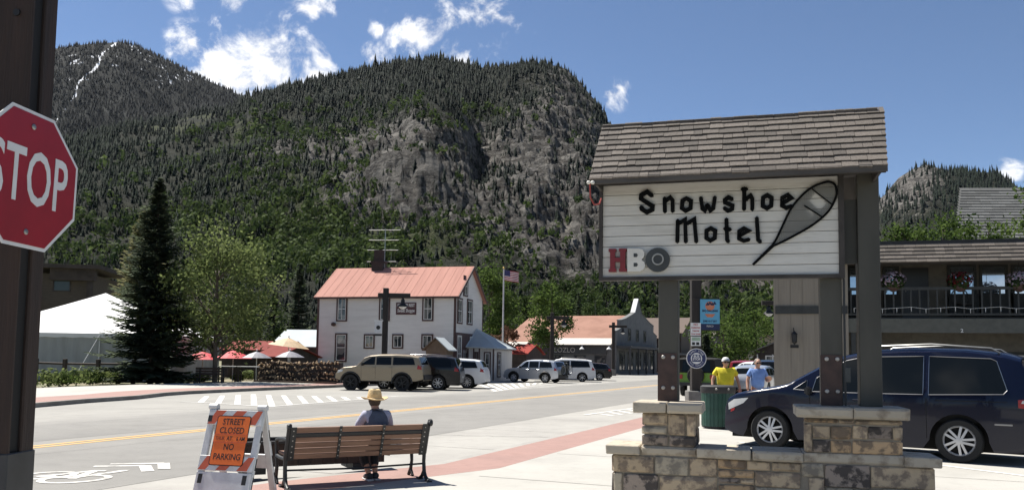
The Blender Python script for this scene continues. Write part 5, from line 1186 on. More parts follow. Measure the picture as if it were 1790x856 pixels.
for i,(px,lab,fm) in enumerate(((1679,'hanging basket of dark red flowers in front of the motel windows',flr),(1562,'hanging basket of pale flowers beside the right sign post',flp),(1782,'hanging basket of pink flowers at the right edge of the balcony',flp))):
    p=mq0(px,491); e=empty('flower_basket',MO,MR,lab,'flower basket','hanging baskets on the motel balcony')
    leafcloud('foliage',(p.x,-.05,p.z-.03),(.36,.33,.26),420,.055,flg,e,i); leafcloud('flowers',(p.x,-.05,p.z+.04),(.37,.34,.26),260,.04,fm,e,i+9,shell=.8)['kind']='stuff'
    MB().lathe([(.05,-.32),(.18,-.24),(.24,-.1)],12,(p.x,-.05,p.z)).build('basket', btrim, e); MB().tube([(p.x,-.05,p.z+.15),(p.x,-.05,4.72)],.008,5).build('chain', blackm, e)
# balcony chair
cp=mq0(1690,527); e=empty('balcony_chair',MO+Matrix.Rotation(MR,3,'Z')@V(cp.x,.7,3.08),MR+.4,'dark round backed chair on the motel balcony','chair')
MB().tube([(.3*math.cos(a_),0,.62+.3*math.sin(a_)) for a_ in np.linspace(0,2*PI,17)],.018,6,cap=False).build('backrest', blackm, e); MB().lathe([(.26,.40),(.27,.44)],14,(0,-.25,0)).build('seat', blackm, e)
for x,y in ((-.2,-.45),(.2,-.45),(-.2,-.03),(.2,-.03)): MB().tube([(x,y,0),(x*.8,y,.42)],.016,6).build('leg', blackm, e)
# house with the grey shingle roof behind the motel
gs = mat('grey_shingle', (.115,.118,.115), .9, scale=6, col2=(.085,.087,.086), orand=.25)
g0=A(1680,330,46); g1=A(1680,422,42); gh=empty('grey_roof_house',(g0.x,46,0),R(-4),'house with large dark grey shingled roof behind the motel','house')
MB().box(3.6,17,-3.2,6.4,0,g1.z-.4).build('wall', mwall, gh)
sk=(g1.x-g0.x); deck=MB().add([(sk,-4,g1.z-.6),(18,-4,g1.z-.6),(18,0,g0.z-.1),(0,0,g0.z-.1)],[(0,1,2,3)]).build('roof',mdark,gh); MB().add([(3.4,7,g1.z-.6),(18,7,g1.z-.6),(18,.02,g0.z-.1),(0,.02,g0.z-.1)],[(3,2,1,0)]).build('back_roof',gs,gh)
dl=math.hypot(4,g0.z-g1.z+.58); da=math.atan2(g0.z-g1.z+.58,4); du=Vector((0,math.cos(da),math.sin(da))); dn=Vector((0,-math.sin(da),math.cos(da)))
gme=shme[0].copy(); gme.materials.clear(); gme.materials.append(gs); nr_=int(dl/.25)
for r_ in range(nr_):
    x=sk*(1-r_/nr_); xs_=x
    while x<5.2:
        wd=random.choice((.42,.55,.7)); inst(gme,'shingle',deck,V(x,-4,g1.z-.58)+du*(r_*dl/nr_)+dn*.004,(wd-.015,dl/nr_,2.2),(da+.03,0,0)); x+=wd
# ------------------------------------------------------------------ vehicles
def paint(name, col, rough=.3, metal=0.0): return mat(name, col, rough, metal=metal, var=.03, coat=.35, scale=2, spec=.25)
tyre = mat('tyre_rubber', (.014,.014,.014), .85, var=.2); rimm = mat('alloy_rim', (.55,.55,.56), .35, metal=.5, var=.05); dplastic = mat('dark_plastic', (.02,.02,.021), .6, var=.15)
cglass = mat('car_glass', (.006,.008,.009), .05, var=0, spec=.25); chrome = mat('chrome', (.26,.26,.27), .3, metal=1, var=0)
hlm = mat('headlamp', (.55,.56,.56), .1, var=.1, spec=.8); tlm = mat('tail_lamp', (.30,.01,.015), .15, var=.1); plate_m = mat('licence_plate', (.5,.52,.5), .5); undr = mat('underbody', (.008,.008,.008), .9)
def rimmesh(r, spokes, m):
    b=MB(); b.lathe([(r*.98,-.02),(r,.0),(r*.93,.012),(r*.86,-.012)],24,(0,0,0),cap=False)
    b.lathe([(.0,.02),(r*.20,.018),(r*.22,.0)],14)
    for k in range(spokes):
        a=2*PI*k/spokes; ca,sa=math.cos(a),math.sin(a); w0,w1=r*.13,r*.20
        for s in ((-1,1) if spokes==5 else (0,)):
            o=s*r*.10; f=lambda rr,tt,zz:(rr*ca-tt*sa, rr*sa+tt*ca, zz)
            ww=r*.075 if spokes==5 else r*.075
            b.add([f(r*.15,o*.8-ww,.014),f(r*.15,o*.8+ww,.014),f(r*.93,o*1.9+ww,.006),f(r*.93,o*1.9-ww,.006),f(r*.15,o*.8-ww,-.02),f(r*.15,o*.8+ww,-.02),f(r*.93,o*1.9+ww,-.02),f(r*.93,o*1.9-ww,-.02)],[(0,3,2,1),(0,1,5,4),(1,2,6,5),(2,3,7,6),(3,0,4,7)])
    return b
class Car:
    def __init__(s, name, label, cat, L, W, prof, belt, axles, wr, body, bottom=.24, tumble=.26, front_tuck=.16, rear_tuck=.10, group=None, arch=None, clad=None):
        s.L,s.W,s.prof,s.belt,s.axles,s.wr,s.bot = L,W,prof,belt,axles,wr,bottom; s.tumble=tumble; s.ft=front_tuck; s.rt=rear_tuck
        s.arch = arch or wr*1.22; s.root=empty(name,(0,0,0),0,label,cat,group); s.body=body
        px=[p[0] for p in prof]; pz=[p[1] for p in prof]; s.px,s.pz=px,pz
        xs=sorted(set([0,.02,.06,.12,.2]+list(np.linspace(.3,L-.3,46))+[L-.2,L-.12,L-.06,L-.02,L]+[a+s.arch*f for a in axles for f in (-1.0,-.985,-.95,-.88,-.75,-.55,-.3,0,.3,.55,.75,.88,.95,.985,1.0)]+px))
        xs=[x for x in xs if 0<=x<=L]; b=MB(); NV=12; cols=[]
        for x in xs:
            zt=s.top(x); zb=min(s.bottomz(x),zt-.02); col=[]
            for k in range(NV+1):
                v=k/NV; v=1-(1-v)**1.35; z=zb+(zt-zb)*v; col.append((z,s.hw(x,z)))
            cols.append(col)
        tops=7
        for x,col in zip(xs,cols):
            for z,y in col: b.v.append((x,-y,z))
            zt,yt=col[-1]
            for k in range(1,tops): f=-1+2*k/tops; b.v.append((x,yt*f,zt+s.crown(x)*(1-f*f)))
            for z,y in col[::-1]: b.v.append((x,y,z))
        n=2*(NV+1)+tops-1
        for i in range(len(xs)-1):
            for j in range(n-1): b.f.append((i*n+j,(i+1)*n+j,(i+1)*n+j+1,i*n+j+1))
        b.f.append(tuple(range(n))); b.f.append(tuple(range((len(xs)-1)*n,len(xs)*n))[::-1])
        s.shell=b.build('body',body,s.root,smooth=38)
        ub=MB().box(.12,L-.12,-W/2+.27,W/2-.27,bottom-.03,.85)
        for a in axles: ub.box(a-.5 if a-.5>.1 else .1,a+.5 if a+.5<L-.1 else L-.1,-W/2+.12,W/2-.12,.62+(wr-.33),.9)
        ub.build('underbody',undr,s.root)
    def top(s,x): return float(np.interp(x,s.px,s.pz))
    def crown(s,x): return .035 if .15<x<s.L-.15 else .0
    def bottomz(s,x):
        z=s.bot+.10*max(0,(.5-x)/.5)**2+.12*max(0,(x-s.L+.55)/.55)**2
        for a in s.axles:
            d=abs(x-a)
            if d<s.arch*1.001: z=max(z,s.wr+math.sqrt(max(0,s.arch**2-d*d)))
        return z
    def hw(s,x,z):
        h=s.W/2; f=max(0,(1.0-x)/1.0); r=max(0,(x-s.L+.9)/.9)
        h*=1-s.ft*f**2.6-s.rt*r**2.6
        if z<s.belt: h-=.05*((s.belt-z)/s.belt)**2.2
        else: h-=s.tumble*(z-s.belt)
        zt=s.top(x); e=zt-z; rr=.07
        if e<rr: h-=rr*.9*(1-math.sqrt(max(0,1-((rr-e)/rr)**2)))
        return max(h,.05)
    def side(s,name,poly,m,off=.006,parent=None,both=True,frame=None,sides=(-1,1)):
        for sg in sides:
            N_=len(poly); cx=sum(p[0] for p in poly)/N_; cz=sum(p[1] for p in poly)/N_
            dense=[]
            for i in range(N_):
                a=poly[i]; c=poly[(i+1)%N_]; k=max(1,int(math.hypot(c[0]-a[0],c[1]-a[1])/.12))
                for j in range(k): dense.append((a[0]+(c[0]-a[0])*j/k,a[1]+(c[1]-a[1])*j/k))
            b=MB(); P=lambda x,z:(x,sg*(s.hw(x,z)+off),z); rings=[]
            for f in (1,.8,.5): b.v+=[P(cx+(x-cx)*f,cz+(z-cz)*f) for x,z in dense]
            b.v.append(P(cx,cz)); k=len(dense)
            for r_ in range(2):
                for i in range(k): q=(r_*k+i,r_*k+(i+1)%k,(r_+1)*k+(i+1)%k,(r_+1)*k+i); b.f.append(q)
            for i in range(k): b.f.append((2*k+i,2*k+(i+1)%k,3*k))
            if sg>0: b.f=[f[::-1] for f in b.f]
            area=sum(dense[i][0]*dense[(i+1)%k][1]-dense[(i+1)%k][0]*dense[i][1] for i in range(k))
            if area<0: b.f=[f[::-1] for f in b.f]
            o=b.build(name,m,parent or s.root,smooth=45)
            if frame:
                MB().tube([P2 for P2 in [(x,sg*(s.hw(x,z)+off),z) for x,z in dense+[dense[0]]]],.006,5,cap=False).build('window_trim',frame,o)
    def over(s,name,i0,i1,f0,f1,m,off=.006,parent=None,inset=0):
        """patch on the upper surface between profile indices i0..i1 and width fractions f0..f1"""
        b=MB(); NI,NJ=8,8; pts=[]
        for i in range(NI+1):
            t=i0+(i1-i0)*i/NI; k=min(int(t),len(s.px)-2); fr=t-k; x=s.px[k]+(s.px[k+1]-s.px[k])*fr; z=s.pz[k]+(s.pz[k+1]-s.pz[k])*fr
            dx,dz=s.px[k+1]-s.px[k],s.pz[k+1]-s.pz[k]; l=math.hypot(dx,dz); nx,nz=-dz/l,dx/l
            h=s.hw(x,z-.001)
            for j in range(NJ+1):
                f=f0+(f1-f0)*j/NJ; zz=z+s.crown(x)*(1-f*f); b.v.append((x+nx*off,f*h,zz+nz*off))
        for i in range(NI):
            for j in range(NJ): q=i*(NJ+1)+j; b.f.append((q,q+NJ+1,q+NJ+2,q+1))
        return b.build(name,m,parent or s.root,smooth=45)
    def wheels(s, spokes=5, rim=None, tw=.22, rr=.71, m=None):
        r=s.wr; t=MB(); t.lathe([(r*.62,-tw/2),(r*.93,-tw/2),(r,-tw/2+.03),(r,tw/2-.03),(r*.94,tw/2),(r*rr,tw/2-.006),(r*rr*.98,tw/2-.03),(r*.62,-tw/2)],28,cap=False)
        tme=bpy.data.meshes.new('tyre'); tme.from_pydata(t.v,[],t.f); tme.polygons.foreach_set('use_smooth',[True]*len(tme.polygons)); tme.set_sharp_from_angle(angle=R(40)); tme.materials.append(tyre)
        rb=rimmesh(r*rr,spokes,rimm); rme=bpy.data.meshes.new('rim'); rme.from_pydata(rb.v,[],rb.f); rme.materials.append(rim or rimm)
        db=MB().lathe([(r*rr*.96,0),(r*rr*.96,.002)],20); dme=bpy.data.meshes.new('brake_disc'); dme.from_pydata(db.v,[],db.f); dme.materials.append(undr)
        for a in s.axles:
            for sg in (-1,1):
                e=empty('wheel',(a,sg*(s.W/2-tw/2-.012),r),0); e.parent=s.root; e.rotation_euler=(PI/2 if sg<0 else -PI/2,0,0)
                e.rotation_euler=(-PI/2*sg,0,0); link('tyre',tme,e); q=link('rim',rme,e); q.location=(0,0,tw/2-.03); q.rotation_euler=(0,0,random.random()*6); d=link('brake_disc',dme,e); d.location=(0,0,tw/2-.09)
    def place(s, rear, front):               # ground points of the rear and front wheels on the visible side
        rear=Vector(rear); front=Vector(front); d=(rear-front).normalized(); a=math.atan2(d.y,d.x); mid=(rear+front)/2
        n=Vector((-d.y,d.x,0)); cen=mid+n*(s.W/2-.12)*(1 if n.y>0 else -1)
        o=cen-d*(sum(s.axles)/2); s.root.location=(o.x,o.y,rear.z); s.root.rotation_euler=(0,0,a)
def mirror(c,x,z,m):
    for sg in (-1,1):
        b=MB(); b.obox((x,sg*(c.hw(x,z)+.10),z),(.09,.20,.14)); b.obox((x-.01,sg*(c.hw(x,z)+.02),z-.05),(.05,.06,.05)); b.build('door_mirror',m,c.root,bevel=.025,seg=2,smooth=50)
def handles(c,xs,z,m):
    for x in xs:
        for sg in (-1,1): MB().obox((x,sg*(c.hw(x,z)+.02),z),(.18,.02,.03)).build('door_handle',m,c.root,bevel=.008)
def seams(c,xs,z0,z1):
    for x in xs:
        for sg in (-1,1):
            P_=[(x+.02*math.sin(k),sg*(c.hw(x,z0+(z1-z0)*k/8)+.001),z0+(z1-z0)*k/8) for k in range(9)]; P_=[(x,y,z) for _,y,z in P_]; MB().tube(P_,.005,4).build('door_seam',undr,c.root)
def rails(c,x0,x1,m,y=.8):
    for sg in (-1,1):
        pts=[(x0,sg*c.W/2*y*.92,c.top(x0)+.01),(x0+.12,sg*c.W/2*y*.92,c.top(x0+.12)+.075),((x0+x1)/2,sg*c.W/2*y*.92,c.top((x0+x1)/2)+.085),(x1-.12,sg*c.W/2*y*.92,c.top(x1-.12)+.075),(x1,sg*c.W/2*y*.92,c.top(x1)+.01)]
        MB().tube(pts,.018,6).build('roof_rail',m,c.root,smooth=60)
# --- dark blue minivan beside the wall
blue=paint('midnight_blue_paint',(.002,.004,.017),.25,.0)
v=Car('minivan','dark blue minivan with silver wheels parked behind the stone wall','minivan',5.1,1.95,[(0,.52),(.02,.74),(.08,.88),(.26,.97),(.62,1.04),(1.05,1.12),(1.22,1.17),(1.75,1.48),(2.15,1.67),(2.55,1.76),(3.2,1.80),(4.0,1.785),(4.55,1.72),(4.78,1.65),(4.92,1.34),(5.0,1.08),(5.06,.95),(5.10,.60)],1.02,(.90,3.92),.345,blue,bottom=.20,tumble=.27,front_tuck=.20)
v.side('quarter_light',[(1.34,1.08),(1.57,1.065),(1.57,1.24)],cglass,frame=chrome)
v.side('side_window',[(1.66,1.05),(2.50,1.05),(2.46,1.65),(2.20,1.59),(1.72,1.28)],cglass,off=.007,frame=chrome)
v.side('side_window',[(2.58,1.05),(3.42,1.06),(3.42,1.68),(2.55,1.66)],cglass,off=.007,frame=chrome); v.side('side_window',[(3.50,1.06),(4.55,1.10),(4.60,1.16),(4.46,1.61),(4.38,1.65),(3.50,1.68)],cglass,off=.007,frame=chrome)
v.over('windscreen',6.15,8.9,-.88,.88,cglass); v.over('rear_window',13.2,14.7,-.86,.86,cglass)
v.side('headlamp',[(.10,.66),(.42,.80),(.52,.90),(.22,.86),(.09,.78)],hlm,off=.008); v.side('side_marker',[(.14,.62),(.22,.655),(.24,.70),(.15,.68)],tlm,off=.0085)
v.side('tail_lamp',[(4.74,.90),(5.06,.86),(5.05,.98),(4.99,1.05),(4.74,1.02)],tlm,off=.009); v.side('lamp_lens',[(4.78,.97),(4.99,.95),(4.98,1.03),(4.80,1.01)],hlm,off=.011)
v.over('grille',1.1,1.8,-.5,.5,dplastic); v.over('lower_grille',.2,.8,-.6,.6,dplastic)
mirror(v,1.62,1.06,dplastic); handles(v,(2.42,2.75),.93,blue); seams(v,(1.62,2.54,3.46),.36,1.0); rails(v,2.55,4.5,steel)
v.side('fuel_mark',[(4.42,.62),(4.66,.62),(4.66,.645),(4.42,.645)],chrome,off=.008); v.side('slide_rail',[(3.6,.965),(4.6,.975),(4.6,.985),(3.6,.98)],undr,off=.004)
v.wheels(5); v.place(G(1683,808,SW)-V(0,0,0),G(1345,783,SW))
MB().obox((4.85,0,1.655),(.34,1.2,.03)).build('rear_spoiler',blue,v.root,bevel=.01)
# --- cars angled in at the far kerb
ROW='cars parked nose in along the far kerb'
def suv(name,label,cat,L,W,H,body,belt,wr,axles,hood=1.02,bottom=.3,glassrear=True,clad=None,spokes=6,rk=None,boxy=.0,rim=None,tail=True,group=ROW,tumble=.24):
    pr=[(0,.55*H/1.7),(.03,.78*H/1.7),(.14,.90*H/1.7),(.45,hood-.03),(.95,hood+.02),(1.18,hood+.07),(1.22+.45*(1-boxy*.4),hood+.07+(H-hood)*.62),(1.95-.15*boxy,H-.06),(2.3,H-.01),(3.0,H),(L-.75,H-.03-.03*(1-boxy)),(L-.38+.12*boxy,H-.12),(L-.16+.03*boxy,belt+.05),(L-.06,belt-.08),(L-.01,.75),(L,.55)]
    c=Car(name,label,cat,L,W,pr,belt,axles,wr,body,bottom=bottom,tumble=tumble,group=group,front_tuck=.15)
    zt=H-.13; zb=belt+.03; xa=1.45; xr=L-.45
    c.side('side_window',[(xa,zb),(2.12,zb),(2.12,zt),(1.95,zt-.01),(xa+.1,zb+.1)],cglass,frame=None); c.side('side_window',[(2.2,zb),(2.98,zb),(2.98-.02,zt),(2.2,zt)],cglass)
    c.side('side_window',[(3.06,zb),(xr+.05*boxy,zb+.02),(xr-.16+.1*boxy,zt-.04),(3.06,zt)],cglass)
    c.over('windscreen',5.1,6.95,-.86,.86,cglass); c.over('rear_window',11.15,11.95,-.82,.82,cglass); c.over('grille',1.05,1.75,-.55,.55,dplastic); c.over('number_plate',14.1,14.6,-.16,.16,plate_m)
    c.side('headlamp',[(.12,hood-.32),(.42,hood-.24),(.45,hood-.13),(.14,hood-.18)],hlm,off=.007); c.side('tail_lamp',[(L-.32,belt-.16),(L-.08,belt-.18),(L-.09,belt+.0),(L-.28,belt+.06)],tlm,off=.007)
    mirror(c,xa+.06,zb+.02,dplastic); handles(c,(2.08,2.95),belt-.10,body); seams(c,(1.42,2.16,3.02),bottom+.12,belt)
    if clad:
        c.side('cladding',[(.0+.06,bottom+.08),(L-.05,bottom+.10),(L-.05,bottom+.22),(axles[1]+c.arch+.06,bottom+.2),(axles[0]+c.arch+.06,bottom+.17),(axles[0]+c.arch,bottom+.10)],clad,off=.005) if False else None
        for a in axles:
            for sg in (-1,1):
                pts=[]; 
                for k in range(13): an=PI*k/12; pts.append((a+(c.arch+.03)*math.cos(an),0,wr+(c.arch+.03)*math.sin(an)))
                MB().tube([(x,sg*(c.hw(x,max(z,.4))+.005),z) for x,_,z in pts],.045,6).build('fender_flare',clad,c.root,smooth=60)
        for sg in (-1,1): MB().box(axles[0]+c.arch,axles[1]-c.arch,sg*(W/2-.06)-.03,sg*(W/2-.06)+.04,bottom-.02,bottom+.13).build('sill',clad,c.root)
        MB().box(-.06,.25,-W/2+.16,W/2-.16,bottom+.05,bottom+.32).build('bumper',clad,c.root,bevel=.04,seg=2); MB().box(L-.2,L+.06,-W/2+.12,W/2-.12,bottom+.06,bottom+.32).build('bumper',clad,c.root,bevel=.04,seg=2)
    if rk: rails(c,2.2,L-.7,rk)
    c.wheels(spokes,rim=rim); return c
tan=paint('champagne_paint',(.27,.22,.15),.35,.2)
t=suv('tan_suv','lifted tan off-road suv with dark flares and big tyres','suv',4.62,1.80,1.82,tan,1.27,.40,(.86,3.54),hood=1.18,bottom=.50,clad=dplastic,rk=None,boxy=.8,rim=blackm,tumble=.22)
t.place(G(706,683.5),G(610,681.5))
blackp=paint('black_paint',(.008,.008,.009),.25)
t=suv('black_suv','black suv with chrome wheels behind the tan suv','suv',5.0,1.98,1.78,blackp,1.16,.385,(.95,3.82),hood=1.12,bottom=.28,rk=chrome,boxy=.5,spokes=8)
t.place(G(765,681.5),G(765,681.5)+V(-2.84,.28,0))
whitepnt=paint('white_paint',(.62,.63,.64),.3)
t=suv('white_suv','white crossover with red tail lamps next beyond the black suv','suv',4.83,1.93,1.66,whitepnt,1.10,.37,(.93,3.78),hood=1.03,bottom=.26,boxy=.2,spokes=10); t.place(G(816,678.5),G(816,678.5)+V(-2.82,.38,0))
silver=paint('silver_paint',(.46,.48,.51),.28,.55)
t=suv('silver_crossover','silver crossover side on with dark lower cladding','crossover',4.55,1.82,1.66,silver,1.06,.345,(.90,3.52),hood=1.02,bottom=.27,boxy=.1,clad=dplastic,spokes=5); t.place(G(960,669),G(892.5,667))
crv=t
t=suv('white_minivan','white minivan beyond the silver crossover','minivan',5.0,1.95,1.76,whitepnt,1.08,.345,(.97,3.95),hood=1.03,bottom=.22,boxy=.35,spokes=6,rk=steel); t.place(G(1017.5,667),G(1017.5,667)+V(-2.95,.3,0))
t=suv('black_sedan','black car at the far end of the parked row','car',4.7,1.85,1.48,blackp,.98,.335,(.92,3.65),hood=.95,bottom=.22,boxy=-.6,spokes=7); t.place(G(1047.5,664.8),G(1047.5,664.8)+V(-2.7,.3,0))
t=suv('grey_car','silver car roof showing above the silver crossover','car',4.6,1.82,1.62,silver,1.05,.34,(.9,3.5),hood=1.0,bottom=.24,boxy=.1); t.place(V(4.2,72,0),V(1.6,72.6,0))
# --- bicycle on the rack behind the silver crossover
bk=empty('bicycle',crv.root.location,crv.root.rotation_euler.z,'bicycle hanging on the rack behind the silver crossover','bicycle')
xb=4.85
for y in (-.55,.5):
    w_=MB().tube([(xb,y+.33*math.cos(a_),.95+.33*math.sin(a_)) for a_ in np.linspace(0,2*PI,25)],.03,6,cap=False).build('wheel',tyre,bk); MB().tube([(xb,y+.29*math.cos(a_),.95+.29*math.sin(a_)) for a_ in np.linspace(0,2*PI,25)],.012,5,cap=False).build('rim',rimm,w_)
fm_=mat('bike_frame',(.05,.055,.05),.4); fr_=MB()
for a_,c_ in (((.5,.95),(.1,.95)),((.1,.95),(.02,1.4)),((.02,1.4),(.5,.95)),((.1,.95),(-.38,1.45)),((.02,1.4),(-.36,1.48)),((-.38,1.55),(-.55,.95))): fr_.tube([(xb,a_[0],a_[1]),(xb,c_[0],c_[1])],.022,6)
fr_.build('frame',fm_,bk); MB().tube([(xb-.28,-.38,1.6),(xb+.28,-.38,1.6)],.018,6).build('handlebar',fm_,bk); MB().obox((xb,.0,1.45),(.14,.26,.05)).build('saddle',dplastic,bk,bevel=.02)
rk_=empty('bike_rack',crv.root.location,crv.root.rotation_euler.z,'black bike rack with a panel on the back of the silver crossover','bike rack'); 
rkb=MB().tube([(4.5,0,.55),(4.85,0,.55),(4.85,0,1.3)],.035,6); rkb.tube([(4.82,-.6,.62),(4.82,.6,.62)],.03,6); rkb.build('frame',blackm,rk_); MB().box(4.70,4.76,-.6,.5,.62,1.22).build('panel',mat('grey_panel',(.07,.075,.07),.7),rk_)
# --- vehicles on the near side, down the street
NEARG='vehicles on the near side of the street'
lime=paint('lime_green_paint',(.16,.30,.02),.35)
def jeep():
    j=Car('jeep','lime green off-road vehicle with black top and spare wheel','jeep',4.2,1.85,[(0,.75),(.02,1.0),(.1,1.12),(1.2,1.18),(1.32,1.2),(1.62,1.78),(1.75,1.84),(2.6,1.86),(4.05,1.84),(4.12,1.78),(4.18,1.15),(4.2,.6)],1.2,(.75,3.2),.40,undr,bottom=.55,tumble=.10,front_tuck=.05,rear_tuck=.02,group=NEARG)
    j.side('door_panel',[(1.32,.62),(2.62,.62),(2.70,1.12),(1.25,1.12)],lime,off=.008); j.side('rear_quarter',[(3.62,1.0),(3.74,.64),(4.17,.64),(4.17,1.14),(2.8,1.14),(2.85,1.0)],lime,off=.008); j.side('bonnet_side',[(.08,1.0),(1.2,1.0),(1.2,1.15),(.1,1.10)],lime,off=.008)
    j.over('tailgate',10.02,10.95,-.98,.98,lime,off=.01); j.over('rear_glass',9.1,9.9,-.8,.8,cglass,off=.01); j.over('windscreen',4.05,4.95,-.85,.85,cglass)
    j.wheels(5,rim=blackm)
    sp=empty('spare_wheel',(4.33,.0,1.02),0); sp.parent=j.root; sp.rotation_euler=(0,PI/2,0); t_=MB().lathe([(.20,-.1),(.37,-.11),(.40,-.06),(.40,.08),(.36,.11),(.27,.10)],24).build('tyre',tyre,sp,smooth=40); MB().lathe([(.0,.09),(.09,.095),(.25,.085),(.27,.10)],20).build('rim',hlm,sp,smooth=40)
    for y in (-.72,.72): MB().box(4.19,4.25,y-.07,y+.07,.85,1.05).build('tail_lamp',tlm,j.root)
    MB().box(4.18,4.36,-.85,.85,.52,.68).build('bumper',dplastic,j.root); return j
j=jeep(); p=A(1217,660,40); th=math.atan2(-TD.y,-TD.x)
def face_away(c,x,y,ang=th,z=0): c.root.location=(x-math.cos(ang)*c.L,y-math.sin(ang)*c.L,z); c.root.rotation_euler=(0,0,ang)
face_away(j,p.x,40)
redp=paint('dark_red_paint',(.22,.012,.015),.3)
t=suv('red_suv','dark red suv behind the two walking women','suv',4.9,1.95,1.80,redp,1.12,.38,(.95,3.75),hood=1.08,bottom=.28,boxy=.5,group=NEARG); p=A(1296,640,60); face_away(t,p.x,60,R(-113))
t=suv('silver_hatchback','grey silver hatchback between the two walking women','car',4.4,1.78,1.52,silver,1.0,.33,(.88,3.45),hood=.98,bottom=.22,boxy=.0,group=NEARG); p=A(1306,650,42); face_away(t,p.x,42,R(-118),0)
t=suv('white_wagon','white car partly hidden by the beige motel wall','car',4.7,1.85,1.6,whitepnt,1.02,.35,(.92,3.7),hood=1.0,bottom=.24,boxy=.2,group=NEARG); p=A(1362,650,52); face_away(t,p.x,52,R(-70),SW)
t=suv('black_wagon','black suv just behind the woman in the blue shirt','suv',4.7,1.85,1.7,blackp,1.05,.36,(.92,3.7),hood=1.02,bottom=.26,boxy=.4,group=NEARG); p=A(1341,650,46); face_away(t,p.x,46,R(-112),SW)
# ------------------------------------------------------------------ trees
bark = mat('grey_bark', (.13,.105,.08), .9, scale=5, col2=(.07,.055,.045), bump=.5, bscale=14); barkd = mat('dark_bark', (.05,.036,.028), .9, scale=5, bump=.5, bscale=14)
spr = leafmat('spruce_needles', (.028,.042,.027), (.105,.128,.075), .3); spr2 = leafmat('backlit_spruce_needles', (.09,.095,.045), (.23,.22,.11), .35)  # second needles: paler copy, backlight put into the colour
lf1 = leafmat('olive_leaves', (.06,.085,.028), (.20,.24,.09), .45); lf2 = leafmat('green_leaves', (.03,.055,.014), (.11,.16,.04), .42); lf3 = leafmat('dark_leaves', (.014,.028,.009), (.05,.075,.022), .3); lfr = leafmat('maroon_leaves', (.06,.03,.02), (.16,.09,.06), .3)
def spruce(name, loc, H, Rr, seed, label, m=spr, whorls=54, group=None):
    r_=np.random.default_rng(seed); e=empty(name,loc,0,label,'tree',group)
    MB().tube([(0,0,0),(0,0,H*.5),(0,0,H*.98)],[H*.014,H*.009,.015],8).build('trunk',barkd,e,smooth=60)
    vs=[]; T=[]
    for w_ in range(whorls):
        f=w_/whorls; z=H*(.045+.93*f**.93); Lm=Rr*(1-f)**.95+.06; nb=r_.integers(9,14)
        for k in range(nb):
            a=r_.uniform(0,2*PI); L_=Lm*r_.uniform(.55,1.12); d=np.array([math.cos(a),math.sin(a),0]); s_=np.array([-d[1],d[0],0]); droop=r_.uniform(.18,.42)*(1-f)-.25*f
            nt=max(4,int(L_/.20)); z0=z+r_.normal(0,H*.006); tb=np.clip(r_.normal(.4,.25),0,1)
            for j in range(nt):
                t=(j+.6)/nt; p=d*L_*t+np.array([0,0,z0-droop*L_*t+.22*L_*t*t]); 
                wd=(.36*L_*(1-t)+.12)*r_.uniform(.7,1.2)+.06; ln=.34*r_.uniform(.8,1.4)
                for sg in (-1,1):
                    dirn=(s_*sg*.75+d*.65+np.array([0,0,r_.uniform(-.45,.05)])); dirn/=np.linalg.norm(dirn); nrm=np.cross(dirn,d); up=np.array([0,0,1.])*.0+np.cross(nrm,dirn); up/=(np.linalg.norm(up)+1e-6)
                    tip=p+dirn*wd; b0=p-d*ln*.28; b1=p+d*ln*.42+np.array([0,0,-.03]); mid=p+dirn*wd*.55+np.array([0,0,-.07*wd-.03])
                    vs+= [b0,mid-d*ln*.30,tip,mid+d*ln*.45]; T+=[tb]*4
            tip=d*(L_*1.06)+np.array([0,0,z0-droop*L_+.22*L_]); q=d*(L_*.75)+np.array([0,0,z0-droop*L_*.75+.12*L_]); vs+=[q+s_*.07,q-s_*.07,tip,tip+np.array([0,0,.03])]; T+=[tb]*4
    npmesh('crown',np.array(vs),np.arange(len(vs)).reshape(-1,4),m,e,tint=np.clip(np.array(T)+np.random.default_rng(seed+1).normal(0,.1,len(T)),0,1)); return e
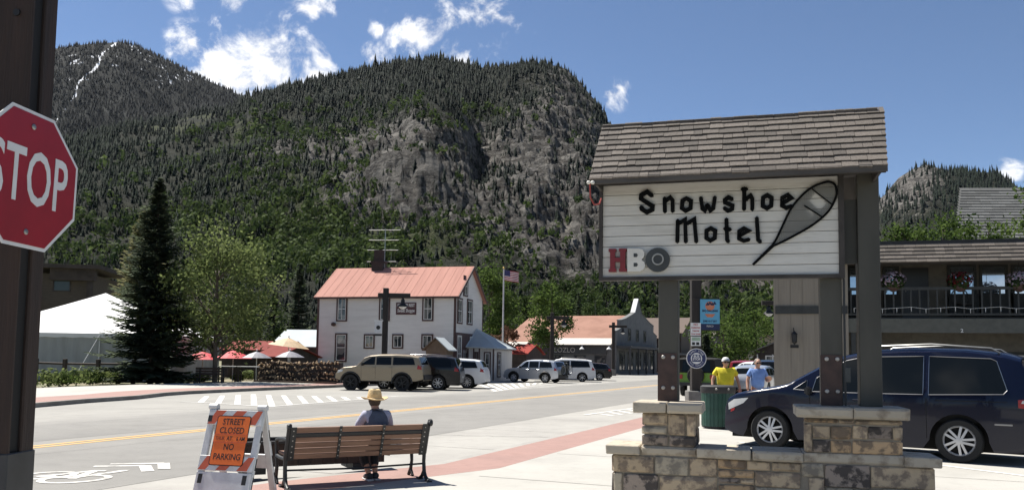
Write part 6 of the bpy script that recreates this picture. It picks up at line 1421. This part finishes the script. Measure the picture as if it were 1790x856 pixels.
def broadleaf(name, loc, H, rx, z0, seed, label, m=lf2, clusters=46, leaves=95, ls=.11, trunk=bark, tr=.13, group=None, spread=.62, cl=.26):
    r_=np.random.default_rng(seed); e=empty(name,loc,0,label,'tree',group)
    zc=(H+z0)/2; rz=(H-z0)/2; tb=MB(); lean=r_.normal(0,.12,2)
    tb.tube([(0,0,0),(lean[0]*.3,lean[1]*.3,z0*.8),(lean[0],lean[1],zc),(lean[0]*1.3,lean[1]*1.3,H*.9)],[tr,tr*.8,tr*.5,.02],8); tb.build('trunk',trunk,e,smooth=60)
    vs=[];T=[]; lb=MB(); 
    for c in range(clusters):
        d=r_.normal(size=3); d/=np.linalg.norm(d); rad=r_.uniform(.25,1)**.5; ce=np.array([d[0]*rx*rad,d[1]*rx*rad,zc+d[2]*rz*rad]); hz=(ce[2]-z0)/(H-z0); k_=math.sqrt(max(.12,1-max(0,hz-.45)**2*2.6)); ce[:2]*=k_
        if c%3==0:
            zs=max(z0*.7,ce[2]-.5*np.linalg.norm(ce[:2])-.6); lb.tube([(lean[0]*.5,lean[1]*.5,zs),(ce[0]*.5,ce[1]*.5,(zs+ce[2])/2+.1),tuple(ce)],[tr*.34,tr*.2,.01],5)
        rc=rx*cl*r_.uniform(.7,1.4); n=int(leaves*r_.uniform(.6,1.3)); o=r_.normal(size=(n,3))*rc*spread*np.array([1,1,.8]); ct=np.clip(r_.normal(.45,.2),0,1)
        P=ce+o; u=r_.normal(size=(n,3)); u/=np.linalg.norm(u,axis=1)[:,None]; v=np.cross(u,r_.normal(size=(n,3))); v/=np.linalg.norm(v,axis=1)[:,None]; s=ls*r_.uniform(.6,1.3,(n,1))
        vs.append(np.stack([P-u*s,P-v*s*.62,P+u*s,P+v*s*.62],1).reshape(-1,3)); T.append(np.repeat(np.clip(ct+r_.normal(0,.18,n),0,1),4))
    lb.build('limbs',trunk,e,smooth=60)['kind']='stuff'
    vs=np.concatenate(vs); npmesh('crown',vs,np.arange(len(vs)).reshape(-1,4),m,e,tint=np.concatenate(T)); return e
def X(px,Y): return (px-895)/FPX*Y
spruce('spruce_tree',(X(268,46),46,0),11.8,3.1,3,'tall dark spruce standing in front of the party tent')
spruce('pale_spruce_tree',(X(243,60),60,0),12.4,3.4,5,'pale sunlit conifer rising behind the dark spruce',spr2,56)
broadleaf('street_tree',(X(380,47),47,0),9.1,3.2,1.7,4,'airy olive green tree beside the tall dark spruce',lf1,105,110,.105,tr=.16,cl=.24)
spruce('spruce_tree',(X(522,84),84,0),11.6,2.4,8,'dark spruce just left of the white house',spr,34); spruce('spruce_tree',(X(480,95),95,0),9.8,2.3,9,'lower dark spruce behind the red roofed shed',spr,30)
broadleaf('dark_tree',(X(455,82),82,0),8.0,2.8,1.5,14,'dark leafy tree above the red roofed shed',lf3,34,80,.15)
broadleaf('tall_tree',(X(858,86),86,0),11.8,2.6,2.5,15,'tall green tree directly behind the right end of the white house',lf2,50,95,.16); broadleaf('maroon_tree',(X(882,80),80,0),5.2,1.5,2.2,16,'small tree with maroon leaves behind the flagpole',lfr,22,60,.13)
broadleaf('street_tree',(X(963,74),74,.1),8.8,2.1,2.5,17,'slim green street tree in front of the terracotta roof',lf2,44,95,.13)
for i,(px,Y,H,k) in enumerate(((905,150,14,0),(925,165,15,1),(985,160,16.5,0),(1012,150,14.5,1),(1040,170,16,0),(945,180,17,0),(1062,160,12,0),(880,140,13,0))):
    lab=('leafy green tree of the background row, %s'%['left of the slim street tree','','above the terracotta barrel roof','','beside the white edged parapet','right behind the slim street tree','at the right end of the row','nearest the flag'][i]) if k==0 else 'dark conifer of the background row, %s'%('left of the slim street tree' if i==1 else 'above the terracotta barrel roof')
    if k==0: broadleaf('background_tree',(X(px,Y),Y,0),H,3.4,2,30+i,lab,lf2 if i%2 else lf3,36,70,.27,group='trees behind the shops')
    else: spruce('background_conifer',(X(px,Y),Y,0),H,2.4,30+i,lab,spr,26,group='trees behind the shops')
broadleaf('roadside_tree',(X(1268,88),88,0),7.6,3.3,1.2,41,'wide green tree behind the woman in yellow',lf2,48,90,.16); broadleaf('roadside_tree',(X(1318,100),100,0),8.6,2.6,1.5,42,'green tree rising above the tan cottage',lf2,36,80,.17); spruce('roadside_conifer',(X(1234,75),75,0),4.4,1.3,43,'small dark conifer below the blue banner',spr,24)
for i,(px,Y,H,rx,lab) in enumerate(((1590,38,8.3,1.5,'green tree showing above the motel roof beside the sign'),(1655,39,9.1,2.0,'tallest green tree above the middle of the motel roof'),(1735,38,8.2,1.2,'low tree crown in front of the grey shingle roof'),(1800,36,9.4,1.4,'tree at the right edge above the motel roof'))):
    broadleaf('motel_tree',(X(px,Y),Y,0),H,rx,4.6,50+i,lab,lf2,34,90,.085,group='trees behind the motel')
# shrubs along the far pavement
for i,(px,py,w_) in enumerate(((72,676,1.1),(98,675,.9),(122,674,1.2),(147,673,1.0),(170,671,1.1),(193,670,.8),(430,664,.8),(462,664,.6),(410,667,.6),(345,667,.7))):
    p=G(px,py,.0); e=empty('shrub',(p.x,p.y+.6,0),0,('leafy shrub by the rail fence, number %d from the left'%(i+1)) if i<6 else ['leafy shrub at the foot of the firewood stack','small shrub left of the firewood stack','low shrub under the far bench end','low shrub left of the far bench'][i-6],'shrub','shrubs along the far pavement')
    leafcloud('leaves',(0,0,.42*w_),(.85*w_,.7*w_,.45*w_),420,.085,[lf1,lf2,lf1,lf2][i%4],e,70+i,shell=.1); MB().tube([(0,0,0),(.05,0,.4*w_)],.03,5).build('stem',bark,e)
for k,o in enumerate([o for o in bpy.data.objects if o.name.startswith('shrub') and o.parent is None][:6]):
    o['label']='leafy shrub by the rail fence, %s from the stop sign post'%['first','second','third','fourth','fifth','sixth'][k]
# ------------------------------------------------------------------ street furniture
lampw = mat('lamp_timber', (.022,.017,.014), .75, var=.25, scale=4, streak=(5,5,.5))
def lamp_post(p, label, arm=1, rz=0.0, wd=.3, H=5.5, base=True):
    e=empty('street_lamp',p,rz,label,'street lamp','timber street lamps')
    MB().box(-wd/2,wd/2,-wd/2,wd/2,.0,H).build('post',lampw,e,bevel=.02)
    MB().box(-.45 if arm>0 else -1.4,1.4 if arm>0 else .45,-.1,.1,H-.55,H-.29).build('crossbar',lampw,e,bevel=.015)
    x=arm*.98; lm=MB().lathe([(.03,0),(.06,-.04),(.11,-.12),(.12,-.30),(.30,-.46),(.31,-.50),(.08,-.48)],16,(x,0,H-.56)).build('lamp_shade',blackm,e,smooth=40)
    MB().lathe([(.0,-.66),(.13,-.62),(.24,-.50)],14,(x,0,H-.56)).build('lamp_glass',hlm,lm,smooth=50)
    if base: MB().box(-.28,.28,-.28,.28,0,.66).build('base',mat('lamp_base',(.16,.155,.145),.85,var=.2),e,bevel=.02)
    return e
lrz=math.atan2(-.1,1)
l0=lamp_post((X(674,47.5),47.5,.14),'timber street lamp behind the tan suv in front of the white house',1)
lamp_post((X(966,70),70,.14),'timber street lamp beside the slim street tree',1); lamp_post((X(1073,86),86,.14),'timber street lamp at the corner of the grey shop',1)
lpB=lamp_post((X(1217,25.5),25.5,SW),'timber street lamp carrying the banner and bus stop sign',1); lamp_post((X(1374,49),49,SW),'timber street lamp whose arm shows left of the beige motel wall',-1); lamp_post((X(1265,150),150,0),'distant timber street lamp above the woman in yellow',1)
# banner and signs on the lamp by the bus stop
def face_plane(Y): return lambda px,py: A(px,py,Y)
P_=face_plane(25.3); a=P_(1224,576); b_=P_(1258,523)
ban=empty('street_banner',(a.x,25.3,a.z),0,'light blue street banner hanging on the timber lamp post','banner')
W_,H_=b_.x-a.x,b_.z-a.z; bluebn=mat('banner_blue',(.10,.33,.50),.7,var=.05); navyb=mat('banner_navy',(.012,.022,.07),.7); orgb=mat('banner_orange',(.55,.20,.11),.7)
MB().box(0,W_,0,.012,H_*.20,H_).build('blue_cloth',bluebn,ban); MB().box(0,W_,0,.012,0,H_*.199).build('navy_cloth',navyb,ban)
em=MB().lathe([(.0,0),(W_*.24,.001),(W_*.24,.002)],16,(W_*.5,-.001,H_*.78),RX).build('emblem',orgb,ban)
for k,x in enumerate((.28,.4,.52,.64)): MB().prism([(0,0),(.12,0),(.06,.10)],(W_*x,-.004,H_*(.80+.03*(k%2))),(1,0,0),(0,0,1),(0,-.002,0)).build('peak',navyb,ban)
MB().prism([(-.16,0),(.16,0),(.08,-.1),(-.08,-.1)],(W_*.5,-.004,H_*.52),(1,0,0),(0,0,1),(0,-.002,0)).build('emblem',orgb,ban)
text('lettering','BBQ CHALLENGE',.085,navyb,ban,(W_*.5,-.005,H_*.62),(PI/2,0,0),.001,xs=.72,bold=.003); text('lettering','JUNE 15-17 2017',.085,navyb,ban,(W_*.5,-.005,H_*.28),(PI/2,0,0),.001,xs=.68,bold=.003); text('lettering','FRISCO',.08,wsash,ban,(W_*.5,-.005,H_*.12),(PI/2,0,0),.001,xs=.8)
MB().tube([(-.2,.006,H_+.01),(W_,.006,H_+.01)],.015,6).build('rod',blackm,ban); MB().tube([(-.2,.006,-.01),(W_,.006,-.01)],.015,6).build('rod',blackm,ban)
P_=face_plane(25.15); a=P_(1207.5,586); b_=P_(1225,564); ns=empty('parking_sign',(a.x,25.15,a.z),0,'white no parking sign above the round bus stop sign','sign')
W_,H_=b_.x-a.x,b_.z-a.z; MB().box(0,W_,0,.008,0,H_).build('plate',signwhite,ns); redt=mat('sign_red_ink',(.40,.05,.05),.6)
for k,(t_,s_) in enumerate((('NO',.10),('PARKING',.075),('7AM-9PM',.06),('TOW ZONE',.06))): text('lettering',t_,s_,redt,ns,(W_*.5,-.002,H_*(.86-.25*k)),(PI/2,0,0),.001,xs=.85,bold=.002)
a=P_(1208,604); b_=P_(1225,588); n2=empty('info_sign',(a.x,25.15,a.z),0,'small pale green bordered sign just above the bus stop disc','sign'); W_,H_=b_.x-a.x,b_.z-a.z
MB().box(0,W_,0,.008,0,H_).build('plate',signwhite,n2); MB().box(.02,W_-.02,-.003,-.001,H_*.55,H_-.02).build('green_panel',mat('sign_green',(.30,.40,.30),.6),n2)
for x in (.25,.68): MB().box(W_*x-.045,W_*x+.045,-.003,-.001,H_*.1,H_*.4).build('black_mark',blk,n2)
c=P_(1216,626); r_=17.5/FPX*25.1; bs=empty('bus_stop_sign',(c.x,25.05,c.z),0,'round navy and white bus stop sign on the timber post','sign'); navys=mat('bus_navy',(.016,.026,.10),.5)
MB().lathe([(r_,0),(r_,.01)],32,(0,0,0),RX).build('plate',signwhite,bs); MB().lathe([(r_*.93,0),(r_*.93,.002)],32,(0,-.0105,0),RX).build('navy_ring',navys,bs); MB().lathe([(r_*.56,0),(r_*.56,.002)],28,(0,-.013,0),RX).build('centre',signwhite,bs); 
MB().prism([(-.13,-.10),(.13,-.10),(.14,.0),(.11,.12),(-.11,.12),(-.14,.0)],(0,-.0155,0),(1,0,0),(0,0,1),(0,-.001,0)).build('bus_mark',navys,bs)
text('lettering','BUS',.10,signwhite,bs,(0,-.018,.06),(PI/2,0,0),.001,bold=.003); text('lettering','STOP',.095,signwhite,bs,(0,-.018,-.025),(PI/2,0,0),.001,bold=.003)
for i,ch in enumerate('SUMMIT STAGE'):
    an=R(150-120*i/11); text('lettering',ch,.07,signwhite,bs,(r_*.74*math.cos(an),-.014,r_*.74*math.sin(an)),(PI/2,-(an-PI/2),0),.001)
for i,ch in enumerate('FREE TRANSIT'):
    an=R(210+120*i/11); text('lettering',ch,.06,signwhite,bs,(r_*.74*math.cos(an),-.014,r_*.74*math.sin(an)),(PI/2,-(an+PI/2),0),.001)
# small notice on the lamp by the white house
P_=face_plane(47.2); a=P_(654.5,581); b_=P_(668,561); nb=empty('notice_board',(a.x,47.2,a.z),0,'small white notice on the lamp post in front of the white house','notice'); W_,H_=b_.x-a.x,b_.z-a.z; MB().box(0,W_,0,.03,0,H_).build('board',signwhite,nb); MB().box(-.03,W_+.05,-.02,.04,H_,H_+.06).build('cap',tentw,nb); MB().lathe([(.12,0),(.12,.004)],12,(W_*.5,-.001,H_*.45),RX).build('mark',blackm,nb); MB().box(.0,W_,-.02,.02,-.18,-.06).build('lower_plate',dplastic,nb)
# bin
gbin=mat('bin_green',(.012,.062,.042),.45,var=.2,scale=5); bpz=G(1262,750,SW); tb_=empty('litter_bin',(bpz.x,bpz.y+.36,SW),0,'dark green slatted litter bin beside the minivan nose','litter bin'); rb_=.37
sm=MB().box(-.042,.042,-.012,.012,.06,.84); sme=bpy.data.meshes.new('slat'); sme.from_pydata(sm.v,[],sm.f); sme.materials.append(gbin)
for k in range(26):
    an=2*PI*k/26; inst(sme,'slat',tb_,((rb_)*math.cos(an),(rb_)*math.sin(an),0),(1,1,1),(0,0,an+PI/2))
MB().lathe([(rb_-.03,.03),(rb_+.0,.03),(rb_+.0,.07),(rb_-.03,.08)],26).build('foot_ring',blackm,tb_,smooth=40); MB().lathe([(rb_-.04,.05),(rb_-.04,.80)],26).build('liner',undr,tb_)
MB().lathe([(rb_+.02,.82),(rb_+.035,.86),(rb_+.035,.97),(rb_-.02,1.0),(.20,.985),(.19,.93)],28,cap=False).build('rim',dplastic,tb_,smooth=40)
for an in (-1.9,-1.2): MB().ico(((rb_+.04)*math.cos(an),(rb_+.04)*math.sin(an),.92),.03,1).build('stud',boltm,tb_)
# flagpole with flag
fp=V(X(880,74),74,0); e=empty('flagpole',fp,0,'tall white flagpole right of the white house','flagpole'); ztop=A(880,470,74).z
MB().tube([(0,0,0),(0,0,ztop)],[.09,.06],8).build('pole',mat('pole_white',(.55,.56,.55),.5),e,smooth=60); MB().ico((0,0,ztop+.08),.1,2).build('finial',mat('gold',(.5,.35,.1),.3,metal=.8),e)
fl=empty('flag',(fp.x,fp.y,0),0,'red white and blue striped flag on the flagpole','flag'); fw,fh=1.55,.95
def fpt(u,v_): s=u*fw; return (s*.82+.06, .16*math.sin(u*7+1)*u, ztop-.08-v_*fh-.30*u*u-.10*math.sin(u*5)*u)
for k in range(13):
    b=MB(); n=14
    for i in range(n+1): b.v+=[fpt(i/n,k/13),fpt(i/n,(k+1)/13)]
    b.f=[(2*i+1,2*i+3,2*i+2,2*i) for i in range(n)]; b.build('stripe',mat('flag_red',(.35,.02,.035),.7) if k%2==0 else mat('flag_white',(.62,.6,.58),.7),fl)
b=MB(); n=7
for i in range(n+1): q0=fpt(i/n*.4,0); q1=fpt(i/n*.4,7/13); b.v+=[(q0[0],q0[1]-.01,q0[2]),(q1[0],q1[1]-.01,q1[2])]
b.f=[(2*i+1,2*i+3,2*i+2,2*i) for i in range(n)]; b.build('canton',mat('flag_blue',(.03,.035,.12),.7),fl)
# rail fence by the tent
fw_=mat('fence_timber',(.055,.042,.034),.85,scale=4,col2=(.035,.027,.022),streak=(6,6,.6)); fx=[X(px,47) for px in (-50,8,68,118,176,238)]
rf_=empty('rail_fence',(0,47,0),0,'dark timber post and rail fence in front of the party tent','fence')
for x in fx: MB().box(x-.10,x+.10,-.1,.1,0,1.35).build('post',fw_,rf_,bevel=.02)
for x0,x1 in zip(fx,fx[1:]):
    for z in (.45,1.08): MB().tube([(x0,-.02,z+random.uniform(-.03,.03)),(x1,.02,z+random.uniform(-.03,.03))],.065,7).build('rail',fw_,rf_,smooth=60)
# far park bench
bx=X(346,46.5); fbn=empty('far_bench',(bx,46.5,0),R(4),'old brown plank bench under the airy olive green tree','bench'); ow=mat('old_plank',(.085,.055,.04),.85,var=.3,scale=4)
for z in (.55,.70,.85): MB().box(0,1.75,.0,.04,z,z+.13).build('slat',ow,fbn)
for y in (-.1,-.25,-.4): MB().box(0,1.75,y-.12,y,.43,.47).build('slat',ow,fbn)
for x in (.2,1.5):
    for y in (-.42,.0): MB().box(x,x+.07,y,y+.07,0,.98 if y==0 else .43).build('leg',blackm,fbn)
# parasols on the terrace
def parasol(px,py,Y,r,cols,label,tilt=0):
    p=A(px,py,Y); e=empty('parasol',(p.x,Y,0),0,label,'parasol','terrace parasols'); n=8; z0=p.z; 
    MB().tube([(0,0,0),(0,0,z0+.08)],.03,6).build('pole',wsash,e)
    for k in range(n):
        a0,a1=2*PI*k/n,2*PI*(k+1)/n; b=MB(); q=[]
        for rr,dz in ((.02,0),(r*.5,-.16*r),(r,-.42*r)):
            for a_ in (a0,(a0+a1)/2,a1): f=.96 if a_==(a0+a1)/2 else 1; q.append((rr*f*math.cos(a_)*1,rr*f*math.sin(a_),z0+dz+tilt*rr*math.cos(a_)))
        b.add(q,[(0,3,4,1),(1,4,5,2),(3,6,7,4),(4,7,8,5)]); b.build('canopy_panel',cols[k%len(cols)],e)
    MB().ico((0,0,z0+.1),.05,1).build('finial',wsash,e); return e
prd=mat('parasol_red',(.46,.03,.04),.7,var=.05); pgy=mat('parasol_grey',(.17,.17,.20),.7); pwh=mat('parasol_white',(.40,.40,.42),.7); pbe=mat('parasol_beige',(.45,.33,.20),.7)
parasol(408,612,53,1.2,[prd],'red parasol right of the olive tree trunk'); parasol(355,614,53,1.2,[prd],'red parasol left of the olive tree trunk'); parasol(449,614,52,.95,[pgy,pgy,pwh],'grey and white parasol at the left end of the firewood stack'); parasol(507,613,53,.95,[pgy,pgy,pwh],'grey and white parasol behind the firewood stack'); parasol(505,590,56,1.4,[pbe],'beige tilted parasol before the pale roofed shed',-.12)
# terrace tables
for i,(px,lab) in enumerate(((437,'high terrace table left of the firewood stack'),(404,'terrace table behind the far bench'))):
    e=empty('terrace_table',(X(px,50),50,0),0,lab,'table','terrace tables'); MB().box(-.6,.6,-.4,.4,.98,1.03).build('top',wsash,e)
    for x in (-.5,.5):
        for y in (-.3,.3): MB().box(x-.035,x+.035,y-.035,y+.035,0,.98).build('leg',darkwall,e)
# stacked firewood fence
lp=empty('firewood_stack',(0,0,0),0,'long rack stacked with split firewood in front of the white house','firewood stack'); woodp=mat('split_wood',(.46,.34,.21),.85,scale=7,col2=(.20,.13,.08),cut=(.35,.65)); woodb=mat('wood_bark',(.10,.065,.045),.9,var=.3,scale=8)
p0=A(456,660,49.5); p1=A(597,660,47.5); dv=(p1-p0); dv.z=0; Ll=dv.length; dv.normalize(); nv=Vector((dv.y,-dv.x,0)); b=MB(); b2=MB(); r5=random.Random(5)
for row in range(4):
    m_=int(Ll/.135)
    for k in range(m_):
        s=(k+r5.uniform(.1,.9))*Ll/m_; z=.38+row*.30+r5.uniform(-.06,.06)+.05*math.sin(s*1.7)-(.12 if s<.8 and row>2 else 0); o=Vector((p0.x,p0.y,0))+dv*s+nv*(.34-.04*row+r5.uniform(-.03,.05))+Vector((0,0,z))
        ax=(nv*r5.uniform(.2,.9)+dv*r5.uniform(-.5,.5)+Vector((0,0,r5.uniform(-.9,.9)))).normalized(); l=r5.uniform(.12,.26); r_=r5.uniform(.035,.07)
        (b if r5.random()<.68 else b2).tube([o-ax*l/2,o+ax*l/2],[r_,r_*r5.uniform(.5,1)],5)
tag(b.build('split_logs',woodp,lp),kind='stuff'); tag(b2.build('bark_logs',woodb,lp),kind='stuff')
o=Vector((p0.x,p0.y,0)); q=o+dv*Ll; MB().beam(o+Vector((0,0,.75)),q+Vector((0,0,.75)),.3,1.15).build('rack',darkwall,lp); MB().beam(o+nv*.55+Vector((0,0,.2)),q+nv*.55+Vector((0,0,.2)),.12,.10).build('front_rail',ow,lp)
for k in range(7): p=o+dv*(Ll*k/6)+nv*.55; MB().box(p.x-.06,p.x+.06,p.y-.06,p.y+.06,0,.16).build('rail_foot',ow,lp)
# two women walking by
def walker(px,Y,label,top,bottom,hairm,H,stout,cap=None,armup=False):
    p=A(px,640,Y); e=empty('person',(p.x,Y,SW),PI,label,'person'); k=H/1.66; w_=stout
    V_=[(0,0,.95,.12*w_),(0,.0,1.12,.115*w_),(0,-.01,1.30,.12*w_),(0,-.01,1.42,.06),(0,.02,1.50,.05),(.165*w_,-.01,1.36,.055),(.235*w_,-.02,1.12,.042),(.25*w_,.08,.90,.034),(-.165*w_,-.01,1.36,.055),(-.235*w_,-.02,1.12,.042),(-.25*w_,.10 if not armup else .22,.90 if not armup else 1.18,.034),
        (.09*w_,0,.86,.085*w_),(.10*w_,.05,.48,.058),(.10*w_,-.05,.09,.038),(-.09*w_,0,.86,.085*w_),(-.10*w_,.10,.49,.058),(-.10*w_,.12,.09,.038),(0,.025,1.56,.06)]
    E_=[(0,1),(1,2),(2,3),(3,4),(4,17),(2,5),(5,6),(6,7),(2,8),(8,9),(9,10),(0,11),(11,12),(12,13),(0,14),(14,15),(15,16)]
    sk=skinmesh('body',[(x*k,y*k,z*k,r*k) for x,y,z,r in V_],E_,skin,e)
    hb=MB(); hand(hb,Vector(V_[7][:3])*k,(0,.3,-1),(0,1,0),s=k); hand(hb,Vector(V_[10][:3])*k,(.2,.5,-1) if not armup else (.6,.5,.5),(1,0,.2),s=k); hb.build('hands',skin,e,smooth=60)
    skinmesh('shirt',[(x*k,y*k,z*k,r*k) for x,y,z,r in ((0,0,.90,.165*w_),(0,0.01,1.10,.165*w_),(0,0.0,1.30,.155*w_),(.15*w_,-.01,1.375,.082),(.215*w_,-.02,1.22,.07),(-.15*w_,-.01,1.375,.082),(-.215*w_,-.02,1.22,.07),(0,0,1.41,.075))],[(0,1),(1,2),(2,3),(3,4),(2,5),(5,6),(2,7)],top,e)
    skinmesh('shorts',[(x*k,y*k,z*k,r*k) for x,y,z,r in ((0,0,.92,.15*w_),(.09*w_,.01,.82,.11*w_),(.10*w_,.04,.56,.085),(-.09*w_,.01,.82,.11*w_),(-.10*w_,.08,.57,.085))],[(0,1),(1,2),(0,3),(3,4)],bottom,e)
    for x,y in ((.10*w_,-.06),(-.10*w_,.11)): skinmesh('shoe',[(x*k,(y-.03)*k,.05,.045),(x*k,(y+.1)*k,.045,.042),(x*k,(y+.18)*k,.035,.032)],[(0,1),(1,2)],sole,e)
    h=MB(); head(h,(0,.04*k,1.56*k),k*.98); h.build('face',skin,e,smooth=60); MB().ico((0,.01*k,1.585*k),(.088*k,.10*k,.105*k),2).build('hair',hairm,e,smooth=60)
    MB().obox((0,.125*k,1.565*k),(.13*k,.02,.035)).build('sunglasses',blk,e,bevel=.008)
    if cap: MB().lathe([(.0,.10),(.06,.085),(.095,.03),(.10,-.01)],16,(0,.03*k,1.60*k)).build('visor_cap',cap,e,smooth=60); MB().obox((0,.15*k,1.605*k),(.14,.12,.012)).build('visor',blk,e)
    return e
walker(1268,20.6,'woman in yellow shirt and white cap standing behind the green bin',mat('yellow_tee',(.75,.62,.03),.85,var=.14,bump=.8,bscale=9),mat('black_shorts',(.02,.02,.024),.85),hairb,1.63,1.35,cap=mat('white_cap',(.6,.6,.58),.7))
walker(1324,20.2,'woman in light blue shirt and red shorts walking beside the minivan nose',mat('blue_tee',(.20,.32,.62),.85,var=.14,bump=.8,bscale=9),mat('red_shorts',(.45,.03,.06),.85),hairg,1.62,1.05,armup=True)
# ------------------------------------------------------------------ thin mountain haze
hm = bpy.data.materials.new('thin_haze'); hm.use_nodes = True; hn = hm.node_tree.nodes; hn.clear()
ho_ = hn.new('ShaderNodeOutputMaterial'); hv = hn.new('ShaderNodeVolumePrincipled'); hv.inputs['Color'].default_value = (.80,.88,1,1); hv.inputs['Density'].default_value = 0.9e-5; hv.inputs['Anisotropy'].default_value = .2
hm.node_tree.links.new(hv.outputs[0], ho_.inputs['Volume'])
zmin = min(float(m_.Z.min()) for m_ in (M1,M2,M3)); zmax = max(float(m_.Z.max()) for m_ in (M1,M2,M3))
tag(MB().box(-4300,4300,-700,4700,min(zmin,-.03)-1,zmax+40).build('haze', hm), kind='stuff')
